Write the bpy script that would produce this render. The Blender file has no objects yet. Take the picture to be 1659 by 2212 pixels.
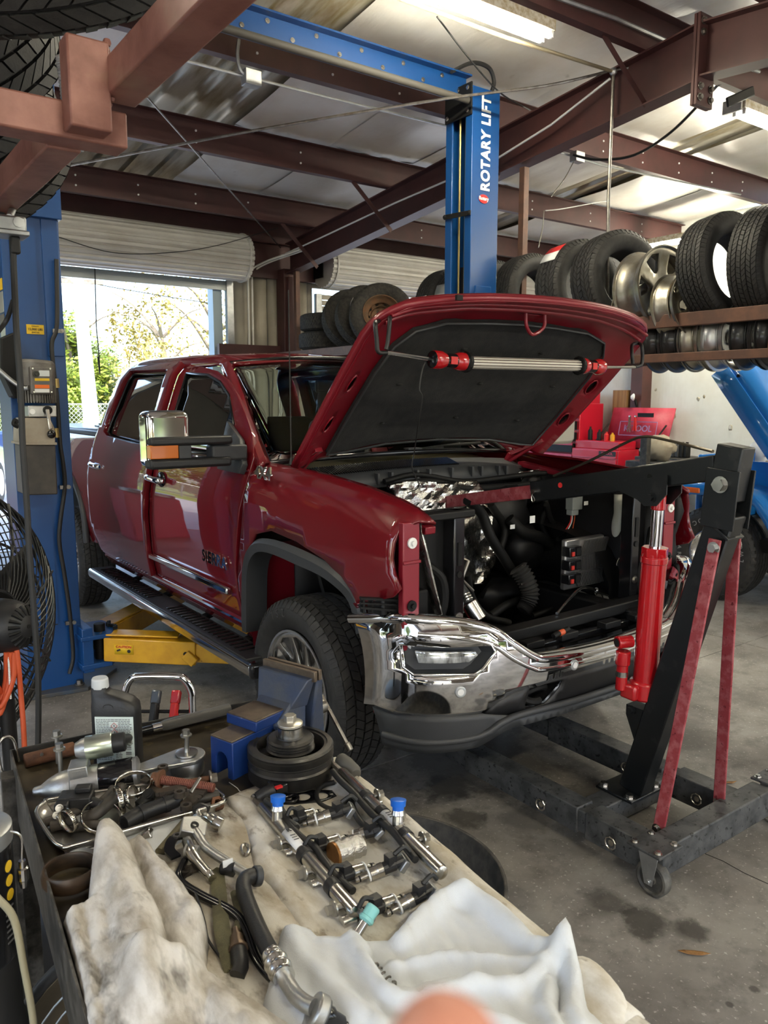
import bpy, bmesh, math, random
import numpy as np
from mathutils import Vector, Matrix, noise
from mathutils.geometry import delaunay_2d_cdt

SC = bpy.context.scene
COL = SC.collection
RND = random.Random(11)
PI = math.pi
V = Vector

# ------------------------------------------------------------------ camera
EYE = 1.668
YAW, PITCH = math.radians(36.05), math.radians(8.17)
FPX = 1700.0
W_PX, H_PX = 1659, 2212
cam_d = bpy.data.cameras.new('camera')
cam = bpy.data.objects.new('camera', cam_d)
COL.objects.link(cam)
cam.location = (0, 0, EYE)
cam.rotation_euler = (PI / 2 - PITCH, 0, -YAW)
cam_d.sensor_fit = 'VERTICAL'
cam_d.sensor_height = 36.0
cam_d.lens = FPX / H_PX * 36.0
cam_d.clip_start = 0.02
cam_d.clip_end = 400
SC.camera = cam
cam_d.dof.use_dof = True
cam_d.dof.focus_distance = 2.3
cam_d.dof.aperture_fstop = 12.0

# ------------------------------------------------------------------ sky, sun, exposure
world = bpy.data.worlds.new('world')
SC.world = world
world.use_nodes = True
wn = world.node_tree
wn.nodes.clear()
wo = wn.nodes.new('ShaderNodeOutputWorld')
wb = wn.nodes.new('ShaderNodeBackground')
sky = wn.nodes.new('ShaderNodeTexSky')
sky.sky_type = 'NISHITA'
sky.sun_disc = False
sky.sun_elevation = math.radians(48)
sky.sun_rotation = math.radians(200)
sky.air_density = 1.0
sky.dust_density = 3.0
sky.ozone_density = 1.0
wn.links.new(sky.outputs[0], wb.inputs[0])
wb.inputs[1].default_value = 1.25
wn.links.new(wb.outputs[0], wo.inputs[0])
sun_d = bpy.data.lights.new('sun', 'SUN')
sun_d.energy = 5.0
sun_d.angle = math.radians(1.0)
sun_d.color = (1.0, 0.95, 0.86)
sun = bpy.data.objects.new('sun', sun_d)
COL.objects.link(sun)
sun.rotation_euler = (math.radians(40), 0, math.radians(-35))

SC.view_settings.view_transform = 'Standard'
SC.view_settings.look = 'None'
SC.view_settings.exposure = 0.0
SC.view_settings.gamma = 1.0
SC.view_settings.use_curve_mapping = False
SC.cycles.use_denoising = True
SC.cycles.max_bounces = 7
SC.cycles.diffuse_bounces = 4
SC.cycles.glossy_bounces = 4
SC.cycles.transmission_bounces = 5
SC.cycles.transparent_max_bounces = 8
SC.cycles.sample_clamp_indirect = 6.0
SC.cycles.caustics_reflective = False
SC.cycles.caustics_refractive = False

# ------------------------------------------------------------------ measuring helpers: a sight line met with a known plane
_f = V((math.sin(YAW) * math.cos(PITCH), math.cos(YAW) * math.cos(PITCH), -math.sin(PITCH)))
_r = V((math.cos(YAW), -math.sin(YAW), 0))
_u = _r.cross(_f)
_c = V((0, 0, EYE))

def _ray(x, y):
    return _r * ((x - 829.5) / FPX) - _u * ((y - 1106) / FPX) + _f

def on_x(x, y, X):
    d = _ray(x, y); return _c + d * (X / d.x)

def on_y(x, y, Y):
    d = _ray(x, y); return _c + d * (Y / d.y)

def on_z(x, y, Z):
    d = _ray(x, y); return _c + d * ((Z - EYE) / d.z)

# ------------------------------------------------------------------ object helpers
PW = {}     # world matrix of the Empties

def thing(name, label, cat, loc=(0, 0, 0), group=None, kind=None):
    o = bpy.data.objects.new(name, None)
    COL.objects.link(o)
    o.location = loc
    o.empty_display_size = 0.05
    PW[o.name] = Matrix.Translation(V(loc))
    tag(o, label, cat, group, kind)
    return o

def tag(o, label=None, cat=None, group=None, kind=None):
    if label: o['label'] = label
    if cat: o['category'] = cat
    if group: o['group'] = group
    if kind: o['kind'] = kind
    return o

def adopt(o, parent):
    o.parent = parent
    if parent.name in PW:
        o.matrix_parent_inverse = PW[parent.name].inverted()

def copy_tree(o, parent=None):
    c = o.copy(); COL.objects.link(c)
    if parent is not None: c.parent = parent
    if o.name in PW: PW[c.name] = PW[o.name].copy()
    for ch in list(o.children): copy_tree(ch, c)
    return c

def smooth_mesh(me, ang):
    me.shade_smooth()
    me.set_sharp_from_angle(angle=math.radians(ang))

class MB:
    """collects shapes and links them as one mesh object"""
    def __init__(s):
        s.v = []; s.f = []
    def add(s, vs, fs, M=None):
        n = len(s.v)
        if M is not None: vs = [M @ V(p) for p in vs]
        s.v.extend([tuple(p) for p in vs])
        s.f.extend([tuple(i + n for i in f) for f in fs])
        return s
    def box(s, c, d, M=None, taper=1.0):
        x, y, z = (q / 2 for q in d)
        vs = []
        for k in (-1, 1):
            t = taper if k > 0 else 1
            vs += [(c[0] - x * t, c[1] - y * t, c[2] + k * z), (c[0] + x * t, c[1] - y * t, c[2] + k * z),
                   (c[0] + x * t, c[1] + y * t, c[2] + k * z), (c[0] - x * t, c[1] + y * t, c[2] + k * z)]
        return s.add(vs, [(3, 2, 1, 0), (4, 5, 6, 7), (0, 1, 5, 4), (1, 2, 6, 5), (2, 3, 7, 6), (3, 0, 4, 7)], M)
    def bar(s, p0, p1, w, h, up=(0, 0, 1)):
        p0, p1 = V(p0), V(p1); d = (p1 - p0)
        x = d.cross(V(up))
        if x.length < 1e-6: x = d.cross(V((1, 0, 0)))
        x.normalize(); y = x.cross(d).normalized()
        vs = []
        for p in (p0, p1):
            vs += [p - x * w / 2 - y * h / 2, p + x * w / 2 - y * h / 2, p + x * w / 2 + y * h / 2, p - x * w / 2 + y * h / 2]
        return s.add(vs, [(3, 2, 1, 0), (4, 5, 6, 7), (0, 1, 5, 4), (1, 2, 6, 5), (2, 3, 7, 6), (3, 0, 4, 7)])
    def tube(s, pts, r, n=8, closed=False):
        pts = [V(p) for p in pts]; m = len(pts)
        rs = r if isinstance(r, (list, tuple)) else [r] * m
        T = []
        for i in range(m):
            a = pts[i - 1] if (i > 0 or closed) else pts[i]
            b = pts[(i + 1) % m] if (i < m - 1 or closed) else pts[i]
            t = (b - a); T.append(t.normalized() if t.length > 1e-9 else V((0, 0, 1)))
        ref = V((0, 0, 1)) if abs(T[0].z) < .9 else V((1, 0, 0))
        nx = T[0].cross(ref).normalized()
        vs = []
        for i in range(m):
            nx = (nx - T[i] * nx.dot(T[i]))
            nx = nx.normalized() if nx.length > 1e-9 else T[i].orthogonal().normalized()
            ny = T[i].cross(nx)
            for k in range(n):
                a = 2 * PI * k / n
                vs.append(pts[i] + (nx * math.cos(a) + ny * math.sin(a)) * rs[i])
        fs = []
        for i in range(m if closed else m - 1):
            j = (i + 1) % m
            for k in range(n):
                l = (k + 1) % n
                fs.append((i * n + k, i * n + l, j * n + l, j * n + k))
        if not closed:
            fs.append(tuple(range(n - 1, -1, -1)))
            fs.append(tuple((m - 1) * n + k for k in range(n)))
        return s.add(vs, fs)
    def cyl(s, p0, p1, r0, r1=None, n=16):
        return s.tube([p0, p1], [r0, r0 if r1 is None else r1], n)
    def lathe(s, prof, n=32, M=None, closed=False, arc=2 * PI):
        full = abs(arc - 2 * PI) < 1e-6
        m = len(prof); st = n if full else n + 1
        vs = []
        for k in range(st):
            a = arc * k / n
            for (r, h) in prof: vs.append((r * math.cos(a), r * math.sin(a), h))
        fs = []
        for k in range(n):
            l = (k + 1) % st
            for i in range(m if closed else m - 1):
                j = (i + 1) % m
                fs.append((k * m + i, l * m + i, l * m + j, k * m + j))
        return s.add(vs, fs, M)
    def prism(s, poly, z0, z1, M=None):
        n = len(poly)
        vs = [(p[0], p[1], z0) for p in poly] + [(p[0], p[1], z1) for p in poly]
        fs = [tuple(range(n - 1, -1, -1)), tuple(range(n, 2 * n))]
        fs += [(i, (i + 1) % n, n + (i + 1) % n, n + i) for i in range(n)]
        return s.add(vs, fs, M)
    def grid(s, fn, nu, nv, cu=False, cv=False):
        vs = [fn(i / (nu if cu else nu - 1), j / (nv if cv else nv - 1)) for i in range(nu) for j in range(nv)]
        fs = []
        for i in range(nu if cu else nu - 1):
            for j in range(nv if cv else nv - 1):
                a, b = (i + 1) % nu, (j + 1) % nv
                fs.append((i * nv + j, a * nv + j, a * nv + b, i * nv + b))
        return s.add(vs, fs)
    def sheet(s, outline, fn, step=.05, holes=(), jitter=0):
        """2-D outline with holes, filled with a fine net and mapped to space by fn(a, b)"""
        pts = []; edges = []
        def ring(poly):
            n0 = len(pts); m = 0
            for i in range(len(poly)):
                a, b = V(poly[i]), V(poly[(i + 1) % len(poly)])
                k = max(1, int((b - a).length / step))
                for t in range(k):
                    pts.append(a.lerp(b, t / k)); m += 1
            edges.extend([(n0 + i, n0 + (i + 1) % m) for i in range(m)])
        ring(outline)
        for h in holes: ring(h)
        P = np.array([(p[0], p[1]) for p in pts])
        x0, y0 = P.min(0); x1, y1 = P.max(0)
        nx = max(1, int((x1 - x0) / step)); ny = max(1, int((y1 - y0) / step))
        gx, gy = np.meshgrid(x0 + (np.arange(nx) + .5) * (x1 - x0) / nx, y0 + (np.arange(ny) + .5) * (y1 - y0) / ny)
        G = np.c_[gx.ravel(), gy.ravel()]
        ins = np.zeros(len(G), bool)
        for a, b in edges:
            A, B = P[a], P[b]
            c = ((A[1] > G[:, 1]) != (B[1] > G[:, 1]))
            with np.errstate(divide='ignore', invalid='ignore'):
                xi = (B[0] - A[0]) * (G[:, 1] - A[1]) / (B[1] - A[1]) + A[0]
            ins ^= c & (G[:, 0] < xi)
        G = G[ins]
        if len(G):
            keep = np.ones(len(G), bool)
            for k in range(0, len(G), 512):
                d = np.hypot(G[k:k + 512, None, 0] - P[None, :, 0], G[k:k + 512, None, 1] - P[None, :, 1]).min(1)
                keep[k:k + 512] = d > step * .35
            G = G[keep]
        allp = [V(p) for p in pts] + [V((float(g[0]), float(g[1]))) for g in G]
        r = delaunay_2d_cdt(allp, edges, [], 0, 1e-6)
        Q = np.array([(p[0], p[1]) for p in r[0]]); T = np.array([f for f in r[2] if len(f) == 3])
        G = Q[T].mean(1); ins = np.zeros(len(G), bool)
        for a, b in edges:
            A, B = P[a], P[b]
            c = ((A[1] > G[:, 1]) != (B[1] > G[:, 1]))
            with np.errstate(divide='ignore', invalid='ignore'):
                xi = (B[0] - A[0]) * (G[:, 1] - A[1]) / (B[1] - A[1]) + A[0]
            ins ^= c & (G[:, 0] < xi)
        vs = [V(fn(p[0], p[1])) for p in r[0]]
        return s.add(vs, [tuple(int(i) for i in f) for f in T[ins]])
    def ball(s, c, r, n=12, sc=(1, 1, 1), M=None):
        m = n // 2
        prof = [(math.sin(PI * i / m), -math.cos(PI * i / m)) for i in range(m + 1)]
        vs = []; fs = []
        for i, (a, h) in enumerate(prof):
            for k in range(n):
                t = 2 * PI * k / n
                vs.append((c[0] + r * sc[0] * a * math.cos(t), c[1] + r * sc[1] * a * math.sin(t), c[2] + r * sc[2] * h))
        for i in range(m):
            for k in range(n):
                l = (k + 1) % n
                fs.append((i * n + k, i * n + l, (i + 1) * n + l, (i + 1) * n + k))
        return s.add(vs, fs, M)
    def hexbolt(s, p, d, r=.009, h=.007, washer=1.5, shaft=0):
        d = V(d).normalized(); p = V(p)
        if washer: s.cyl(p, p + d * h * .3, r * washer, n=14)
        s.cyl(p + d * h * .3, p + d * h * 1.3, r, n=6)
        if shaft: s.cyl(p - d * shaft, p, r * .55, n=10)
        return s
    def mesh(s, name, weld=False):
        me = bpy.data.meshes.new(name)
        me.from_pydata(s.v, [], s.f)
        bm = bmesh.new(); bm.from_mesh(me)
        if weld: bmesh.ops.remove_doubles(bm, verts=bm.verts, dist=weld)
        bmesh.ops.recalc_face_normals(bm, faces=bm.faces)
        bm.to_mesh(me); bm.free()
        return me
    def build(s, name, mat, parent=None, smooth=35, bevel=0, solid=0, sub=0, label=None, cat=None, group=None, kind=None, weld=False, off=-1, seg=2):
        me = s.mesh(name, weld)
        o = bpy.data.objects.new(name, me)
        COL.objects.link(o)
        if mat: me.materials.append(mat)
        if smooth: smooth_mesh(me, smooth)
        if solid:
            m = o.modifiers.new('solid', 'SOLIDIFY'); m.thickness = solid; m.offset = off
        if bevel:
            m = o.modifiers.new('bevel', 'BEVEL'); m.width = bevel; m.segments = seg; m.limit_method = 'ANGLE'; m.angle_limit = math.radians(40)
            m.harden_normals = False
        if sub:
            m = o.modifiers.new('sub', 'SUBSURF'); m.levels = sub; m.render_levels = sub
        if parent is not None: adopt(o, parent)
        tag(o, label, cat, group, kind)
        return o

def bez(pts, n=8):
    """smooth curve through the points"""
    P = [V(p) for p in pts]; out = []
    for i in range(len(P) - 1):
        a = P[i - 1] if i else P[0] * 2 - P[1]
        b, c = P[i], P[i + 1]
        d = P[i + 2] if i + 2 < len(P) else P[-1] * 2 - P[-2]
        for k in range(n):
            t = k / n
            out.append(.5 * ((2 * b) + (c - a) * t + (2 * a - 5 * b + 4 * c - d) * t * t + (3 * b - a - 3 * c + d) * t ** 3))
    out.append(P[-1])
    return out

def sag(a, b, drop, n=16):
    a, b = V(a), V(b)
    return [a.lerp(b, i / n) - V((0, 0, drop * 4 * (i / n) * (1 - i / n))) for i in range(n + 1)]

def fr(origin, x, z):
    """matrix with local x and z axes along the given directions"""
    z = V(z).normalized(); x = V(x); x = (x - z * x.dot(z)).normalized(); y = z.cross(x)
    M = Matrix((x, y, z)).transposed().to_4x4(); M.translation = V(origin)
    return M

def text(body, size, M, mat, parent, name='lettering', extrude=.001, offset=0, spacing=1, align='CENTER', xs=1):
    cu = bpy.data.curves.new(name, 'FONT')
    cu.body = body; cu.size = size; cu.extrude = extrude; cu.offset = offset
    cu.space_character = spacing; cu.align_x = align; cu.align_y = 'CENTER'; cu.resolution_u = 3
    fo = bpy.data.objects.new('font', cu)
    me = bpy.data.meshes.new_from_object(fo); bpy.data.objects.remove(fo); bpy.data.curves.remove(cu)
    me.name = name; me.materials.clear(); me.materials.append(mat)
    o = bpy.data.objects.new(name, me); COL.objects.link(o)
    o.matrix_world = M @ Matrix.Diagonal((xs, 1, 1, 1))
    if parent is not None:
        mw = o.matrix_basis.copy()
        adopt(o, parent); o.matrix_basis = mw
    return o

# ------------------------------------------------------------------ materials
MATS = {}
def mat(name, col, rough=.5, metal=0, coat=0, spec=.5, noise_col=None, scale=8, detail=5, fac=(.4, .65), bump=0, bscale=60, trans=0, emit=0, alpha=1,
        ior=1.45, sheen=0, stretch=(1, 1, 1), rough2=None, col3=None, scale3=30, fac3=(.58, .66), coat_rough=.04, bstretch=None):
    m = bpy.data.materials.new(name); m.use_nodes = True
    nt = m.node_tree; b = nt.nodes['Principled BSDF']
    b.inputs['Base Color'].default_value = (*col, 1)
    b.inputs['Roughness'].default_value = rough
    b.inputs['Metallic'].default_value = metal
    b.inputs['Coat Weight'].default_value = coat
    b.inputs['Coat Roughness'].default_value = coat_rough
    b.inputs['Specular IOR Level'].default_value = spec
    b.inputs['IOR'].default_value = ior
    b.inputs['Transmission Weight'].default_value = trans
    b.inputs['Sheen Weight'].default_value = sheen
    if emit:
        b.inputs['Emission Color'].default_value = (*col, 1); b.inputs['Emission Strength'].default_value = emit
    if noise_col or bump or col3:
        tc = nt.nodes.new('ShaderNodeTexCoord')
    def nz(sc, det, st):
        mp = nt.nodes.new('ShaderNodeMapping'); mp.inputs['Scale'].default_value = st
        nt.links.new(tc.outputs['Object'], mp.inputs[0])
        n = nt.nodes.new('ShaderNodeTexNoise'); n.inputs['Scale'].default_value = sc; n.inputs['Detail'].default_value = det
        n.inputs['Roughness'].default_value = .6
        nt.links.new(mp.outputs[0], n.inputs['Vector'])
        return n
    last = None
    if noise_col:
        n = nz(scale, detail, stretch)
        r = nt.nodes.new('ShaderNodeValToRGB')
        r.color_ramp.elements[0].position = fac[0]; r.color_ramp.elements[1].position = fac[1]
        r.color_ramp.elements[0].color = (*col, 1); r.color_ramp.elements[1].color = (*noise_col, 1)
        nt.links.new(n.outputs['Fac'], r.inputs[0]); last = r.outputs[0]
        if rough2 is not None:
            mr = nt.nodes.new('ShaderNodeMapRange')
            mr.inputs[1].default_value = fac[0]; mr.inputs[2].default_value = fac[1]
            mr.inputs[3].default_value = rough; mr.inputs[4].default_value = rough2
            nt.links.new(n.outputs['Fac'], mr.inputs[0]); nt.links.new(mr.outputs[0], b.inputs['Roughness'])
    if col3:
        n3 = nz(scale3, 4, stretch)
        r3 = nt.nodes.new('ShaderNodeValToRGB')
        r3.color_ramp.elements[0].position = fac3[0]; r3.color_ramp.elements[1].position = fac3[1]
        r3.color_ramp.elements[0].color = (0, 0, 0, 1); r3.color_ramp.elements[1].color = (1, 1, 1, 1)
        nt.links.new(n3.outputs['Fac'], r3.inputs[0])
        mx = nt.nodes.new('ShaderNodeMix'); mx.data_type = 'RGBA'
        nt.links.new(r3.outputs[0], mx.inputs[0])
        if last: nt.links.new(last, mx.inputs[6])
        else: mx.inputs[6].default_value = (*col, 1)
        mx.inputs[7].default_value = (*col3, 1); last = mx.outputs[2]
    if last: nt.links.new(last, b.inputs['Base Color'])
    if bump:
        nb = nz(bscale, 4, bstretch or (1, 1, 1))
        bp = nt.nodes.new('ShaderNodeBump'); bp.inputs['Strength'].default_value = bump; bp.inputs['Distance'].default_value = .004
        nt.links.new(nb.outputs['Fac'], bp.inputs['Height']); nt.links.new(bp.outputs[0], b.inputs['Normal'])
    MATS[name] = m
    return m

M_paint = mat('red truck paint', (.125, .0022, .0065), .5, .0, coat=1, spec=.15, noise_col=(.135, .0026, .0075), scale=3, coat_rough=.02)
M_paint_in = mat('red inner paint', (.21, .007, .017), .42, .15, coat=.35, coat_rough=.2)
M_chrome = mat('chrome', (.78, .78, .77), .06, 1)
M_chrome_soft = mat('dulled chrome', (.62, .62, .60), .14, 1, noise_col=(.5, .5, .49), scale=4)
M_blackp = mat('black plastic', (.012, .012, .013), .45, bump=.15, bscale=300)
M_blackg = mat('gloss black', (.008, .008, .009), .16)
M_greyp = mat('charcoal plastic', (.035, .037, .04), .5, bump=.1, bscale=300)
M_liner = mat('hood insulation felt', (.014, .014, .015), .95, bump=.5, bscale=160, noise_col=(.022, .022, .022), scale=20)
M_dark = mat('dark void steel', (.005, .005, .005), .6, spec=.3)
M_rubber = mat('tire rubber', (.016, .016, .016), .62, noise_col=(.028, .027, .026), scale=25, bump=.2, bscale=200)
M_rubber_dusty = mat('dusty tire rubber', (.02, .019, .018), .8, noise_col=(.05, .045, .038), scale=30, bump=.2, bscale=200)
M_alum = mat('cast aluminium', (.52, .52, .5), .42, 1, noise_col=(.38, .38, .37), scale=14, bump=.15, bscale=240)
M_alum_b = mat('machined aluminium', (.72, .71, .68), .22, 1, noise_col=(.6, .59, .56), scale=10)
M_alloy = mat('alloy wheel silver', (.5, .5, .5), .3, .9, coat=.4)
M_steel = mat('bright steel', (.6, .58, .53), .25, 1, noise_col=(.45, .43, .39), scale=20)
M_steeld = mat('dull steel', (.26, .25, .23), .42, 1, noise_col=(.16, .14, .12), scale=18)
M_rust = mat('rust', (.16, .07, .035), .85, .2, noise_col=(.07, .035, .022), scale=22, bump=.5, bscale=120)
M_rustwheel = mat('rusted steel wheel', (.14, .09, .055), .7, .4, noise_col=(.2, .1, .05), scale=14)
M_maroon = mat('maroon primer steel', (.075, .028, .026), .5, .1, noise_col=(.058, .024, .022), scale=4, bump=.05, bscale=40)
M_tube = mat('rust red rack tube', (.30, .135, .105), .48, .1, noise_col=(.20, .08, .06), scale=11, bump=.12, bscale=60, col3=(.30, .17, .12), scale3=6, fac3=(.55, .7))
M_rackrail = mat('brown rack rail', (.10, .055, .042), .55, .2, noise_col=(.15, .075, .05), scale=12)
M_blue = mat('lift blue', (.005, .052, .19), .38, .05, coat=.15, coat_rough=.2, bump=.06, bscale=200)
M_yellow = mat('lift arm yellow', (.62, .33, .012), .38, 0, coat=.4, coat_rough=.15, noise_col=(.52, .26, .01), scale=12, col3=(.12, .07, .02), scale3=22, fac3=(.68, .74))
M_hoist = mat('hoist black', (.006, .007, .008), .36, .1, coat=.12, coat_rough=.2, col3=(.015, .015, .016), scale3=18)
M_hoistdust = mat('dusty hoist black', (.028, .03, .032), .55, .1, noise_col=(.075, .078, .08), scale=14, fac=(.35, .62), col3=(.008, .008, .009), scale3=48, fac3=(.6, .63))
M_brace = mat('hoist brace red', (.27, .04, .05), .45, .1, noise_col=(.36, .10, .11), scale=30, fac=(.45, .6), col3=(.13, .012, .018), scale3=55, fac3=(.62, .66))
M_ram = mat('jack red', (.42, .008, .012), .22, 0, coat=1)
M_jeep = mat('jeep blue', (.008, .17, .56), .3, 0, coat=.8)
M_toolred = mat('tool chest red', (.48, .012, .03), .28, 0, coat=.4)
M_toolpink = mat('faded tool chest red', (.52, .055, .10), .45, 0, noise_col=(.42, .03, .06), scale=8)
M_white = mat('white', (.8, .8, .78), .5)
M_print = mat('white print', (.75, .75, .73), .6)
M_ink = mat('black ink', (.01, .01, .01), .6)
M_inkgrey = mat('grey ink', (.12, .12, .12), .6)
M_redink = mat('red ink', (.55, .02, .02), .5)
M_labelyel = mat('yellow label', (.75, .48, .02), .5)
M_labelorg = mat('orange label', (.8, .16, .02), .5)
M_silverlab = mat('silver label', (.5, .52, .52), .35, .6)
M_glass = mat('clear glass', (.85, .92, .9), .0, 0, trans=1, ior=1.1)
M_orange = mat('orange cord', (.55, .09, .03), .5)
M_cordblack = mat('black cord', (.012, .012, .012), .5)
M_blueplug = mat('blue plug', (.01, .12, .55), .35)
M_tealplug = mat('teal plug', (.22, .52, .5), .4)
M_visegrey = mat('vise blue grey', (.035, .05, .095), .5, .2, noise_col=(.07, .075, .085), scale=9, bump=.2, bscale=120)
M_visesteel = mat('vise worn steel', (.21, .165, .12), .42, .8, noise_col=(.12, .09, .07), scale=16)
M_visenav = mat('vise bright blue', (.008, .03, .14), .38, .05, coat=.3)
M_cartblack = mat('cart black', (.02, .019, .017), .55, .1, noise_col=(.05, .045, .04), scale=20, bump=.1)
M_greasy = mat('greasy tray', (.07, .055, .033), .5, .1, noise_col=(.02, .016, .012), scale=7, fac=(.35, .62), rough2=.3, col3=(.1, .075, .035), scale3=26)
M_galv = mat('galvanised steel', (.45, .46, .46), .42, .9, noise_col=(.36, .37, .37), scale=16)
M_amber = mat('amber lens', (.55, .14, .008), .3, 0, coat=.4)
M_tub = mat('black tub', (.012, .012, .012), .6, noise_col=(.04, .037, .033), scale=20)
# ================================================================== SETTING
XL, XR, YB, YF = -5.0, 10.3, 9.3, -5.0
RIDGE, SL = 3.35, 0.099
def z_raf(y): return 4.17 - SL * abs(y - RIDGE)          # top of the main frame, underside of the purlins
PD = .25                                                  # purlin depth

def concrete(name, base, light, stains=(), wet=.55):
    m = mat(name, base, .62, noise_col=light, scale=1.6, detail=12, fac=(.36, .66), bump=.16, bscale=45, rough2=.5)
    nt = m.node_tree; b = nt.nodes['Principled BSDF']
    link = [l for l in nt.links if l.to_socket == b.inputs['Base Color']][0]
    cur = link.from_socket
    tc = [n for n in nt.nodes if n.type == 'TEX_COORD'][0]
    def mixin(fac, col, cur):
        mx = nt.nodes.new('ShaderNodeMix'); mx.data_type = 'RGBA'
        nt.links.new(fac, mx.inputs[0]); nt.links.new(cur, mx.inputs[6]); mx.inputs[7].default_value = (*col, 1)
        return mx.outputs[2]
    def ramp(src, a, c, lo=0, hi=1):
        r = nt.nodes.new('ShaderNodeMapRange'); r.inputs[1].default_value = a; r.inputs[2].default_value = c
        r.inputs[3].default_value = lo; r.inputs[4].default_value = hi
        nt.links.new(src, r.inputs[0]); return r.outputs[0]
    n = nt.nodes.new('ShaderNodeTexNoise'); n.inputs['Scale'].default_value = 7; n.inputs['Detail'].default_value = 8; n.inputs['Roughness'].default_value = .7
    nt.links.new(tc.outputs['Object'], n.inputs['Vector'])
    cur = mixin(ramp(n.outputs['Fac'], .50, .74, 0, .8), tuple(c * .45 for c in base), cur)
    n2 = nt.nodes.new('ShaderNodeTexNoise'); n2.inputs['Scale'].default_value = 70; n2.inputs['Detail'].default_value = 3
    nt.links.new(tc.outputs['Object'], n2.inputs['Vector'])
    cur = mixin(ramp(n2.outputs['Fac'], .62, .72, 0, .55), tuple(min(1, c * 1.9) for c in light), cur)
    for (x, y, r, a) in stains:                            # oil spots where they lie
        mp = nt.nodes.new('ShaderNodeVectorMath'); mp.operation = 'SUBTRACT'; mp.inputs[1].default_value = (x, y, 0)
        nt.links.new(tc.outputs['Object'], mp.inputs[0])
        ln = nt.nodes.new('ShaderNodeVectorMath'); ln.operation = 'LENGTH'; nt.links.new(mp.outputs[0], ln.inputs[0])
        ad = nt.nodes.new('ShaderNodeMath'); ad.operation = 'MULTIPLY_ADD'
        nt.links.new(n.outputs['Fac'], ad.inputs[0]); ad.inputs[1].default_value = r * 2.2; nt.links.new(ln.outputs['Value'], ad.inputs[2])
        cur = mixin(ramp(ad.outputs[0], r * 2.05, r * 1.65, 0, a), tuple(c * .28 for c in base), cur)
    nt.links.new(cur, b.inputs['Base Color'])
    return m

M_floor = concrete('stained concrete', (.125, .113, .098), (.30, .28, .25),
                   [(2.05, 1.38, .10, .85), (2.12, 1.28, .07, .8), (2.02, 1.52, .09, .7), (2.27, 1.62, .06, .5), (2.10, 2.42, .14, .9), (2.0, 2.2, .10, .8),
                    (2.4, 2.6, .5, .75), (2.6, 3.6, .7, .7), (2.2, 2.05, .12, .5), (1.94, 1.03, .016, .8), (2.05, 1.02, .02, .8), (2.6, 1.95, .22, .6), (3.4, 2.2, .25, .4), (1.2, 3.6, .4, .45)])
M_apron = concrete('outdoor concrete', (.42, .41, .39), (.5, .49, .47))
M_insul = mat('white vinyl insulation', (.80, .78, .72), .36, noise_col=(.72, .68, .60), scale=2.2, bump=.55, bscale=7, bstretch=(3.2, .7, 1), col3=(.40, .36, .28), scale3=3.5, fac3=(.68, .82))
M_corr = mat('weathered roof sheet', (.52, .49, .40), .36, .5, noise_col=(.27, .215, .11), scale=3, stretch=(3, .5, 1), bump=.1)
M_wallbeige = mat('beige wall sheet', (.42, .38, .30), .55, noise_col=(.36, .32, .25), scale=3)
M_doorwhite = mat('white door curtain', (.68, .66, .62), .45, .1, noise_col=(.6, .57, .52), scale=3)
M_doorgrey = mat('grey door bar', (.32, .34, .34), .45, .5)
M_wallins = mat('white wall insulation', (.68, .70, .68), .4, noise_col=(.60, .60, .56), scale=1.5, bump=1.6, bscale=6, bstretch=(2, 4, .3), col3=(.32, .25, .17), scale3=5, fac3=(.72, .8))

floor = MB().box(((XL + XR) / 2, (YF + YB) / 2, -.08), (XR - XL, YB - YF, .12)).build('floor', M_floor, kind='structure')
xs = [XL, -1.9, 5.1, XR]; ys = [YF, -.9, 2.78, 6.1, YB]
for i in range(3):
    for j in range(4):
        g = .003
        MB().box(((xs[i] + xs[i + 1]) / 2, (ys[j] + ys[j + 1]) / 2, -.01), (xs[i + 1] - xs[i] - 2 * g, ys[j + 1] - ys[j] - 2 * g, .02)).build('slab', M_floor, floor, bevel=.002)
# a hairline crack by the hoist
cr = [on_z(1523, 1844, .0012), on_z(1562, 1860, .0012), on_z(1608, 1886, .0012), on_z(1659, 1909, .0012), on_z(1720, 1942, .0012)]
MB().tube(cr, .0011, 4).build('crack', M_dark, floor)

# ------------------------------------------------------------------ roof: ribbed sheet, insulation blankets, purlins, main frame
def ribbed(x0, x1, pitch=.305, h=.032):
    pts = []; x = x0
    while x < x1 - .01:
        for dx, dz in ((0, 0), (.16, 0), (.185, h), (.245, h), (.27, 0)):
            if x + dx < x1: pts.append((x + dx, dz))
        x += pitch
    pts.append((x1, 0)); return pts
ceiling = MB()
rp = ribbed(XL, XR)
for (ya, yb) in ((YB, RIDGE), (RIDGE, YF)):
    n = len(rp)
    vs = [(x, ya, z_raf(ya) + PD + .075 + dz) for x, dz in rp] + [(x, yb, z_raf(yb) + PD + .075 + dz) for x, dz in rp]
    ceiling.add(vs, [(i, i + 1, n + i + 1, n + i) for i in range(n - 1)])
ceiling = ceiling.build('ceiling', M_corr, smooth=20, solid=.004, off=1, kind='structure')
purl_y = [9.15, 8.36, 6.88, 5.30, 3.80, 2.90, 1.4, -.1, -1.6, -3.1, -4.6]
strips = [(-5, -3.7), (-3.7, -2.5), (-2.5, -1.3), (-1.3, -.1), (-.1, 1.1), (1.1, 2.3), (3.36, 4.35), (4.35, 5.4), (5.4, 6.45), (6.45, 7.45), (7.97, 9.1), (9.1, 10.3)]
rb = random.Random(3)
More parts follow.
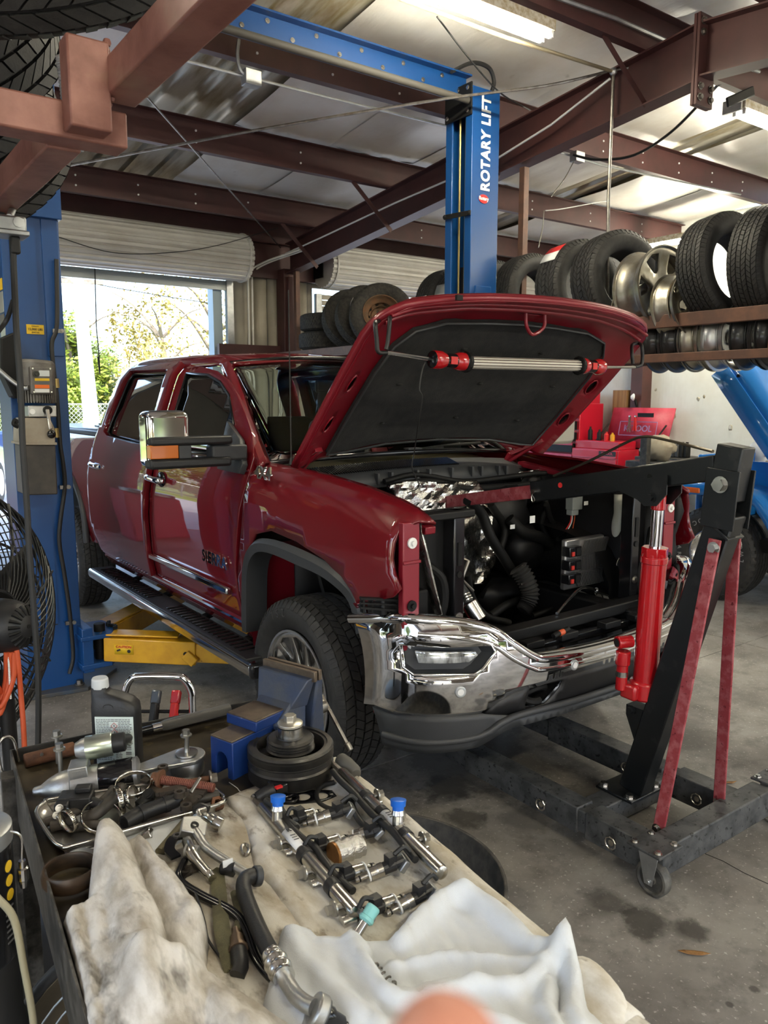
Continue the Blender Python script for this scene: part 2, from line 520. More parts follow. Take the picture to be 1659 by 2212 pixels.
for j in range(len(purl_y) - 1):
    y0, y1 = purl_y[j], purl_y[j + 1]
    for (x0, x1) in strips:
        ph = rb.random() * 6; sg = rb.uniform(.01, .035); tl = rb.uniform(-.006, .006)
        def fn(a, b, x0=x0, x1=x1, y0=y0, y1=y1, ph=ph, sg=sg, tl=tl):
            x = x0 - .015 + (x1 - x0 + .03) * a; y = y0 + (y1 - y0) * b
            z = z_raf(y) + PD + .052 - sg * math.sin(PI * b) - .012 * math.sin(PI * a) ** .5 + tl * a
            z += .007 * math.sin(9 * a + 3 * b + ph) * math.sin(PI * b) + .004 * math.sin(25 * a + ph * 2 + 2 * b)
            return (x, y, z)
        MB().grid(fn, 14, 9).build('insulation_panel', M_insul, ceiling, smooth=60)
C_SEC = [(-.035, 0), (.035, 0), (.035, .006), (-.029, .006), (-.029, PD - .006), (-.10, PD - .006), (-.10, PD), (-.035, PD)]
for k, y in enumerate(purl_y):
    z = z_raf(y)
    M = Matrix(((0, 0, 1, 0), (1, 0, 0, y), (0, 1, 0, z + .004), (0, 0, 0, 1)))
    p = MB().prism(C_SEC, XL, XR, M).build('roof_purlin', M_maroon, kind='structure', smooth=0)
    if 5 < y < 9 or 3 < y < 5:
        bl = MB()
        x = 1.5 + .2 * (k % 3)
        while x < XR:
            if not (4.7 < x < 5.5):
                for dz in (.07, .165): bl.cyl((x, y - .034, z + dz), (x, y - .042, z + dz), .0095, n=8)
            x += .62 if k % 2 else 1.05
        bl.build('hole_light_dots', M_white, p)  # white discs stand in for light showing through the purlin holes
# main frame along the truck bay
XF = 5.12
def i_beam(ya, yb, za0, za1, zb0, zb1):
    m = MB()
    def pr4(x0, x1, z0a, z1a, z0b, z1b):
        vs = [(x0, ya, z0a), (x1, ya, z0a), (x1, ya, z1a), (x0, ya, z1a), (x0, yb, z0b), (x1, yb, z0b), (x1, yb, z1b), (x0, yb, z1b)]
        m.add(vs, [(0, 1, 2, 3), (7, 6, 5, 4), (0, 4, 5, 1), (1, 5, 6, 2), (2, 6, 7, 3), (3, 7, 4, 0)])
    pr4(XF - .075, XF + .075, za0, za0 + .012, zb0, zb0 + .012)
    pr4(XF - .075, XF + .075, za1 - .012, za1, zb1 - .012, zb1)
    pr4(XF - .005, XF + .005, za0 + .012, za1 - .012, zb0 + .012, zb1 - .012)
    return m
raf = i_beam(9.05, RIDGE + .02, 3.235, z_raf(9.05), 3.80, z_raf(RIDGE + .02)).build('roof_rafter', M_maroon, kind='structure', smooth=0)
MB().box((XF, RIDGE + .013, 3.93), (.19, .022, .58)).build('splice_plate', M_maroon, raf, bevel=.002)
MB().box((XF, RIDGE - .013, 3.93), (.19, .022, .58)).build('splice_plate', M_maroon, raf, bevel=.002)
for dx in (-.06, .06):
    for z in (3.69, 3.76, 4.10, 4.17):
        MB().hexbolt((XF + dx, RIDGE - .025, z), (0, -1, 0), .017, .016).build('bolt', M_steeld, raf)
raf2 = i_beam(RIDGE - .02, YF, 3.82, z_raf(RIDGE - .02), 3.1, z_raf(YF)).build('roof_rafter', M_maroon, kind='structure', smooth=0)
for y in (8.36, 6.88, 5.3, 3.8):                           # flange braces
    MB().bar((XF - .5, y, z_raf(y) + .01), (XF - .04, y - .03, z_raf(y) - .36 - .02 * (y - 3.8)), .045, .006, (0, 1, 0)).build('flange_brace', M_maroon, raf)
MB().box((XF, 9.15, 1.65), (.2, .2, 3.3)).box((XF, 9.03, 1.6), (.12, .06, 3.2)).build('frame_column', M_maroon, kind='structure', bevel=.004)
MB().box((10.1, 7.33, 2.1), (.3, .2, 4.2)).build('frame_column', M_maroon, kind='structure', bevel=.004)
MB().box((XF, 9.24, z_raf(9.24) - .22), (XR - XF + 12, .06, .36)).build('trim_1', M_maroon, kind='structure')
MB().box((XF, 9.24, 3.62), (XR - XF + 12, .05, .2)).build('trim_2', M_maroon, kind='structure')
MB().box((XF - .45, 9.2, 2.28), (1.0, .06, .13)).build('trim_3', M_maroon, kind='structure')
MB().box((XF - .45, 9.2, 1.1), (1.0, .06, .13)).build('trim_4', M_maroon, kind='structure')

# ------------------------------------------------------------------ walls
D1 = (.95, 4.33, 3.06)          # truck bay door: x0, x1, head height
D2 = (5.70, 9.35, 3.06)
def ribwall(name, x0, x1, z0, z1, y):
    m = MB(); pts = ribbed(x0, x1, .2, .025); n = len(pts)
    vs = [(x, y - dz, z0) for x, dz in pts] + [(x, y - dz, z1) for x, dz in pts]
    return m.add(vs, [(i, i + 1, n + i + 1, n + i) for i in range(n - 1)])
wb_ = ribwall('w', D1[1] + .12, D2[0] - .1, 0, 4.0, YB + .03)
D3 = (-1.6, .0, 2.5)         # the next bay's doorway
wb_.box(((D3[1] + D1[0] - .1) / 2, YB + .05, 2), (D1[0] - .1 - D3[1], .06, 4.0))
wb_.box(((XR + D2[1]) / 2, YB + .05, 2), (XR - D2[1], .06, 4.0))
wb_.box(((XL + XR) / 2, YB + .07, (D1[2] + 4.0) / 2 + .04), (XR - XL, .06, 4.0 - D1[2] - .08))
wb_.build('wall_back', M_wallbeige, kind='structure', solid=.003, smooth=20)
M_dim = mat('darkened unseen wall', (.07, .055, .045), .6, noise_col=(.11, .085, .07), scale=3)  # unseen walls made dark so the truck paint reflects darkness
MB().box(((XL + D3[0]) / 2, YB + .0, 2), (D3[0] - XL, .06, 4.0)).box(((D3[0] + D3[1]) / 2, YB + .0, 3.25), (D3[1] - D3[0], .06, 1.5)).box(((D3[1] + D1[0] - .1) / 2, YB - .05, 2), (D1[0] - .12 - D3[1], .03, 4.0)).build('wall_back', M_dim, kind='structure')
wr = MB()
def wfn(a, b):
    y, z = a, b
    w = .03 * math.sin(2.3 * y + 1) + .012 * math.sin(14 * y + 1.2 * z) + .006 * noise.noise(V((y * 2, z * .5, 1)))
    return (XR - .1 - .05 * abs(math.sin(PI * y / 1.83)) + w * .6, y, z)
wr = wr.sheet([(YF, 0), (YB, 0), (YB, 4.15), (YF, 4.15)], wfn, .16).build('wall_right', M_wallins, kind='structure', solid=.02, off=1, smooth=60)
for (px, py, s) in ((1457, 898, .085), (1448, 890, .03), (1512, 862, .05), (1524, 857, .03), (1582, 925, .05), (1405, 905, .05), (1420, 842, .03)):
    p = on_x(px, py, XR - .2)
    pts = []
    for k in range(9):
        a = 2 * PI * k / 9; r = s * (.5 + .6 * RND.random())
        pts.append((p.y + r * .7 * math.cos(a), p.z + r * math.sin(a)))
    MB().sheet(pts, lambda a, b: (XR - .235, a, b), .03).build('tear', M_corr, wr, solid=.004)
# front and left sides lie behind the camera; both stand open to the yard
def open_wall(name, axis, c, a0, a1, openings, top, m):
    mb = MB(); xs_ = [a0]
    for (p, q, h) in openings: xs_ += [p, q]
    xs_.append(a1)
    def bx(p, q, z0, z1):
        ctr = ((p + q) / 2, c, (z0 + z1) / 2) if axis == 'x' else (c, (p + q) / 2, (z0 + z1) / 2)
        mb.box(ctr, (q - p, .08, z1 - z0) if axis == 'x' else (.08, q - p, z1 - z0))
    for i in range(0, len(xs_), 2): bx(xs_[i], xs_[i + 1], 0, top)
    for (p, q, h) in openings: bx(p, q, h, top)
    return mb.build(name, m, kind='structure')
open_wall('wall_front', 'x', YF, XL, XR, [(-4.4, -1.0, 3.0), (.9, 4.4, 2.9), (5.8, 9.4, 3.2)], 3.8, M_dim)
open_wall('wall_left', 'y', XL, YF, YB, [(-3.6, 1.2, 3.4), (3.6, 6.0, 2.6)], 4.2, M_dim)

# ------------------------------------------------------------------ roll-up doors of the back wall
def rollup(name, x0, x1, head, zc, r, hang, ridges=26):
    d = thing(name, None, None, ((x0 + x1) / 2, YB, 0), kind='structure'); d['kind'] = 'structure'
    pts = []
    for k in range(ridges * 4):
        a = 2 * PI * k / (ridges * 4)
        rr = r * (1 - (.075 if k % 4 == 0 else .0) - (.012 if k % 4 == 2 else 0))
        pts.append((rr * math.cos(a), rr * math.sin(a)))
    M = Matrix(((0, 0, 1, 0), (1, 0, 0, YB - .28), (0, 1, 0, zc), (0, 0, 0, 1)))
    MB().prism(pts, x0 - .12, x1 + .14, M).build('curtain_coil', M_doorwhite, d, smooth=20)
    for x in (x0 - .06, x1 + .08):
        MB().cyl((x, YB - .28, zc), (x + .02, YB - .28, zc), r + .012, n=40).build('end_plate', M_doorwhite, d)
    for x in (x0 - .04, x1 + .04):
        MB().box((x, YB - .02, head / 2), (.09, .07, head)).build('guide_rail', M_galv, d, bevel=.003)
        MB().box((x + (.10 if x > x1 else -.10), YB - .16, zc), (.012, .3, .3)).build('coil_bracket', M_dark, d)
    z = head
    while z > hang:
        h = min(.075, z - hang + .001)
        MB().box(((x0 + x1) / 2, YB - .02 + (.006 if int(z * 100) % 2 else 0), z - h / 2), (x1 - x0, .012, h - .008)).build('slat', M_doorgrey if hang > head - .2 else M_wallbeige, d, bevel=.003)
        z -= h
    MB().box(((x0 + x1) / 2, YB - .02, hang - .03), (x1 - x0, .04, .06)).build('bottom_bar', M_doorgrey, d)
    return d
dr1 = rollup('door_1', D1[0], D1[1], D1[2] + .06, 3.36, .275, D1[2])
MB().box((D1[1] - .09, YB + .12, 1.55), (.12, .16, 3.1)).build('jamb', mat('pale blue jamb', (.42, .52, .58), .5), dr1)
rollup('door_2', D2[0], D2[1], D2[2], 3.38, .275, 2.78)

# ------------------------------------------------------------------ outdoors
M_grass = mat('sunlit grass', (.16, .24, .04), .8, noise_col=(.24, .28, .06), scale=6, bump=.5)
yard = MB().box((0, 0, -.14), (160, 160, .1)).build('yard_ground', M_grass, kind='structure')
MB().box((2.5, YB + 6.1, -.045), (40, 12, .08)).box((2.5, YF - 9, -.045), (40, 18, .08)).box((XL - 8, 2, -.045), (16, 34, .08)).build('driveway', M_apron, kind='structure')
M_leaf = mat('spring leaf', (.085, .15, .012), .55, noise_col=(.19, .23, .025), scale=3, fac=(.35, .65))
M_leaf2 = mat('golden leaf', (.27, .20, .05), .6, noise_col=(.25, .25, .07), scale=3)
M_bark = mat('grey bark', (.22, .19, .15), .9, noise_col=(.14, .12, .1), scale=14)
def leaf_mesh(name, seed, n, m, w, h, leaf=.16, hollow=.35):
    r = random.Random(seed); mb = MB(); blobs = []
    for k in range(22):
        a = r.uniform(0, 2 * PI); t = r.uniform(.05, 1); q = r.uniform(hollow * .4, 1) * w * (.35 + .65 * math.sin(PI * min(1, t * .75 + .2)))
        blobs.append((q * math.cos(a), q * math.sin(a), h * (.08 + .92 * t), r.uniform(.16, .34) * w))
    vs = []; fs = []
    for i in range(n):
        b = blobs[i % len(blobs)]
        d = V((r.gauss(0, 1), r.gauss(0, 1), r.gauss(0, .8))).normalized() * b[3] * r.uniform(.55, 1.05)
        c = V((b[0], b[1], b[2])) + d
        x = V((r.gauss(0, 1), r.gauss(0, 1), r.gauss(0, 1))).normalized(); y = x.orthogonal().normalized(); s = leaf * r.uniform(.6, 1.3)
        k = len(vs); vs += [c - x * s, c + y * s * .5, c + x * s, c - y * s * .5]; fs.append((k, k + 1, k + 2, k + 3))
    mb.v = [tuple(q) for q in vs]; mb.f = fs
    me = bpy.data.meshes.new(name); me.from_pydata(mb.v, [], mb.f); me.materials.append(m); return me
def trunk_mb(h, r0, seed, w):
    r = random.Random(seed); mb = MB()
    top = V((r.uniform(-.3, .3), r.uniform(-.3, .3), h * .8))
    tr = bez([(0, 0, 0), (r.uniform(-.15, .15), r.uniform(-.15, .15), h * .35), top], 5)
    mb.tube(tr, [r0 * (1 - .7 * i / (len(tr) - 1)) for i in range(len(tr))], 8)
    for k in range(9):
        i = r.randrange(3, len(tr) - 1); a = r.uniform(0, 2 * PI); L = w * r.uniform(.5, .95)
        e = tr[i] + V((math.cos(a) * L, math.sin(a) * L, L * r.uniform(.3, .9)))
        br = bez([tr[i], tr[i].lerp(e, .5) + V((0, 0, .15 * L)), e], 4)
        mb.tube(br, [r0 * .38 * (1 - .8 * q / (len(br) - 1)) for q in range(len(br))], 5)
    return mb
LM = [leaf_mesh('foliage', 5, 15000, M_leaf, 3.0, 6.2, .11), leaf_mesh('foliage', 8, 15000, M_leaf, 3.4, 5.2, .11), leaf_mesh('foliage', 9, 2600, M_leaf2, 3.4, 7.5, .09, .2)]
tree_spec = [(-7.5, 33, 1.1, 1), (-3.0, 35, 1.0, 0), (.6, 33, 1.15, 0), (3.8, 35, 1.0, 1), (6.6, 34, .95, 0), (9.4, 36, 1.1, 1), (12.6, 33, 1.0, 2), (15.5, 35, 1.25, 2), (17.5, 31, 1.05, 1), (20.5, 34, 1.1, 0), (24, 33, 1.0, 1), (28, 35, 1.2, 0), (-12, 35, 1.2, 0), (33, 34, 1.2, 1)]
tree_words = ['leftmost', 'second from the left', 'third from the left', 'fourth from the left', 'fifth from the left', 'sixth from the left', 'seventh from the left', 'eighth from the left', 'ninth from the left']
ti = 0
for i, (x, y, s, kd) in enumerate(tree_spec):
    loc = (x, y, -.1)
    bush = kd < 2
    t = thing('tree', 'bright green leafy tree in the row beyond the fence' if kd < 2 else 'airy golden tree rising above the green ones beyond the fence', 'tree', loc, 'green trees beyond the fence' if kd < 2 else 'golden trees beyond the fence')
    o = bpy.data.objects.new('foliage', LM[kd]); COL.objects.link(o); o.parent = t
    tm = trunk_mb(6.0, .19, i, 2.6).build('trunk', M_bark, None); tm.parent = t
    t.scale = (s, s, s * ((.72, .86, 1.02)[kd])); t.rotation_euler = (0, 0, i * 1.3)
TREES = [o for o in COL.objects if o.name.split('.')[0] == 'tree']
# hedge trees on the front yard, seen only as reflections
for i, (x, y, s) in enumerate([(-9, -24, 1.2), (-2, -27, 1.3), (5, -25, 1.15), (12, -27, 1.3), (-24, -6, 1.2), (-26, 3, 1.3), (-25, 11, 1.2), (-17, -17, 1.2)]):
    t = thing('tree', 'leafy tree of the front yard behind the camera', 'tree', (x, y, -.1), 'trees of the front yard')
    o = bpy.data.objects.new('foliage', LM[i % 2]); COL.objects.link(o); o.parent = t
    tm = trunk_mb(6.0, .19, i + 40, 2.6).build('trunk', M_bark, None); tm.parent = t
    t.scale = (s, s, s); t.rotation_euler = (0, 0, i * .9)
# fence
fe = thing('chain_link_fence', 'grey chain link fence with posts and a rail between the yard and the trees', 'fence', (3, 27, 0))
FY = 27.0
for k in range(-4, 14):
    MB().cyl((k * 2.6, FY, -.1), (k * 2.6, FY, 1.55), .035, n=8).build('post', M_galv, fe)
MB().cyl((-10.4, FY, 1.5), (33.8, FY, 1.5), .024, n=6).build('rail', M_galv, fe)
cm = MB(); x = -10.4
while x < 33.8:
    cm.bar((x, FY, .05), (x + 1.45, FY, 1.5), .012, .012, (0, 1, 0)); cm.bar((x + 1.45, FY - .012, .05), (x, FY - .012, 1.5), .012, .012, (0, 1, 0)); x += .145
cm.build('wire_mesh', M_galv, fe, smooth=0, kind='stuff')
# utility pole and its lines
a = on_y(196, 893, 23.5); b = on_y(166, 578, 23.5)
up = thing('utility_pole', 'pale leaning utility pole standing outside beyond the open door', 'pole', (a.x, a.y, 0))
dvec = (b - a)
MB().tube([a - dvec * .25, b + dvec * .05], [.24, .15], 12).build('pole', mat('pale pole', (.62, .66, .66), .7), up)
MB().bar(b + V((-.7, 0, -.4)), b + V((.7, 0, -.35)), .1, .12).build('crossarm', M_bark, up)
MB().tube(sag(b + V((-.5, 0, -.3)), (30, 27, 6.0), .8, 14), .015, 5).build('power_line', M_dark, up)
MB().tube(sag(b + V((-.5, 0, -1.2)), (-18, 27, 6.5), .8, 14), .015, 5).build('power_line', M_dark, up)
# parked cars at the far left
def car(name, label, loc, rz, body_m, prof, L, Wd, glass):
    c = thing(name, label, 'car', loc)
    c.rotation_euler = (0, 0, 0)
    M = Matrix.Translation(V(loc)) @ Matrix.Rotation(rz, 4, 'Z') @ Matrix(((1, 0, 0, 0), (0, 0, -1, Wd / 2), (0, 1, 0, 0), (0, 0, 0, 1)))
    MB().prism(prof, 0, Wd, M).build('body', body_m, c, bevel=.07, seg=3)
    MB().prism(glass, -.012, Wd + .012, M).build('side_window', M_blackg, c, bevel=.01)
    Mw = Matrix.Translation(V(loc)) @ Matrix.Rotation(rz, 4, 'Z')
    for x in (-L * .3, L * .3):
        for y in (-Wd / 2 + .09, Wd / 2 - .09):
            A = Mw @ V((x, y - .11, .34)); B = Mw @ V((x, y + .11, .34))
            w = MB().cyl(A, B, .34, n=28).build('tire', M_rubber, c, bevel=.03)
            MB().cyl(Mw @ V((x, y - .115, .34)), Mw @ V((x, y + .115, .34)), .22, n=24).build('rim', M_alloy, w, bevel=.01)
    return c
q = on_z(20, 968, 0)
pick = [(-2.6, .45), (-2.6, 1.05), (-.9, 1.08), (-.8, 1.75), (.9, 1.78), (1.5, 1.12), (2.6, 1.0), (2.65, .45), (1.95, .38), (1.9, .6), (1.6, .75), (1.3, .6), (1.2, .38), (-1.15, .38), (-1.25, .6), (-1.55, .75), (-1.85, .6), (-1.9, .38)]
gl = [(-.72, 1.12), (-.65, 1.66), (.8, 1.68), (1.3, 1.14)]
car('pickup', 'dark blue pickup parked outside at the far left, beyond the blue post', (on_y(40, 900, 17.2).x - 2.65, 17.2, 0), .25, mat('dark blue car paint', (.03, .06, .16), .25, .2, coat=1), pick, 5.2, 1.8, gl)
sed = [(-2.2, .4), (-2.25, .9), (-1.7, 1.02), (-1.0, 1.42), (.5, 1.42), (1.2, 1.0), (2.2, .85), (2.25, .4), (1.7, .3), (1.66, .55), (1.32, .68), (1.0, .55), (.95, .3), (-.95, .3), (-1.0, .55), (-1.32, .68), (-1.66, .55), (-1.7, .3)]
gs = [(-1.45, 1.02), (-.92, 1.34), (.42, 1.34), (.98, 1.02)]
car('sedan', 'silver sedan outside, partly hidden by the blue lift post and its pump', (on_y(46, 1000, 12.9).x - 1.45, 12.9, 0), 1.2, mat('silver teal car paint', (.42, .52, .55), .25, .5, coat=1), sed, 4.4, 1.75, gs)

# ------------------------------------------------------------------ fluorescent lights
M_tubeglow = mat('fluorescent tube', (1, .93, .74), .5, emit=210)
M_lamphouse = mat('lamp housing', (.7, .66, .55), .5, noise_col=(.45, .36, .2), scale=30)
def fluoro(label, p, L, along='x', tubes=True):
    f = thing('fluorescent_light', label, 'light', p, 'fluorescent strip lights')
    d = V((1, 0, 0)) if along == 'x' else V((0, 1, 0)); s = V((0, 1, 0)) if along == 'x' else V((1, 0, 0))
    p = V(p)
    MB().bar(p - d * L / 2, p + d * L / 2, .12, .07).build('housing', M_lamphouse, f, bevel=.004)
    for k in (-1, 1):
        a = p + s * .04 * k + V((0, 0, -.062))
        MB().cyl(a - d * (L / 2 - .04), a + d * (L / 2 - .04), .019, n=12).build('tube', M_tubeglow, f)
        for e in (-1, 1):
            MB().bar(a + d * e * (L / 2 - .04) + V((0, 0, .015)), a + d * e * (L / 2 - .015) + V((0, 0, .015)), .03, .06).build('socket', M_white, f)
    return f
zl = z_raf(3.8)
fluoro('twin tube fluorescent light hung under the roof at the top centre', (3.46, 3.80, zl - .09), 1.25)
fx = fluoro('fluorescent light at the right edge with a dark paddle hung on its end', (6.95, 3.80, zl - .09), 1.25)
MB().box((6.24, 3.80, zl - .12), (.02, .16, .10)).build('end_plate', M_galv, fx)
MB().bar(on_y(1570, 222, 3.72), on_y(1628, 196, 3.72), .02, .075).build('hanging_paddle', M_dark, fx, bevel=.01)
fluoro('fluorescent light seen between the tires above the right rack', (9.2, 6.1, 3.72), 1.25, 'y')
for (x, y) in ((-.8, 3.8), (.8, -1.6), (4.6, -1.6), (8.2, -.1), (8.6, 1.4)):  # extra unseen strip lights, added to brighten the shop
    fluoro('added unseen fluorescent strip light under the roof purlin about %d metres %s of the truck bay' % (round(abs(x - 2.6)), 'left' if x < 2.6 else 'right') if y > 0 or x < 2 else 'added unseen fluorescent strip light near the front doors, %d metres right of the first' % round(x), (x, y, z_raf(y) - .075), 1.25)

# ------------------------------------------------------------------ conduits, wires, rods under the roof
def wire(name, label, pts, r, m, cat='wire', n=6, smooth_n=8, group=None):
    return MB().tube(bez(pts, smooth_n) if smooth_n else pts, r, n).build(name, m, label=label, cat=cat, group=group)
yc = 4.02
p_top = on_y(1325, 155, yc)
c1 = thing('conduit', 'thin conduit along the purlin ending above the hanging pipe', 'pipe', (p_top.x, p_top.y, p_top.z))
MB().tube([on_y(850, -8, yc), on_y(1090, 80, yc), p_top], .013, 8).build('pipe', mat('dirty conduit', (.42, .36, .24), .45, .6), c1)
MB().ball(p_top, .03, 10).build('coupling', M_galv, c1)
drop = thing('drop_pipe', 'thin vertical pipe hanging from the roof in front of the tires', 'pipe', p_top)
bot = on_y(1288, 640, yc)
MB().tube([p_top, V((p_top.x, yc, p_top.z - .9)), V((p_top.x + .01, yc - .02, 2.35))], .0125, 8).build('pipe', M_steeld, drop)
wire('brace_cable', 'slack cable running across under the roof past the blue post', [on_z(150, 357, 3.45), on_z(560, 280, 3.62), on_z(950, 215, 3.80), on_z(1180, 185, 3.9), on_y(1325, 152, yc), on_y(1392, 143, 3.9)], .010, M_steeld, 'cable', smooth_n=5)
wire('brace_rod', 'thin diagonal brace rod from the roof down to the door corner', [on_z(318, 210, z_raf(7) + .1), on_y(606, 535, 9.0)], .008, M_steeld, 'rod', smooth_n=0)
wire('door_wire', 'thin wire sagging across the rolled door curtain', [on_y(110, 507, 8.7), on_y(240, 545, 8.7), on_y(360, 546, 8.7), on_y(470, 530, 8.7), on_y(600, 492, 8.7)], .005, M_cordblack)
wire('door_pull_cord', 'thin pull cord hanging in the open doorway', [on_y(205, 580, 9.2), on_y(208, 700, 9.2), on_y(212, 745, 9.2), on_y(216, 808, 9.2), on_y(211, 770, 9.2)], .007, M_cordblack, 'cord')
wire('ceiling_wire', 'thin wire hanging down from the conduit behind the blue post', [on_y(944, 36, 4.2), on_y(1010, 122, 4.3), on_y(1080, 200, 4.5), on_y(1145, 238, 5.0)], .006, M_cordblack)
wire('lift_cable_loop', 'black cable looping out of the top of the central blue post', [on_y(975, 155, 4.72), on_y(1020, 136, 4.72), on_y(1055, 146, 4.72), on_y(1067, 175, 4.72), on_y(1062, 200, 4.72)], .016, M_cordblack, 'cable')
wire('lamp_cord', 'black cord swinging from the junction box to the right light', [on_y(1238, 335, 5.1), on_y(1290, 345, 4.9), on_y(1370, 335, 4.6), on_y(1450, 285, 4.3), on_y(1530, 205, 3.95), on_y(1560, 180, 3.8), on_y(1598, 188, 3.8)], .012, M_cordblack, 'cord')
jb = on_y(1247, 340, 5.15)
jbo = MB().box(jb, (.12, .08, .09)).build('junction_box', M_galv, label='small grey junction box on the purlin right of the blue post', cat='box', bevel=.004)
MB().tube(bez([on_y(1240, 348, 5.15), on_y(1220, 385, 5.15), on_y(1190, 425, 5.15)], 6), .005, 6).build('stray_wire', M_steeld, jbo)
jb2 = on_y(543, 170, 5.2)
MB().box(jb2, (.12, .08, .1)).build('junction_box', M_galv, label='small grey junction box on the purlin at upper left', cat='box', bevel=.004)
wire('flex_conduit', 'short grey flexible conduit dropping to the upper left junction box', [on_y(516, 85, 5.2), on_y(513, 120, 5.2), on_y(520, 152, 5.2), on_y(538, 166, 5.2)], .012, M_galv, 'pipe')
wire('purlin_conduit', 'thin conduit along the bottom of the purlin through the upper left box', [on_y(390, 128, 5.22), on_y(530, 165, 5.22), on_y(700, 208, 5.22), on_y(965, 272, 5.2)], .010, M_galv, 'pipe', smooth_n=0)
wire('rafter_strap', 'pale strap lying along the side of the main roof beam', [on_x(1318, 170, 4.98), on_x(1190, 270, 4.98), on_x(1070, 345, 4.98), on_x(850, 440, 4.98), on_x(690, 515, 4.98), on_x(617, 548, 4.98)], .009, M_white, 'strap', smooth_n=0)
wire('right_conduit', 'grey conduit under the right purlin behind the hanging pipe', [on_y(1180, 320, 5.2), on_y(1300, 357, 5.2), on_y(1480, 395, 5.2), on_y(1600, 420, 5.2)], .010, M_galv, 'pipe', smooth_n=0)
wire('upper_conduit', 'grey conduit running beside the uppermost purlin', [on_y(1195, -8, 3.72), on_y(1330, 40, 3.72), on_y(1460, 97, 3.72), on_y(1640, 155, 3.72)], .014, M_galv, 'pipe', smooth_n=0)
wire('loose_wire', 'pale loose wire draped along the far purlin above the tires', [on_y(1178, 455, 6.7), on_y(1215, 451, 6.7), on_y(1290, 437, 6.7), on_y(1310, 434, 6.7)], .006, M_white)
wire('tail_wire', 'kinked wire dangling below the purlin above the left tires', [on_y(1175, 455, 6.7), on_y(1172, 490, 6.7), on_y(1163, 535, 6.7)], .006, M_steeld)
for k, dx in enumerate((0, .055)):
    wire('corner_conduit', 'painted conduit bent up the wall beside the open door, %s' % ('nearer the door' if k == 0 else 'nearer the column'),
         [(4.62 + dx, YB - .05, .3), (4.62 + dx, YB - .05, 3.0), (4.64 + dx, YB - .06, 3.24), (4.78 + dx, YB - .2, 3.36), (5.0 + dx, YB - .7, 3.46)], .013, M_insul, 'pipe', smooth_n=6)
# ================================================================== TIRES AND WHEELS (made once, copied)
def AX():   # lathe axis z -> x
    return Matrix(((0, 0, 1, 0), (0, 1, 0, 0), (-1, 0, 0, 0), (0, 0, 0, 1)))
def tire_mb(Ro, W, Rr, ribs=5, nb=60, slant=.35, tread=.009, edge=True):
    mb = MB(); h = W / 2; Rg = Ro - tread
    prof = [(Rr, -h * .72), (Rr + .012, -h * .80), (Rr + (Ro - Rr) * .35, -h * .99), (Rr + (Ro - Rr) * .6, -h), (Ro - .035, -h * .93), (Rg - .006, -h * .80), (Rg, -h * .70),
            (Rg, h * .70), (Rg - .006, h * .80), (Ro - .035, h * .93), (Rr + (Ro - Rr) * .6, h), (Rr + (Ro - Rr) * .35, h * .99), (Rr + .012, h * .80), (Rr, h * .72), (Rr - .004, h * .6), (Rr - .004, -h * .6)]
    mb.lathe(prof, 56, AX(), closed=True)
    tw = W * .80; rw = tw / ribs
    for i in range(ribs):
        c = -tw / 2 + rw * (i + .5); w = rw * .80 / 2
        n = nb if i not in (0, ribs - 1) else nb
        sl = slant * (1 if i % 2 else -1) * (0.4 if ribs // 2 == i else 1)
        drop = .006 if i in (0, ribs - 1) else 0
        for k in range(n):
            a0 = 2 * PI * (k + .5 * (i % 2)) / n; a1 = a0 + 2 * PI / n * .86
            def P(a, x, r, sh): 
                a = a + sh * (x - c) / Ro
                return (x, r * math.cos(a), r * math.sin(a))
            ro = [Ro - (drop if (i == 0) else 0), Ro - (drop if i == ribs - 1 else 0)]
            vs = [P(a0, c - w, Rg - .004, sl), P(a1, c - w, Rg - .004, sl), P(a1, c + w, Rg - .004, sl), P(a0, c + w, Rg - .004, sl),
                  P(a0, c - w, ro[0], sl), P(a1, c - w, ro[0], sl), P(a1, c + w, ro[1], sl), P(a0, c + w, ro[1], sl)]
            mb.add(vs, [(4, 5, 6, 7), (0, 1, 5, 4), (1, 2, 6, 5), (2, 3, 7, 6), (3, 0, 4, 7)])
    if edge:
        for s_ in (-1, 1):
            for k in range(nb):
                a = 2 * PI * k / nb; b = a + 2 * PI / nb * .55
                x0, x1 = s_ * h * .80, s_ * h * .96; r0, r1 = Ro - .007, Ro - .04
                vs = [(x0, r0 * math.cos(a), r0 * math.sin(a)), (x0, r0 * math.cos(b), r0 * math.sin(b)), (x1, r1 * math.cos(b), r1 * math.sin(b)), (x1, r1 * math.cos(a), r1 * math.sin(a))]
                vs += [(x * .985, y * .985, z * .985) for x, y, z in vs]
                mb.add(vs, [(0, 1, 2, 3), (0, 4, 5, 1), (1, 5, 6, 2), (2, 6, 7, 3), (3, 7, 4, 0)])
    return mb
def barrel_mb(R, W, depth=.03):
    h = W / 2
    prof = [(R + .004, -h), (R + .004, -h + .006), (R - .012, -h + .012), (R - .014, -h + .035), (R - .03, -h + .05), (R - .05, -h * .2), (R - .03, h - .06), (R - .014, h - .035), (R - .012, h - .012), (R + .004, h - .006), (R + .004, h),
            (R - .006, h), (R - .02, h - .03), (R - .058, -h * .2), (R - .038, -h + .05), (R - .02, -h + .03), (R - .006, -h)]
    return MB().lathe(prof, 48, AX(), closed=True)
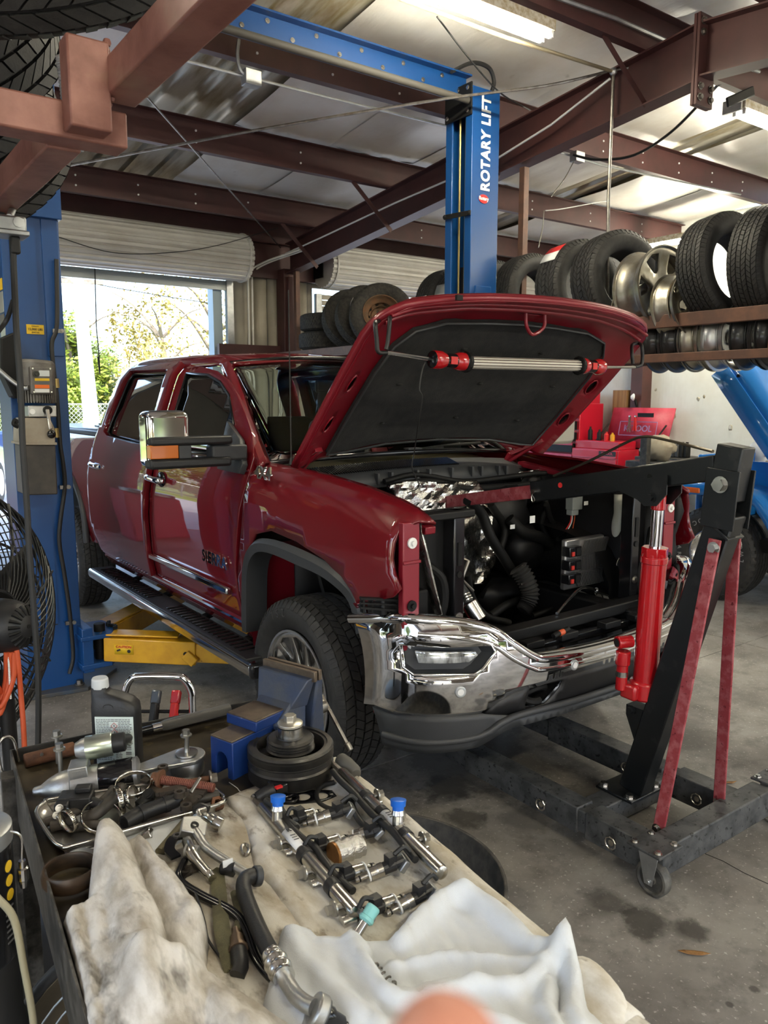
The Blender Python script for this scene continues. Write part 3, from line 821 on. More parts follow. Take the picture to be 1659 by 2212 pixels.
def face_disc(R, x, holes, hub=.035, dish=.03, thick=.008, solidname=None):
    """holed wheel centre, plane normal x, dished"""
    out = [(R * math.cos(2 * PI * k / 48), R * math.sin(2 * PI * k / 48)) for k in range(48)]
    def fn(a, b):
        r = math.hypot(a, b) / R
        return (x - dish * (1 - min(1, r * 1.05) ** 3) + (.02 if r < .32 else 0) * (1 - r / .32), a, b)
    return MB().sheet(out, fn, R / 9, holes)
def circ(cx, cy, r, n=12, sx=1, rot=0):
    pts = []
    for k in range(n):
        a = 2 * PI * k / n; x, y = r * sx * math.cos(a), r * math.sin(a)
        pts.append((cx + x * math.cos(rot) - y * math.sin(rot), cy + x * math.sin(rot) + y * math.cos(rot)))
    return pts

# ================================================================== PICKUP TRUCK
CX, TY = 2.55, 2.90
truck = thing('pickup_truck', 'dark red crew cab pickup truck with its hood raised and front end removed', 'truck', (CX, TY + 1.8, 0))
_SZ = np.array([(.30, .90), (.50, .93), (.56, .965), (.66, .985), (.73, 1.0), (.95, 1.012), (1.12, 1.01), (1.25, .99), (1.36, .965), (1.41, .945), (1.60, .87), (1.80, .785), (1.86, .74), (1.93, .6)])
def s_body(z):
    return float(np.interp(z, _SZ[:, 0], _SZ[:, 1]))
def s_sm(z):
    return (s_body(z - .03) + 2 * s_body(z) + s_body(z + .03)) / 4
def LP(s, u, z): return V((CX - s * .92, TY + u, z))
def side(sg, off=0):
    return lambda a, b: LP(sg * (s_sm(b) + off), a, b)
ZTOP = np.array([(-.85, 1.20), (-.775, 1.233), (-.703, 1.272), (-.604, 1.298), (-.385, 1.330), (-.088, 1.354), (.242, 1.366), (.56, 1.372)])
def fender(sg):
    def fn(u, b):
        zt = float(np.interp(u, ZTOP[:, 0], ZTOP[:, 1])); zr = zt - .17
        k = max(0, min(1, (-u - .45) / .35)); inn = .045 * k * k          # the nose turns in
        bul = .012 * math.exp(-((u + .03) / .42) ** 2) * math.exp(-((min(b, 1.1) - 1.0) / .16) ** 2)
        if b <= 1.0: return LP(sg * (s_sm(b) - inn + bul), u, b)
        if b <= 1.1:
            z = 1.0 + (b - 1.0) / .1 * (zr - 1.0); return LP(sg * (1.01 - inn + bul), u, z)
        t = min(1, (b - 1.1) / .2) * PI / 2
        return LP(sg * (.85 + .16 * math.cos(t) - inn * (1 - t / 2)), u, zr + (zt - zr) * math.sin(t))
    return fn
arch = [(.482, .624), (.470, .80), (.452, .90), (.408, .975), (.320, 1.028), (.159, 1.048), (-.065, 1.042), (-.275, 1.022), (-.399, .992), (-.466, .945), (-.513, .89)]
fdoor = [(.545, .60), (.56, .84), (.50, 1.15), (.455, 1.30), (.44, 1.40), (.524, 1.50), (.667, 1.597), (.829, 1.691), (.981, 1.766), (1.188, 1.822), (1.427, 1.851), (1.742, 1.867), (1.725, 1.75), (1.69, 1.45), (1.685, 1.25), (1.735, .98), (1.735, .60)]
fglass = [(.753, 1.54), (.918, 1.685), (1.085, 1.757), (1.289, 1.80), (1.62, 1.818), (1.60, 1.70), (1.575, 1.50), (1.57, 1.385), (.76, 1.385)]
rdoor = [(1.745, .60), (1.745, .98), (1.695, 1.25), (1.70, 1.45), (1.735, 1.75), (1.752, 1.868), (2.2, 1.868), (2.70, 1.855), (2.74, 1.80), (2.81, 1.50), (2.84, 1.40), (2.90, 1.14), (2.895, .80), (2.83, .68), (2.74, .60)]
rglass = [(1.81, 1.385), (1.82, 1.50), (1.83, 1.65), (1.865, 1.825), (2.60, 1.838), (2.625, 1.78), (2.70, 1.50), (2.695, 1.435), (2.60, 1.41), (2.10, 1.385)]
M_tint = mat('dark tinted window', (.010, .013, .012), .03, 0, coat=1, spec=.8, coat_rough=.01)
for sg in (1, -1):
    f = fender(sg)
    fo = [(.485, .60)] + arch[::1] + [(-.49, .905), (-.593, .93), (-.70, .965), (-.735, 1.0), (-.705, 1.05), (-.692, 1.10), (-.70, 1.19), (-.74, 1.25), (-.775, 1.30), (.55, 1.30), (.455, 1.20), (.44, 1.12), (.49, .98), (.545, .80), (.53, .60)]
    fb = MB().sheet(fo, f, .045).build('fender', M_paint, truck, solid=.012, smooth=50)
    # arch flare
    def flare_loop(off, ins):
        pts = []
        n = len(arch)
        cu, cz = -.02, .62
        for (u, b) in arch + [(-.545, .80)]:
            d = V((u - cu, b - cz)); L = d.length; d *= (L - ins) / L
            pts.append(LP(sg * (1.008 + off - (.02 if u < -.4 else 0)), cu + d.x, cz + d.y))
        return bez([LP(sg * (1.0 + off), .488 - ins * .8, .56)] + pts, 3)
    A, B, Cc = flare_loop(-.005, -.004), flare_loop(.022, .018), flare_loop(.018, .062); D = flare_loop(-.10, .066)
    m = MB(); n = len(A)
    m.add(A + B + Cc + D, [(k * n + i, k * n + i + 1, (k + 1) * n + i + 1, (k + 1) * n + i) for k in range(3) for i in range(n - 1)])
    m.build('wheel_arch_flare', M_greyp, truck, smooth=50)
    # inner arch liner
    m = MB()
    lin = [(.46, .45)] + arch + [(-.56, .80), (-.57, .5)]
    m.grid(lambda a, b: LP(sg * (.97 - .42 * b), lin[min(len(lin) - 1, int(round(a * (len(lin) - 1))))][0] * .97, lin[min(len(lin) - 1, int(round(a * (len(lin) - 1))))][1] - .02), len(lin), 4)
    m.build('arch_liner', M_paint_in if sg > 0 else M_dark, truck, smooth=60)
    MB().sheet(fdoor, side(sg), .055, [fglass]).build('front_door', M_paint, truck, solid=.035, bevel=.004, smooth=45)
    MB().sheet(rdoor, side(sg), .055, [rglass]).build('rear_door', M_paint, truck, solid=.035, bevel=.004, smooth=45)
    fd = [o for o in truck.children if o.name.split('.')[0] == 'front_door'][-1]; rd = [o for o in truck.children if o.name.split('.')[0] == 'rear_door'][-1]
    MB().sheet(fglass, side(sg, -.018), .08).build('window', M_tint, fd, solid=.004, smooth=60)
    MB().sheet(rglass, side(sg, -.018), .08).build('window', M_tint, rd, solid=.004, smooth=60)
    # window seals: dark edge and bright sill strip
    for g, dd in ((fglass, fd), (rglass, rd)):
        MB().tube([LP(sg * (s_sm(z) - .004), u, z) for u, z in g], .010, 6, closed=True).build('window_seal', M_blackg, dd, smooth=60)
    MB().tube([LP(sg * (s_sm(1.375) + .008), u, 1.372) for u in (.78, 1.2, 1.66)], .012, 6).build('sill_trim', M_chrome, fd)
    MB().tube([LP(sg * (s_sm(1.375) + .008), u, z) for u, z in ((1.72, 1.372), (2.1, 1.374), (2.55, 1.392), (2.68, 1.42))], .012, 6).build('sill_trim', M_chrome, rd)
    # body side moulding
    MB().bar(LP(sg * 1.018, .62, .727), LP(sg * 1.018, 1.725, .727), .028, .035).build('side_moulding', M_chrome, fd, bevel=.008)
    MB().bar(LP(sg * 1.018, 1.755, .727), LP(sg * 1.018, 2.86, .727), .028, .035).build('side_moulding', M_chrome, rd, bevel=.008)
    # crease lines on the doors
    for (dd, u0, u1) in ((fd, .46, 1.69), (rd, 1.70, 2.83)):
        MB().tube([LP(sg * (s_sm(1.335) + .0), u0, 1.335), LP(sg * (s_sm(1.335) + .0), u1, 1.337)], .006, 6).build('belt_crease', M_paint, dd)
    # handles
    for dd, u in ((fd, 1.55), (rd, 2.70)):
        h = MB().tube(bez([LP(sg * 1.02, u - .10, 1.205), LP(sg * 1.05, u - .07, 1.207), LP(sg * 1.055, u, 1.21), LP(sg * 1.05, u + .09, 1.213), LP(sg * 1.02, u + .115, 1.214)], 4), [.014] * 2 + [.019] * 13 + [.014] * 2, 10).build('door_handle', M_chrome, dd, smooth=60)
        MB().ball((0, 0, 0), 1, 16, (.018, .06, .045), M=Matrix.Translation(LP(sg * 1.0, u - .02, 1.207))).build('handle_cup', M_blackg, h)
    # rocker and cab structure behind the doors
    MB().sheet([(.50, .50), (.50, .595), (2.86, .595), (2.80, .50)], side(sg), .06).build('rocker_panel', M_paint, truck, solid=.03)
    MB().bar(LP(sg * .965, .50, .575), LP(sg * .965, 2.72, .575), .012, .012).build('rocker_trim', M_chrome, truck)
    pil = [LP(sg * .955, .36, 1.365), LP(sg * .90, .56, 1.50), LP(sg * .83, .80, 1.665), LP(sg * .765, 1.04, 1.80), LP(sg * .725, 1.22, 1.865), LP(sg * .70, 1.5, 1.90), LP(sg * .69, 2.1, 1.915), LP(sg * .69, 2.72, 1.91), LP(sg * .72, 2.82, 1.83), LP(sg * .85, 2.90, 1.58), LP(sg * .94, 2.94, 1.41)]
    inn = [LP(sg * .865, .42, 1.37), LP(sg * .81, .66, 1.53), LP(sg * .745, .90, 1.70), LP(sg * .68, 1.12, 1.82), LP(sg * .64, 1.26, 1.872), LP(sg * .60, 1.5, 1.915), LP(sg * .60, 2.1, 1.93), LP(sg * .60, 2.70, 1.925), LP(sg * .62, 2.86, 1.83), LP(sg * .75, 2.95, 1.58), LP(sg * .84, 2.99, 1.41)]
    P1, P2 = bez(pil, 5), bez(inn, 5)
    out2 = [LP(sg * (s_sm(min(1.86, p.z)) - .004), p.y - TY + (.03 if p.y - TY < 1.2 else 0), min(1.86, p.z - .02)) if True else p for p in P1]
    mid = [p.lerp(q, .45) + V((0, -.012, .016)) for p, q in zip(P1, P2)]
    n = len(P1); m = MB()
    inner = [q - V((0, -.02, .05)) for q in P2]
    m.add(out2 + P1 + mid + P2 + inner, [(k * n + i, k * n + i + 1, (k + 1) * n + i + 1, (k + 1) * n + i) for k in range(4) for i in range(n - 1)])
    m.build('roof_pillar', M_paint, truck, solid=.02, smooth=50)
    # rear quarter: cab corner and bed side with its wheel opening
    bed = [(2.935, .62), (2.935, 1.14), (2.90, 1.40), (4.80, 1.40), (4.84, 1.1), (4.80, .62), (4.22, .58)]
    for k in range(13):
        a = PI * k / 12; bed.append((3.645 + .50 * math.cos(a) * 1.04, .60 + .47 * math.sin(a) ** .8 * 1.0))
    MB().sheet(bed, side(sg), .07).build('bed_side', M_paint, truck, solid=.03, bevel=.004, smooth=45)
    MB().tube(bez([LP(sg * 1.012, 3.645 + .53 * math.cos(PI * k / 12), .60 + .50 * math.sin(PI * k / 12) ** .8) for k in range(13)], 2), .026, 8).build('wheel_arch_flare', M_greyp, truck, smooth=60)
    MB().bar(LP(sg * .88, 2.92, 1.415), LP(sg * .88, 4.8, 1.415), .13, .035).build('bed_rail_cap', M_blackp, truck, bevel=.01)
    # running board
    rb_ = MB().prism([(-.085, -.035), (.075, -.035), (.085, -.01), (.085, .018), (.07, .03), (-.07, .03), (-.09, .012)], .24, 2.78,
                     Matrix(((-sg, 0, 0, CX - sg * .94), (0, 0, 1, TY), (0, 1, 0, .445), (0, 0, 0, 1)))).build('running_board', M_chrome_soft, truck, bevel=.006, label='chrome and black running board')
    MB().box((CX - sg * .94, TY + 1.51, .478), (.145, 2.44, .012)).build('tread_strip', M_blackp, rb_, bevel=.004)
    MB().box((CX - sg * .94, TY + .225, .444), (.172, .04, .072)).build('end_cap', M_blackg, rb_, bevel=.012)
    for u0 in (.42, 1.68):
        for k in range(19):
            u = u0 + k * .052
            MB().bar(LP(sg * .965, u, .487), LP(sg * 1.07, u + .0, .487), .016, .007).build('step_rib', M_blackg, rb_, bevel=.002, smooth=0)
    for u in (.62, 1.15, 1.75, 2.3):
        MB().bar(LP(sg * .70, u, .52), LP(sg * .99, u, .44), .06, .02).build('bracket', M_dark, rb_)
# roof, rear wall, floor, dash
ROOF = [(1.22, 1.872), (1.5, 1.925), (2.1, 1.94), (2.72, 1.93)]
def roof_fn(a, b):
    i = a * 3; k = min(2, int(i)); t = i - k
    u = ROOF[k][0] * (1 - t) + ROOF[k + 1][0] * t; z = ROOF[k][1] * (1 - t) + ROOF[k + 1][1] * t
    s = (2 * b - 1) * .64
    return LP(s, u - .10 * (1 - (s / .64) ** 2) * (1 - a), z + .022 * (1 - (s / .64) ** 2) * (1) )
MB().grid(roof_fn, 13, 15).build('roof', M_paint, truck, solid=.03, smooth=60)
MB().grid(lambda a, b: LP((2 * b - 1) * (.70 + .14 * a), 2.76 + .20 * a, 1.93 - .55 * a), 4, 8).build('rear_window', M_glass, truck, solid=.005)
MB().box((CX, TY + 2.93, .95), (1.70, .04, .86)).build('cab_back', M_paint, truck)
MB().box((CX, TY + 1.7, .55), (1.64, 2.5, .08)).build('cab_floor', M_dark, truck)
M_dash = mat('tan dashboard', (.42, .35, .20), .6, noise_col=(.34, .28, .16), scale=4)
M_seat = mat('grey seat cloth', (.07, .065, .055), .8)
MB().grid(lambda a, b: LP((2 * b - 1) * .84, .52 + .62 * a, 1.30 + .03 * math.sin(PI * a) - .16 * max(0, a - .8) * 5), 12, 14).build('dashboard', M_dash, truck, solid=.04)
MB().box((CX, TY + 1.1, 1.05), (1.52, .1, .4)).build('dash_front', M_seat, truck, bevel=.02)
for s in (-.42, .42):
    st = MB().box((CX + s, TY + 1.72, 1.22), (.5, .16, .62), taper=.86).build('seat', M_seat, truck, bevel=.05, seg=3)
    MB().box((CX + s, TY + 1.75, 1.63), (.26, .11, .2)).build('headrest', M_seat, st, bevel=.04, seg=3)
    MB().box((CX + s, TY + 1.45, .93), (.5, .5, .14)).build('cushion', M_seat, st, bevel=.05)
MB().box((CX, TY + 2.65, 1.2), (1.5, .16, .66)).build('rear_seat', M_seat, truck, bevel=.05)
sw = MB().tube([LP(-.42 + .19 * math.cos(2 * PI * k / 24), 1.22 - .07 * math.sin(2 * PI * k / 24), 1.28 + .17 * math.sin(2 * PI * k / 24)) for k in range(24)], .016, 8, closed=True).build('steering_wheel', M_seat, truck)
MB().box(LP(-.05, .75, 1.36), (.5, .12, .012)).build('papers_on_dash', mat('pale green paper', (.45, .62, .5), .7), truck)
# windshield
def ws(a, b):
    s = (2 * b - 1); c = 1 - s * s
    sb, st = .85 * s, .66 * s
    return LP(sb + (st - sb) * a, .46 - .13 * c + (.80 - .0 * c) * a + .0, 1.365 + .03 * c + .495 * a + .012 * c * a)
MB().grid(ws, 10, 18).build('windshield', M_glass, truck, solid=.005, smooth=60)
m = MB()
m.tube([ws(0, k / 16) for k in range(17)] , .014, 6).tube([ws(1, k / 16) + V((0, 0, .006)) for k in range(17)], .014, 6)
m.tube([ws(k / 10, 0) for k in range(11)], .014, 6).tube([ws(k / 10, 1) for k in range(11)], .014, 6)
m.build('windshield_seal', M_blackg, truck, smooth=60)
MB().box(LP(0, 1.12, 1.74), (.24, .03, .07)).build('rear_view_mirror', M_blackp, truck, bevel=.01)
# bed: folding cover and rolled gear on it
MB().box((CX, TY + 3.85, 1.43), (1.58, 1.86, .03)).build('bed_cover', mat('black vinyl cover', (.03, .035, .04), .3, coat=.3), truck, bevel=.01)
for k in range(3):
    MB().box((CX, TY + 3.05 + k * .11, 1.462 + .018 * (k % 2)), (1.52, .2, .022), Matrix.Translation((0, 0, 0))).build('folded_panel', M_blackg, truck, bevel=.008)
MB().box((CX, TY + 4.83, 1.1), (1.6, .05, .6)).build('tailgate', M_paint, truck, bevel=.02)
MB().box((CX, TY + 4.95, .62), (1.75, .2, .2)).build('rear_bumper', M_chrome_soft, truck, bevel=.03)
MB().box((CX, TY + 3.8, .75), (1.5, 1.9, .3)).build('bed_floor', M_dark, truck)
# chassis
for s in (-.45, .45):
    MB().box((CX + s, TY + 1.9, .55), (.1, 5.4, .16)).build('frame_rail', M_dark, truck)
MB().cyl((CX - .72, TY + 3.645, .41), (CX + .72, TY + 3.645, .41), .06).ball((CX, TY + 3.645, .41), .16).build('rear_axle', M_dark, truck)
MB().cyl((CX - .72, TY, .41), (CX + .72, TY, .41), .035).box((CX, TY, .42), (.6, .3, .16)).build('front_axle', M_dark, truck)
# wheels
def truck_wheel(sg, u, steer=0):
    t0 = MB(); w = tire_mb(.405, .275, .262, 5, 64, .5)
    w.build('tire', M_rubber, truck, smooth=40)
    t = [o for o in truck.children if o.name.split('.')[0] == 'tire'][-1]
    bb = barrel_mb(.262, .235); bb.build('rim', M_alloy, t, smooth=40)
    rim = [o for o in t.children if o.name.split('.')[0] == 'rim'][-1]
    # face: six paired spokes
    holes = []
    N = 6
    for k in range(N):
        a = 2 * PI * k / N
        def q(r, da): return (r * math.cos(a + da), r * math.sin(a + da))
        holes.append([q(.232, -.20), q(.238, 0), q(.232, .20), q(.15, .10), q(.135, 0), q(.15, -.10)])
        a += PI / N
        holes.append([q(.232, -.17), q(.238, 0), q(.232, .17), q(.12, .12), q(.105, 0), q(.12, -.12)])
    fc = face_disc(.254, .098, holes, dish=.028)
    if sg > 0: fc.v = [(-x, y, z) for x, y, z in fc.v]
    fo = fc.build('wheel_face', M_alum_b, t, solid=.022, bevel=.003, smooth=35, off=0)
    hb = MB().cyl((-sg * .095, 0, 0), (-sg * .125, 0, 0), .036, .030, 20).build('center_cap', M_blackg, t)
    lg = MB()
    for k in range(6):
        a = 2 * PI * k / 6 + .2; lg.cyl((-sg * .07, .068 * math.cos(a), .068 * math.sin(a)), (-sg * .105, .068 * math.cos(a), .068 * math.sin(a)), .011, n=6)
    lg.build('lug_nuts', M_chrome, t)
    br = MB().lathe([(.17, -.01), (.17, .01), (.06, .012), (.06, -.012)], 32, AX(), closed=True).build('brake_disc', M_steeld, t)
    W = Matrix.Translation(LP(sg * .875, u, .405)) @ Matrix.Rotation(steer, 4, 'Z')
    for o in (t,):
        o.matrix_basis = W
    for o in [rim, fo, hb, lg, br]: pass
    return t
for sg in (1, -1):
    for u in (0, 3.645): truck_wheel(sg, u)
t = [o for o in truck.children if o.name.split('.')[0] == 'tire'][0]
# sidewall letters of the near front tire
for i, ch in enumerate('LS2'):
    a = math.radians(118 - i * 9); r = .345
    M = fr((-.1375, r * math.cos(a) * -1, r * math.sin(a)), V((0, math.sin(a), math.cos(a))) * 1, (-1, 0, 0))
    text(ch, .052, M, mat('tire lettering', (.05, .05, .05), .5) if i == 0 else MATS['tire lettering'], t, 'tire_lettering', .0015)

# front bumper
def rm_(l): return [(0 if a == 0 else math.copysign(max(.002, (abs(a) - .08) / .92), a), b) for a, b in l]
def u_bump(s):
    p = 3.2; a = min(abs(s), 1.0199) / 1.02
    return -.97 + .52 * (1 - (1 - a ** p) ** (1 / p))
def bfn(s, z):
    k = (z - .70) / .18
    return LP(s, u_bump(s) + .03 * k * k + (.0 if z < .8 else .02 * (z - .8) / .1), z)
top = [(-1.018, .845), (-.97, .885), (-.90, .885), (-.78, .870), (-.68, .838), (-.60, .775), (-.52, .722), (-.46, .703), (-.3, .692), (0, .686)]; top = rm_(top)
bump_o = rm_([(-1.015, .525)] + [(-.94, .530), (-.73, .530), (-.66, .565), (-.60, .598), (-.40, .612), (0, .614)])
out_l = bump_o + [(-a, b) for a, b in reversed(bump_o[:-1])] + [(-a, b) for a, b in top[:-1]] + [(a, b) for a, b in reversed(top)]
fog = [(.972, .795), (.71, .79), (.695, .762), (.745, .708), (.775, .690), (.945, .690), (.968, .715)]; fog = rm_(fog)
bumper = MB().sheet(out_l, bfn, .035, [fog, [(-a, b) for a, b in reversed(fog)]]).build('front_bumper', M_chrome, truck, solid=.012, bevel=.0, smooth=60, label='chrome front bumper')
# rolled top lip
topf = [(a, b) for a, b in top] + [(-a, b) for a, b in reversed(top[:-1])]
tl = bez([bfn(a, b) + V((0, .016, -.004)) for a, b in topf], 4)
MB().tube(tl, .021, 10).build('top_lip', M_chrome, bumper, smooth=60)
tl2 = bez([bfn(a, b) + V((0, .055, .004)) for a, b in topf[1:-1]], 4)
m = MB(); n = len(tl2); A = [p + V((0, -.035, .012)) for p in tl2]; B = [p + V((0, .045, .004)) for p in tl2]
m.add(A + B, [(i, i + 1, n + i + 1, n + i) for i in range(n - 1)]); m.build('top_ledge', M_chrome, bumper, solid=.004, smooth=60)
# raised ridge line that runs under the lip
rdg = [(-.93, .835), (-.80, .822), (-.70, .79), (-.62, .73), (-.53, .68), (-.45, .662), (0, .648)]; rdg = rm_(rdg)
rd2 = rdg + [(-a, b) for a, b in reversed(rdg[:-1])]
MB().tube(bez([bfn(a, b) + V((0, .004, 0)) for a, b in rd2], 4), .011, 8).build('ridge', M_chrome, bumper, smooth=60)
for sg in (1, -1):
    # fog lamp pocket
    rim_ = [(sg * a, b) for a, b in fog]
    m = MB(); n = len(rim_)
    A = [bfn(a, b) for a, b in rim_]; cc = V((sum(a for a, b in rim_) / n, sum(b for a, b in rim_) / n))
    B = [bfn(cc.x + (a - cc.x) * .86, cc.y + (b - cc.y) * .80) + V((0, .045, 0)) for a, b in rim_]
    m.add(A + B, [(i, (i + 1) % n, n + (i + 1) % n, n + i) for i in range(n)] + [tuple(range(n, 2 * n))])
    fb = m.build('fog_lamp_bezel', M_greyp, bumper, smooth=30)
    lens = [(sg * a, b) for a, b in rm_(((.937, .778), (.76, .773), (.752, .758), (.785, .735), (.93, .735)))]
    MB().sheet(lens, lambda a, b: bfn(a, b) + V((0, .018, 0)), .03).build('fog_lamp', mat('fog lens', (.75, .78, .78), .08, .6, coat=1, noise_col=(.12, .12, .12), scale=26, stretch=(1, 1, .3)) if sg > 0 else MATS['fog lens'], fb, solid=.02, bevel=.004)
    MB().tube([bfn(sg * (cc.x * sg + (a * sg - cc.x * sg) * 1.03), b + (b - cc.y) * .04) for a, b in rim_], .0075, 8, closed=True).build('fog_trim', M_chrome, bumper, smooth=60)
    for (s, z) in ((.80, .627), (.254, .651)):
        p = bfn(sg * s, z); d = (bfn(sg * s + .01, z) - bfn(sg * s - .01, z)); nrm = V((d.y, -d.x, 0)).normalized()
        if nrm.y > 0: nrm = -nrm
        ps = MB().cyl(p - nrm * .01, p + nrm * .006, .021, n=20).build('parking_sensor', M_silverlab, bumper, bevel=.003)
        MB().cyl(p + nrm * .006, p + nrm * .008, .012, n=16).build('sensor_face', M_white, ps)
# black lower valance, grille and tow hooks
val = [(-1.012, .525), (-.94, .53), (-.73, .528), (-.61, .50), (-.41, .487), (0, .478)]; val = rm_(val)
vlo = [(-1.0, .385), (-.92, .38), (-.74, .395), (-.61, .452), (-.3, .452), (0, .452)]; vlo = rm_(vlo)
vo = val + [(-a, b) for a, b in reversed(val[:-1])] + [(-a, b) for a, b in vlo[:-1]] + [(a, b) for a, b in reversed(vlo)]
def vfn(s, z): return LP(s * .99, u_bump(s) + .02 + .35 * max(0, .46 - z) * .5, z)
vob = MB().sheet(vo, vfn, .04).build('valance', M_greyp, truck, solid=.015, smooth=50)
MB().tube(bez([vfn(a, b) + V((0, -.006, .045)) for a, b in vlo] + [vfn(-a, b) + V((0, -.006, .045)) for a, b in reversed(vlo[:-1])], 3), .014, 8).build('valance_ridge', M_greyp, vob, smooth=60)
gr = [(-.73, .53), (-.66, .575), (-.60, .60), (-.40, .614), (0, .616)]; gr = rm_(gr)
hk = [(.536, .608), (.36, .603), (.375, .57), (.43, .515), (.52, .51), (.54, .53)]; hk = rm_(hk)
glo = rm_([(-.61, .502), (-.41, .488), (0, .480)])
go = [(-.69, .528)] + gr[1:] + [(-a, b) for a, b in reversed(gr[1:-1])] + [(.69, .528)] + [(-a, b) for a, b in glo[:-1]] + [(a, b) for a, b in reversed(glo)]
def gfn(s, z): return LP(s, u_bump(s) + .016 + .03 * ((z - .70) / .18) ** 2, z)
gro = MB().sheet(go, gfn, .035, [hk, [(-a, b) for a, b in reversed(hk)]]).build('lower_grille_panel', M_blackp, truck, solid=.02, smooth=40)
for sg in (1, -1):
    n = len(hk); A = [gfn(sg * a, b) for a, b in hk]; B = [p + V((0, .09, 0)) for p in A]
    MB().add(A + B, [(i, (i + 1) % n, n + (i + 1) % n, n + i) for i in range(n)] + [tuple(range(n, 2 * n))]).build('tow_hook_pocket', M_dark, gro, smooth=0)
    MB().tube([p + V((0, -.004, 0)) for p in A], .007, 6, closed=True).build('pocket_edge', M_blackg, gro)
    c = gfn(sg * .42, .565) + V((0, .035, 0))
    MB().tube([c + V((.05 * math.cos(k * .35) * 1.2, -.03 * abs(math.sin(k * .35)), .028 * math.sin(k * .35) - .01)) for k in range(15)], .015, 8).build('tow_hook', M_dark, gro)
for z0, s0, s1 in ((.575, -.33, .33), (.535, -.36, .36), (.505, -.38, .38)):
    MB().tube([gfn(s0 + (s1 - s0) * k / 10, z0) + V((0, -.004, 0)) for k in range(11)], .005, 6).build('grille_line', M_blackg, gro)
# ------------------------------------------------------------------ raised hood
HA = math.radians(43.5)
def hood(off=0, front=True):
    def fn(s, l):
        h = .055 * (1 - (s / .86) ** 2) + off
        if l > .86: h -= .14 * ((l - .86) / .28) ** 1.7
        h -= .03 * max(0, abs(s) - .72) / .13
        h += .018 * math.exp(-((abs(s) - .42) / .07) ** 2) * min(1, max(0, (1.06 - l) * 4)) * min(1, l * 3)
        bow = .12 * (1 - (s / .86) ** 2) * max(0, 1 - l * 1.2)
        L = l + bow
        return V((2.61 - s * .985, TY + .31 - L * math.cos(HA) + h * math.sin(HA), 1.372 + L * math.sin(HA) + h * math.cos(HA)))
    return fn
hl = [(.84, 0), (.855, .3), (.862, .62), (.86, .84), (.835, .95), (.76, 1.02), (.60, 1.075), (.4, 1.112), (.2, 1.13), (0, 1.136)]
ho = hl + [(-a, b) for a, b in reversed(hl[:-1])]
hood_o = MB().sheet(ho, hood(0), .04).build('hood', M_paint, truck, solid=.012, smooth=60, label='raised dark red hood')
slots = []
for sg in (1, -1):
    for (s, l, rot) in ((.775, .30, 1.57), (.775, .56, 1.57)):
        slots.append(circ(sg * s, l, .022, 10, 2.3, rot))
latch = [(-.06, .985), (.05, .99), (.06, 1.015), (-.05, 1.02)]
inner = MB().sheet([(a * .985, min(b, b * .985) + .004) for a, b in ho], hood(-.035), .04, slots + [latch]).build('inner_frame', M_paint_in, hood_o, solid=.006, smooth=50)
m = MB(); e1 = bez([hood(-.006)(a, b) for a, b in ho[:-1]], 2); e2 = bez([hood(-.037)(a * .985, b * .985 + .004) for a, b in ho[:-1]], 2); n = len(e1)
m.add(e1 + e2, [(i, i + 1, n + i + 1, n + i) for i in range(n - 1)]); m.build('hood_edge', M_paint_in, hood_o, solid=.003, smooth=60)
for q in slots:
    c = V((sum(a for a, b in q) / len(q), sum(b for a, b in q) / len(q)))
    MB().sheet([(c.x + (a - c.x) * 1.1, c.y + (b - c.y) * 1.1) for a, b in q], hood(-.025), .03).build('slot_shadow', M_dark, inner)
    MB().tube([hood(-.042)(a, b) for a, b in q], .005, 6, closed=True).build('slot_lip', M_paint_in, inner)
lin = [(.69, .07), (.695, .3), (.69, .62), (.665, .78), (.60, .865), (.45, .905), (.2, .925), (0, .93)]
lin = [(.35, .045), (.60, .05)] + lin; lin = [(0, .03)] + lin
lo_ = lin + [(-a, b) for a, b in reversed(lin[1:-1])]
liner = MB().sheet(lo_, hood(-.052), .04).build('hood_liner', M_liner, hood_o, solid=.018, off=0, smooth=50, bevel=.006)
for (s, l) in ((.45, .22), (0, .22), (-.45, .22), (.5, .52), (-.5, .52), (.25, .75), (-.25, .75), (0, .5)):
    p = hood(-.066)(s, l)
    MB().ball(p, .014, 10, (1, 1, .5)).build('liner_clip', M_liner, liner)
MB().tube([hood(-.068)(a, b) for a, b in lo_], .006, 6, closed=True).build('liner_edge', M_greyp, liner, smooth=60)
# ridges pressed into the front frame
for l, r in ((1.02, .012), (1.065, .009)):
    MB().tube(bez([hood(-.040)(s * .80, l - .10 * (abs(s)) ** 2.5) for s in [x / 8 for x in range(-8, 9)]], 2), r, 8).build('frame_ridge', M_paint_in, inner, smooth=60)
st = MB().tube(bez([hood(-.045)(.06, 1.0), hood(-.10)(.05, .96), hood(-.13)(-.0, .93), hood(-.10)(-.06, .96), hood(-.045)(-.06, 1.0)], 4), .008, 8).build('hood_striker', M_paint_in, inner)
for s in (-.28, .30, .56):
    MB().box((0, 0, 0), (.03, .012, .02), Matrix.Translation(hood(-.03)(s, 1.10))).build('rubber_stop', M_dark, inner)
for sg in (1, -1):   # hinges
    a = LP(sg * .76, .40, 1.25); b = LP(sg * .77, .33, 1.36); c = hood(-.05)(sg * .75, .12)
    MB().bar(a, b, .05, .02).bar(b, c, .045, .02).tube([a, a + V((0, -.05, .06)), c], .012, 6).hexbolt(b, (sg * -1, 0, 0), .012).build('hood_hinge', M_paint_in, truck, bevel=.003)

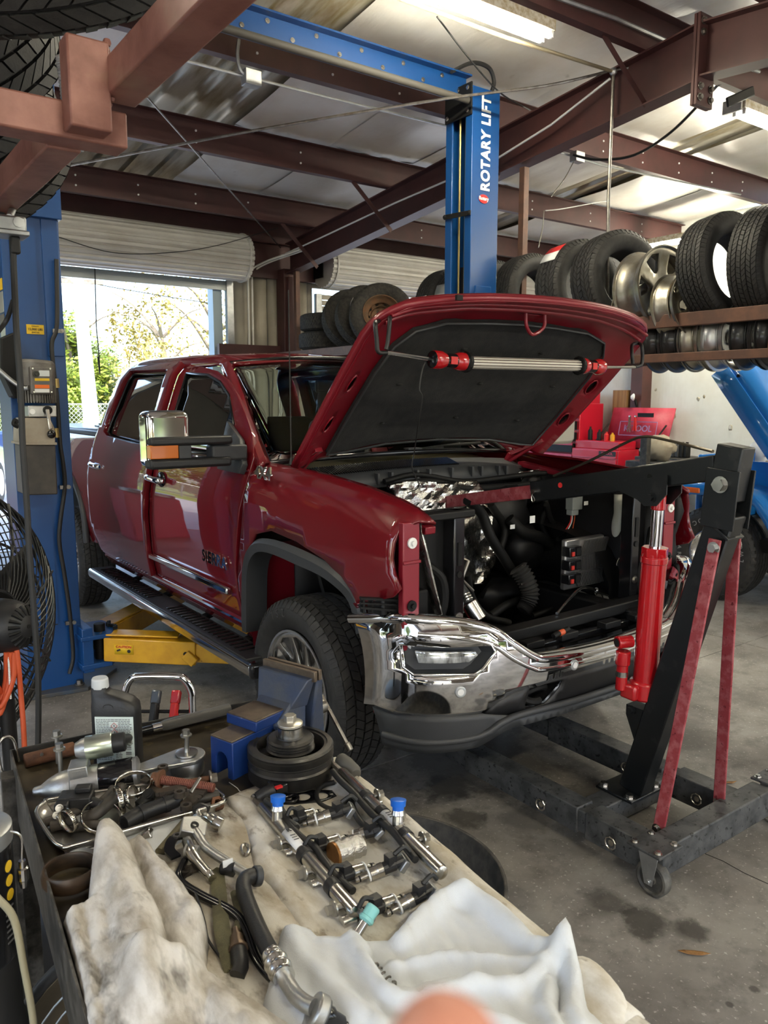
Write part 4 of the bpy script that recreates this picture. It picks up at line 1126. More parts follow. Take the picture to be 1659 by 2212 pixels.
# ------------------------------------------------------------------ tow mirror
def my(x, y, d=0): return on_y(x, y, TY + .50 + d)
mir = MB()
z0, z1 = my(330, 1012).z, my(330, 889).z; xa, xb = my(317, 950).x, my(410, 950).x
cx_, cz_ = (xa + xb) / 2, (z0 + z1) / 2
mh = MB().box((cx_, TY + .55, cz_), (xb - xa, .13, z1 - z0)).build('tow_mirror', M_chrome, truck, bevel=.028, seg=4, smooth=60, label='chrome and black tow mirror')
MB().box((cx_ + .012, TY + .585, cz_), (xb - xa - .0, .12, z1 - z0 + .006)).build('mirror_housing', M_blackp, mh, bevel=.03, seg=3)
za, zb_ = my(400, 943).z, my(400, 961).z
def arm(y0, y1, x1, nm):
    a, b = my(318, (y0 + y1) / 2), my(x1, (y0 + y1) / 2)
    h = my(318, y0).z - my(318, y1).z
    MB().box(((a.x + b.x) / 2, TY + .50, a.z * .5 + b.z * .5), (b.x - a.x, .085, h)).build(nm, M_blackp, mh, bevel=.014, seg=3)
arm(942, 962, 496, 'mirror_arm'); arm(988, 1010, 494, 'mirror_arm')
a, b = my(318, 962), my(380, 989)
MB().box(((a.x + b.x) / 2, TY + .487, (a.z + b.z) / 2), (b.x - a.x, .05, a.z - b.z)).build('turn_signal', M_amber, mh, bevel=.004)
a, b = my(380, 962), my(408, 989)
MB().box(((a.x + b.x) / 2, TY + .495, (a.z + b.z) / 2), (b.x - a.x, .06, a.z - b.z)).build('mirror_block', M_greyp, mh, bevel=.003)
a, b = my(453, 962), my(530, 992)
MB().box(((a.x + b.x) / 2, TY + .51, (a.z + b.z) / 2), (b.x - a.x, .08, a.z - b.z)).build('mirror_joint', M_greyp, mh, bevel=.01)
MB().sheet([(.76, 1.55), (.56, 1.47), (.455, 1.36), (.47, 1.315), (.72, 1.32)], side(1, .012), .06).build('mirror_sail', M_greyp, truck, solid=.03, bevel=.01)
MB().box((cx_, TY + .648, cz_), (xb - xa - .04, .004, z1 - z0 - .05)).build('mirror_glass', M_chrome, mh)
# far mirror
fm0 = on_y(1203, 915, TY + .56)
fmr = MB().prism([(-.115, -.13), (.10, -.13), (.125, -.10), (.125, .10), (.10, .13), (-.115, .13)], -.05, .05, fr(fm0, (1, 0, 0), (0, -1, 0))).build('tow_mirror', mat('beige mirror shell', (.42, .39, .32), .3, .3, coat=.3), truck, bevel=.02, seg=3)  # far mirror shell in one even beige
MB().box(((fm0.x - .14 + 3.48) / 2, TY + .56, fm0.z - .08), (fm0.x - .10 - 3.46, .07, .05)).build('mirror_arm', M_blackp, truck, bevel=.01)
MB().box((fm0.x + .015, TY + .60, fm0.z), (.26, .06, .27)).build('mirror_housing', M_blackp, fmr, bevel=.02)
# badges, antenna
Mx = lambda p: fr(p, (0, -1, 0), (-1, 0, 0))
pc = on_x(465, 1209, CX - .935)
text('SIERRA', .085, Mx(pc + V((-.004, 0, 0))), M_chrome, truck, 'door_badge', .004, .002, 1.1, xs=1.05)
pf = on_x(572, 1023, CX - .922)
text('4X4', .075, Mx(pf + V((-.008, 0, 0))), M_chrome, truck, 'fender_badge', .004, .003, 1.0, xs=1.2)
ab = LP(.83, .28, 1.37)
MB().tube([ab, ab + V((0, 0, .78))], [.0032, .0028], 6).cyl(ab, ab + V((0, 0, .03)), .012, .006).build('antenna', M_cordblack, truck)

# ------------------------------------------------------------------ engine bay, seen with the front end off
def ey(x, y, u): return on_y(x, y, TY + u)
M_foil = mat('crinkled foil shield', (.62, .61, .58), .2, 1, bump=1.0, bscale=38, noise_col=(.42, .40, .37), scale=9)
M_bay = mat('engine bay black', (.0055, .0055, .006), .5, spec=.35)
MB().grid(lambda a, b: LP((2 * a - 1) * .84, .24 + .03 * math.sin(9 * a), .55 + .73 * b), 12, 8).build('firewall', M_bay, truck, solid=.01)
for sg in (1, -1):
    MB().grid(lambda a, b: LP(sg * (.84 - .18 * b - .05 * math.sin(PI * a)), .24 - .92 * a, 1.30 - .55 * b - .06 * a), 8, 5).build('inner_fender', M_bay if sg < 0 else M_foil, truck, solid=.008, smooth=60)
    MB().bar(LP(sg * .82, .3, 1.30), LP(sg * .80, -.70, 1.19), .05, .03).build('fender_rail', M_paint_in, truck, bevel=.005)
    MB().bar(LP(sg * .46, .2, .66), LP(sg * .46, -.85, .66), .10, .13).build('front_frame_rail', M_bay, truck, bevel=.01)
    # headlight bracket with its bolts
    pts = [(sg * .835, -.72)]
    hb_ = MB().box((CX - sg * (.845 if sg > 0 else .70), TY - .71, 1.00), (.075, .03, .47)).build('headlight_bracket', M_paint_in, truck, bevel=.004, label='red headlight mounting bracket')
    for z in (1.16, .93, .79):
        MB().cyl((CX - sg * (.845 if sg > 0 else .70), TY - .724, z), (CX - sg * (.845 if sg > 0 else .70), TY - .732, z), .02, n=18).cyl((CX - sg * (.845 if sg > 0 else .70), TY - .732, z), (CX - sg * (.845 if sg > 0 else .70), TY - .742, z), .009, n=10).build('washer_bolt', M_white if z != .93 else M_dark, hb_)
    for z in (1.09, .87): MB().box((CX - sg * (.845 if sg > 0 else .70), TY - .727, z), (.078, .012, .012)).build('bracket_rib', M_paint_in, hb_, bevel=.003)
    # baffle pocket and black support post
    MB().box((CX - sg * (.655 if sg > 0 else .60), TY - .60, 1.0), (.16, .02, .50)).build('air_baffle', M_bay, truck, bevel=.02)
    sp = MB().box((CX - sg * (.572 if sg > 0 else .52), TY - .64, .99), (.055, .07, .52)).build('radiator_support_post', M_blackg, truck, bevel=.006)
    MB().cyl((CX - sg * (.572 if sg > 0 else .52), TY - .672, 1.0), (CX - sg * (.572 if sg > 0 else .52), TY - .680, 1.0), .013, n=14).box((CX - sg * (.572 if sg > 0 else .52), TY - .676, 1.08), (.02, .006, .09)).build('post_slot', M_dark, sp)
    MB().hexbolt((CX - sg * (.572 if sg > 0 else .52), TY - .676, .83), (0, -1, 0), .013).build('post_bolt', M_steel, sp)
    MB().bar(LP(sg * .88, -.66, 1.235), LP(sg * .55, -.66, 1.235), .06, .03).build('upper_tie', M_bay, truck, bevel=.006)
    MB().tube(bez([LP(sg * .76, -.63, 1.05), LP(sg * .70, -.66, .99), LP(sg * .69, -.66, .88), LP(sg * .74, -.65, .78)], 4), .016, 8).build('loom', M_dark, truck)
# fender nose clip under the near fender
cl = MB()
for k in range(5):
    a = ey(783 + k * 18, 1296, -.62); cl.box(a + V((0, 0, -.02)), (.008, .02, .05))
cl.bar(ey(778, 1292, -.62), ey(858, 1296, -.66), .02, .008).bar(ey(778, 1312, -.62), ey(858, 1318, -.66), .02, .008).bar(ey(778, 1302, -.62), ey(858, 1306, -.66), .02, .006)
cl.build('bumper_clip_rack', M_dark, truck, smooth=0)
MB().box(ey(860, 1310, -.60), (.22, .1, .12)).build('bumper_end_filler', M_bay, truck, bevel=.01)
# cowl: grille plastic across the windshield base
cg = MB()
A = [LP(.80 - 1.6 * k / 20, .40 - .12 * (1 - (2 * k / 20 - 1) ** 2), 1.325 + .035 * (1 - (2 * k / 20 - 1) ** 2)) for k in range(21)]
B = [p + V((0, -.13, -.035)) for p in A]; Cq = [p + V((0, -.17, -.10)) for p in A]
n = 21; cg.add(A + B + Cq, [(k * n + i, k * n + i + 1, (k + 1) * n + i + 1, (k + 1) * n + i) for k in range(2) for i in range(n - 1)])
cowl = cg.build('cowl_panel', M_greyp, truck, solid=.01, smooth=50)
sl = MB()
for k in range(70):
    t = .06 + .56 * k / 70; i = t * 20; j = int(i); p = A[j].lerp(A[j + 1], i - j); q = B[j].lerp(B[j + 1], i - j)
    sl.bar(p.lerp(q, .12) + V((0, 0, .007)), p.lerp(q, .88) + V((0, 0, .007)), .006, .008)
sl.build('cowl_louvers', M_blackg, cowl, smooth=0, kind='stuff')
for k in range(9):
    i = 5 + k * 1.6; j = int(i); p = B[j].lerp(Cq[j], .4)
    MB().box(p + V((0, -.01, 0)), (.012, .03, .05)).build('cowl_rib', M_greyp, cowl)
for s0, s1 in ((.62, .05), (0, -.60)):
    w = MB().tube(bez([LP(s0, .36, 1.40), LP((s0 + s1) / 2, .40, 1.415), LP(s1, .43, 1.42)], 5), .009, 6).box(LP(s0, .35, 1.40), (.09, .05, .03)).build('wiper', M_blackp, truck)
# foil covered strut tower and firewall pad
def blob(nm, c, r, sc, m_, amp=.25, fq=6, n=20):
    mb = MB(); mb.ball((0, 0, 0), 1, n)
    o = []
    for p in mb.v:
        p = V(p); d = 1 + amp * noise.noise(p * fq * .35 + V(c) * 3) + amp * .35 * noise.noise(p * fq)
        o.append((c[0] + p.x * r * sc[0] * d, c[1] + p.y * r * sc[1] * d, c[2] + p.z * r * sc[2] * d))
    mb.v = o
    return mb.build(nm, m_, truck, smooth=60)
def crinkle(nm, px, u, dep_, seed):
    def fn(x, y):
        q = V((x * .012, y * .012, seed)); d = noise.noise(q) * .05 + noise.noise(q * 3.1) * .020 + abs(noise.noise(q * 6.3)) * .012
        return ey(x, y, u + dep_ * ((y - 1040) / 200) + d)
    return MB().sheet(px, fn, 6).build(nm, M_foil, truck, solid=.002, smooth=18)
crinkle('foil_heat_shield', [(838, 1050), (880, 1038), (960, 1042), (1030, 1038), (1055, 1075), (1010, 1092), (985, 1112), (960, 1120), (905, 1112), (860, 1080)], .02, -.10, 1.0)
crinkle('foil_heat_shield', [(985, 1105), (1030, 1088), (1068, 1092), (1062, 1150), (1072, 1210), (1045, 1262), (1005, 1262), (988, 1190)], .0, -.12, 5.0)
crinkle('foil_heat_shield', [(1120, 1020), (1175, 1012), (1180, 1040), (1130, 1046)], .12, .0, 9.0)
for (x, y, u, r, sc) in ((1090, 1105, .05, .16, (1.1, .6, .9)), (1150, 1060, .1, .12, (1, .6, .6)), (1130, 1180, 0, .13, (1, .7, 1)), (1230, 1100, .05, .17, (1.3, .5, 1)), (1300, 1090, .05, .15, (1, .5, 1)), (1090, 1290, .0, .14, (1.4, .6, .8)), (1230, 1300, .0, .15, (1.5, .6, .6)), (1330, 1270, -.05, .13, (1, .5, 1.2)), (1390, 1110, -.1, .12, (.8, .5, 1.4))):
    blob('engine_bay_unit', ey(x, y, u), r, sc, M_bay, .35, 5, 14)
# plumbing and looms
looms = [([(830, 1040), (900, 1025), (1000, 1040), (1100, 1030), (1180, 1022), (1300, 1030), (1400, 1040)], .10, .014), ([(840, 1052), (930, 1040), (1010, 1055), (1120, 1048), (1230, 1040), (1390, 1052)], .06, .018),
         ([(1010, 1080), (1040, 1110), (1060, 1160), (1085, 1200), (1110, 1240)], -.15, .026), ([(1100, 1120), (1130, 1150), (1165, 1160), (1195, 1180), (1215, 1200)], -.1, .03),
         ([(1215, 1050), (1230, 1090), (1238, 1120), (1225, 1150), (1205, 1165)], -.15, .012), ([(1180, 1090), (1195, 1130), (1240, 1150), (1290, 1160)], -.12, .016),
         ([(1150, 1330), (1200, 1310), (1240, 1280), (1290, 1300), (1340, 1330)], -.3, .014), ([(1010, 1240), (1020, 1290), (1050, 1330), (1100, 1345)], -.4, .016),
         ([(1160, 1040), (1180, 1090), (1170, 1130), (1190, 1170)], -.1, .014), ([(1060, 1090), (1090, 1140), (1080, 1190)], -.05, .02), ([(1400, 1060), (1380, 1110), (1360, 1160), (1350, 1240)], -.3, .010), ([(1300, 1180), (1330, 1200), (1360, 1180), (1380, 1150)], -.35, .012),
         ([(1060, 1330), (1110, 1300), (1190, 1290), (1250, 1330)], -.2, .02)]
for pts, u, r in looms:
    MB().tube(bez([ey(x, y, u + .02 * math.sin(x)) for x, y in pts], 5), r, 8).build('wiring_loom', M_dark, truck, smooth=60)
bh = bez([ey(1118, 1225, -.25), ey(1135, 1250, -.28), ey(1146, 1280, -.30), ey(1140, 1305, -.30), ey(1130, 1320, -.30)], 8)
MB().tube(bh, [.044 + (.008 if k % 2 else -.004) - .012 * k / len(bh) for k in range(len(bh))], 18).build('bellows_hose', mat('ribbed rubber', (.03, .029, .028), .6), truck, smooth=20)
MB().tube([ey(1126, 1262, -.30), ey(1160, 1262, -.30)], .004, 6).build('hose_clamp', M_steel, truck)
rs = [ey(1337, 1062, -.45), ey(1337, 1085, -.45), ey(1340, 1120, -.45), ey(1334, 1150, -.45), ey(1342, 1180, -.45)]
ns = MB().tube(bez(rs, 5), [.024] * 6 + [.026, .028, .03, .034, .037, .038, .037, .034, .031, .029, .03, .032, .034, .030, .02], 18).build('washer_filler_neck', mat('milky plastic', (.55, .54, .46), .45, spec=.4), truck, smooth=60, label='white plastic filler neck with a black cap')
MB().cyl(ey(1337, 1066, -.45), ey(1337, 1056, -.45), .029, n=20).build('cap', M_dark, ns, bevel=.003)
# finned control module
ec = on_y(1258, 1213, TY - .42); M_mod = mat('control module grey', (.30, .29, .28), .38, .85)
cm_ = MB().box(ec, (.285, .03, .245)).build('control_module', M_mod, truck, bevel=.008, label='finned grey control module')
fn_ = MB()
for k in range(17):
    x = ec.x - .055 + k * .0115
    for j, (z0, z1, sl_) in enumerate(((.045, .11, .03), (-.035, .035, 0), (-.11, -.045, -.03))):
        fn_.bar((x, ec.y - .019, ec.z + z0), (x + sl_, ec.y - .019, ec.z + z1), .0062, .022, (0, 1, 0))
fn_.build('cooling_fins', M_mod, cm_, smooth=0)
for k in range(3):
    c = MB().box((ec.x - .115, ec.y - .03, ec.z + .07 - k * .066), (.085, .05, .048)).build('connector', M_blackg, cm_, bevel=.004)
    MB().box((ec.x - .137, ec.y - .057, ec.z + .062 - k * .066), (.018, .008, .02)).build('connector_lock', mat('red lock tab', (.5, .03, .02), .4) if k == 0 else MATS['red lock tab'], c)
    MB().box((ec.x - .10, ec.y - .057, ec.z + .07 - k * .066), (.03, .008, .034)).build('connector_cover', M_dark, c)
for (x, y) in ((1367, 1165), (1365, 1226)):
    c = ey(x, y, -.50)
    h = MB().lathe([(.0, -.02), (.05, -.022), (.056, -.008), (.056, .008), (.04, .02), (0, .022)], 28, fr(c, (1, 0, 0), (.3, -1, .1))).build('horn', M_blackg, truck, smooth=40)
    MB().lathe([(.014, .02), (.014, .028), (.0, .03)], 16, fr(c, (1, 0, 0), (.3, -1, .1))).build('horn_center', M_dark, h)
    MB().bar(c + V((.06, .0, .03)), c + V((.06, .0, -.07)), .02, .05).build('horn_bracket', M_bay, h)
# grey plug hanging by its wires, labels
gp = ey(1240, 1086, -.25)
pg = MB().box(gp, (.075, .05, .07)).box(gp + V((-.01, 0, -.045)), (.05, .04, .035)).box(gp + V((-.025, -.01, .04)), (.03, .04, .02)).build('loose_connector', mat('grey connector', (.22, .24, .24), .45), truck, bevel=.004)
for k in range(4): MB().tube(bez([gp + V((-.02 + .01 * k, 0, -.06)), gp + V((-.012 + .01 * k, .01, -.10)), gp + V((-.03 + .02 * k, .03, -.15))], 4), .003, 5).build('lead', [M_redink, M_white, M_dark, M_orange][k], pg)
for (x, y, w, h) in ((1266, 1087, .03, .02), (1107, 1138, .03, .02), (1150, 1122, .035, .035)):
    MB().box(ey(x, y, -.30), (w, .002, h)).build('white_label', M_print, truck)
# bent aluminium line, canister, ratchet bar
MB().tube(bez([ey(1203, 1325, -.70), ey(1232, 1292, -.60), ey(1258, 1270, -.52), ey(1290, 1275, -.50), ey(1325, 1286, -.50), ey(1329, 1260, -.50), ey(1332, 1220, -.50), ey(1350, 1185, -.50), ey(1352, 1168, -.50)], 6), .0065, 8).build('aluminium_line', M_alum_b, truck, smooth=60)
MB().cyl(ey(1288, 1274, -.5), ey(1306, 1281, -.5), .012, n=12).build('line_fitting', M_alum_b, truck)
fa, fb2 = ey(1035, 1340, -.66), ey(1012, 1302, -.62)
cn = MB().cyl(fa, fb2, .034, n=20).build('aluminium_canister', M_alum_b, truck, bevel=.004)
MB().tube([fb2, ey(1004, 1285, -.6), ey(994, 1262, -.58), ey(985, 1238, -.56)], [.022, .024, .016, .016], 12).build('canister_hose', M_greyp, cn)
for t_ in (.25, .55, .85): MB().cyl(fb2.lerp(ey(1003, 1284, -.6), t_), fb2.lerp(ey(1003, 1284, -.6), t_ + .12), .0265, n=14).build('crimp', M_alum_b, cn)
MB().tube([ey(998, 1250, -.62), ey(1012, 1212, -.62), ey(997, 1205, -.60)], .008, 8).tube([ey(998, 1252, -.62), ey(1022, 1276, -.62)], .006, 8).build('bent_rod', M_steeld, truck)
# lower cross beams behind the bumper
b0, b1 = LP(.62, -.72, .73), LP(-.86, -.70, .73)
lb = MB().bar(b0, b1, .07, .05).build('lower_tie_bar', M_bay, truck, bevel=.006)
MB().bar(b0 + V((0, -.07, -.05)), b1 + V((0, -.07, -.05)), .04, .03).build('energy_bar', M_blackg, truck, bevel=.004)
for s in (.32, .1, -.2, -.42, -.6):
    MB().box(LP(s, -.80, .705), (.10, .05, .03)).build('tie_bar_tab', M_bay, lb, bevel=.004)
ot = ey(1210, 1368, -.82); MB().cyl(ot + V((-.04, 0, -.005)), ot + V((.05, 0, .01)), .011, n=12).build('orange_tipped_cable', M_dark, truck)
MB().cyl(ot + V((-.005, 0, .0)), ot + V((.02, 0, .004)), .0125, n=12).build('orange_sleeve', M_orange, truck)
MB().grid(lambda a, b: LP((2 * a - 1) * .8, .2 - 1.05 * b, .52), 6, 6).build('splash_pan', M_bay, truck, solid=.01)
# red far side headlight arch seen past the jack
MB().sheet([(0, 0), (.10, .02), (.12, -.06), (.09, -.18), (.10, -.3), (.05, -.36), (.02, -.2)], lambda a, b: LP(-.80 - a * .5, -.62 - a, 1.20 + b), .04).build('far_fender_edge', M_bay, truck, solid=.01)

# ------------------------------------------------------------------ underhood work light
wl = thing('work_light', 'red and black underhood work light bar hooked across the raised hood', 'work light', ey(1115, 780, -.46))
wu = -.46
def wy(x, y, d=0): return ey(x, y, wu + d)
MB().cyl(wy(1003, 783), wy(1258, 790), .026, n=20).build('lens_tube', mat('frosted lens tube', (.72, .68, .60), .25, .25, noise_col=(.62, .58, .5), scale=3, coat=.6), wl, smooth=40)
sb = MB()
for k in range(5):
    d = V((0, -.026 * math.cos(-.9 + k * .45), .026 * math.sin(-.9 + k * .45)))
    sb.tube([wy(1006, 783) + d, wy(1255, 790) + d], .0022, 5)
sb.build('lens_ribs', M_alum_b, wl)
for (xa_, xb_, fl) in ((929, 1008, 1), (1302, 1250, -1)):
    ya = 776 if fl > 0 else 793; yb = 782 if fl > 0 else 790
    a, b = wy(xa_, ya), wy(xb_, yb); d = (b - a)
    MB().tube([a, a + d * .05, a + d * .25, a + d * .4, a + d * .7, a + d * .8, b], [.020, .034, .036, .029, .029, .036, .036], 18).build('end_grip', M_blackg, wl, smooth=35)
    MB().tube([a + d * .06, a + d * .1, a + d * .26, a + d * .38], [.0345, .037, .0375, .030], 18).build('red_cap', M_ram, wl, smooth=35)
    MB().tube([a + d * .66, a + d * .74, a + d * .86, a + d * .9], [.030, .0365, .038, .0375], 18).build('red_collar', M_ram, wl, smooth=35)
    MB().bar(a + d * .44 + V((0, -.028, 0)), a + d * .62 + V((0, -.028, 0)), .006, .03).build('red_badge', M_redink, wl)
    MB().tube([a + d * .93, a + d * .95, a + d * 1.02, a + d * 1.04], [.038, .043, .043, .038], 12).build('black_ring', M_dark, wl, smooth=20)
MB().tube([wy(932, 776), wy(840, 762), wy(822, 762)], .0075, 8).build('hook_rod', M_chrome_soft, wl)
MB().tube([wy(1302, 793), wy(1375, 793)], .007, 8).build('hook_rod', M_chrome_soft, wl)
MB().tube(bez([wy(836, 762), wy(817, 760), wy(814, 735), wy(811, 702), wy(815, 694, .05), wy(838, 688, .06), wy(842, 690, 0), wy(838, 735), wy(834, 755)], 4), .0085, 8).build('rubber_hook', M_blackp, wl, smooth=60)
MB().tube(bez([wy(1372, 793), wy(1385, 788), wy(1388, 772), wy(1386, 748), wy(1380, 742, .05), wy(1366, 745, .05), wy(1365, 762), wy(1367, 785)], 4), .0085, 8).build('rubber_hook', M_blackp, wl, smooth=60)
MB().tube(bez([wy(918, 783), wy(912, 800), wy(906, 840), wy(912, 860), wy(903, 920, .06), wy(895, 975, .2), wy(890, 1010, .2), wy(905, 1050, .1), wy(880, 1065, .05)], 6), .0028, 5).build('power_cord', M_cordblack, wl)
# ================================================================== TWO POST LIFT
LY = 4.62
lift = thing('two_post_lift', 'blue two post vehicle lift with yellow arms straddling the red pickup', 'lift', (2.7, LY + .15, 0))
LC0, LC1 = on_y(1018, 420, LY).x, on_y(1068, 420, LY).x + .02
LH = on_y(1060, 195, LY).z
# central column, a channel open towards the truck
def column(nm, x0, x1, y0, y1, h, opening, z0=0.0):
    t = .018; lip = .075
    if opening < 0:
        poly = [(x0, y0), (x1, y0), (x1, y1), (x0, y1), (x0, y1 - lip), (x0 + t, y1 - lip), (x0 + t, y1 - t), (x1 - t, y1 - t), (x1 - t, y0 + t), (x0 + t, y0 + t), (x0 + t, y0 + lip), (x0, y0 + lip)]
    else:
        poly = [(x1, y0), (x0, y0), (x0, y1), (x1, y1), (x1, y1 - lip), (x1 - t, y1 - lip), (x1 - t, y1 - t), (x0 + t, y1 - t), (x0 + t, y0 + t), (x1 - t, y0 + t), (x1 - t, y0 + lip), (x1, y0 + lip)]
    return MB().prism(poly, z0, h).build(nm, M_blue, lift, bevel=.004, smooth=20)
yb_ = on_x(962, 420, LC0).y
cR = column('column', LC0, LC1 + .02, LY, yb_, LH, -1)
tt = text('ROTARY LIFT', .124, fr(((LC0 + LC1) / 2 + .012, LY - .003, on_y(1050, 312, LY).z), (0, 0, 1), (0, -1, 0)), M_print, lift, 'column_lettering', .001, .0045, 1.1, xs=.84)
ov = on_y(1044, 430, LY)
MB().lathe([(0, 0), (.047, 0), (.047, .003), (0, .003)], 28, fr(ov + V((0, -.002, 0)), (1, 0, 0), (0, -1, 0)) @ Matrix.Diagonal((1.05, .68, 1, 1))).build('oval_badge', M_redink, lift)
text('Rotary', .036, fr(ov + V((0, -.006, .002)), (1, 0, 0), (0, -1, 0)), M_print, lift, 'badge_lettering', .0005, .0008)
tp = MB().box((LC0 - .006, (LY + yb_) / 2, on_x(990, 225, LC0).z), (.014, yb_ - LY - .0, .23)).build('top_cover', M_dark, lift, bevel=.003)
for dy, dz in ((.04, -.08), (.04, .08), (.27, .09), (.27, -.08), (.15, .09)):
    MB().hexbolt((LC0 - .014, LY + dy, tp.data.vertices[0].co.z + .115 + dz), (-1, 0, 0), .011).build('cover_bolt', M_steel, tp)
for dy in (.12, .19):
    MB().tube([(LC0 + .05, LY + dy, .2), (LC0 + .05, LY + dy, LH - .1)], .009, 6).build('lift_cable', mat('brass cable', (.3, .24, .1), .4, .8) if dy < .15 else MATS['brass cable'], lift)
MB().box((LC0 + .16, (LY + yb_) / 2, 1.5), (.08, .2, 2.4)).build('carriage', M_dark, lift)
a, b = on_x(960, 470, LC0 - .01), on_x(1016, 459, LC0 - .01)
MB().bar(a, b, .012, .035).hexbolt(a + V((-.008, -.01, 0)), (-1, 0, 0), .012).hexbolt(b + V((-.008, .01, 0)), (-1, 0, 0), .012).build('strap_bar', M_dark, lift, bevel=.002)
MB().box(((LC0 + LC1) / 2, LY - .006, 2.45), (.16, .012, .16)).build('access_plate', M_blue, lift, bevel=.003)
# overhead beam and conduit bar
bz = on_y(1000, 185, LY + .1).z + .02
MB().box(((.9 + LC0) / 2 + .03, LY + .20, bz), (LC0 - .82, .10, .15)).build('overhead_beam', M_blue, lift, bevel=.004)
MB().box(((.9 + LC0) / 2 + .03, LY + .12, bz + .065), (LC0 - .82, .07, .012)).build('beam_flange', M_blue, lift)
bb = MB()
for k in range(17):
    x = 1.3 + k * .18
    bb.hexbolt((x, LY + .148, bz - .02 + (.05 if k % 2 else -.02)), (0, -1, 0), .011)
bb.build('beam_bolts', M_steel, lift)
MB().cyl((1.2, LY + .02, bz - .15), (LC0 - .03, LY + .02, bz - .15), .026, n=14).build('shutoff_bar', mat('dark foam bar', (.05, .046, .04), .7), lift)
for x in (1.9, 3.1, 4.0): MB().bar((x, LY + .02, bz - .15), (x, LY + .17, bz - .05), .03, .006).build('bar_hanger', M_galv, lift)
MB().box((LC0 + .1, LY + .17, bz - .12), (.2, .2, .12)).build('beam_seat', M_blue, lift, bevel=.004)
# near left column
X0, X1 = .89, 1.185
cL = column('column', X0, X1, LY, LY + .30, LH, 1)
sleeve = MB().box((X1 - .175, LY + .13, 3.4), (.37, .34, 1.56)).build('column_sleeve', M_blue, lift, bevel=.004)
MB().box((X0 + .105, LY - .004, 1.6), (.13, .008, 2.4)).build('face_panel', M_blue, lift)
MB().box((X0 + .245, LY - .004, 2.35), (.085, .008, .9)).build('face_panel', M_blue, lift, bevel=.003)
MB().box((X1 - .03, LY + .15, 1.3), (.06, .2, 2.4)).build('carriage', M_dark, lift)
yl = on_y(75, 712, LY)
p = MB().box(yl + V((0, -.012, 0)), (.088, .003, .05)).build('capacity_label', M_labelyel, lift)
text('12,000 LBS', .0165, fr(yl + V((0, -.0145, .0)), (1, 0, 0), (0, -1, 0)), M_ink, p, 'label_text', .0003, .0004)
text('(5443 kg)', .010, fr(yl + V((0, -.0145, -.016)), (1, 0, 0), (0, -1, 0)), M_ink, p, 'label_text', .0003, .0002)
text('CAPACITY', .008, fr(yl + V((0, -.0145, .016)), (1, 0, 0), (0, -1, 0)), M_ink, p, 'label_text', .0003, .0002)
# instruction decals on the left flank
for k, (y0, y1, m_) in enumerate(((575, 605, M_labelyel), (607, 660, M_silverlab), (662, 690, M_inkgrey), (692, 740, M_silverlab), (742, 760, M_inkgrey), (762, 800, M_print))):
    a = on_x(44, (y0 + y1) / 2, X0); h = abs(on_x(44, y0, X0).z - on_x(44, y1, X0).z)
    MB().box((X0 - .002, LY + .07, a.z), (.003, .11, h * .94)).build('decal', m_, lift)
dc = on_y(111, 1330, LY)
dl = MB().box(dc + V((0, -.003, 0)), (.062, .003, .115)).build('safety_decal', M_print, lift)
MB().box(dc + V((0, -.0055, .046)), (.062, .001, .02)).build('decal_band', M_labelorg, dl)
MB().box(dc + V((0, -.0055, -.042)), (.062, .001, .03)).box(dc + V((.012, -.0055, .008)), (.014, .001, .05)).build('decal_print', M_ink, dl)
MB().prism([(on_z(85, 1508, .02).x - .12, on_z(85, 1508, .02).y + .05), (1.18, LY - .10), (1.42, LY + .14), (1.44, LY + .62), (.7, LY + .62), (.66, LY)], 0, .022).build('base_plate', mat('worn blue base', (.05, .07, .1), .5, .3, noise_col=(.07, .06, .045), scale=8), lift, bevel=.003)
for (x, y) in ((203, 1430), (172, 1478), (60, 1475), (224, 1405)):
    q = on_z(x, y, .024); MB().hexbolt(q, (0, 0, 1), .018, .02, shaft=0).build('anchor_bolt', M_steeld, lift)
MB().prism([(3.95, LY - .1), (4.75, LY - .1), (4.75, LY + .6), (3.95, LY + .6)], 0, .022).build('base_plate', MATS['worn blue base'], lift)
# hydraulic hose down the right edge of the left column
hp = [(122, 560), (123, 700), (112, 740), (115, 790), (122, 850), (126, 900), (130, 960), (136, 1000), (140, 1050), (131, 1120), (128, 1170), (139, 1240), (149, 1310), (154, 1360), (158, 1420), (150, 1455)]
MB().tube(bez([on_y(x, y, LY - .045) for x, y in hp], 4), .012, 8).build('hydraulic_hose', M_cordblack, lift, smooth=60)
for y in (715, 1052, 1345):
    q = on_y(124 if y < 800 else (139 if y < 1200 else 151), y, LY - .04); MB().box(q, (.05, .02, .02)).hexbolt(q + V((.02, -.012, 0)), (0, -1, 0), .008).build('hose_clip', M_steeld, lift)
for y0, y1 in ((818, 838), (925, 945)):
    MB().cyl(on_y(120, y0, LY - .045), on_y(122, y1, LY - .045), .017, n=12).build('hose_ferrule', mat('brass fitting', (.42, .32, .13), .35, .8) if y0 < 900 else MATS['brass fitting'], lift)
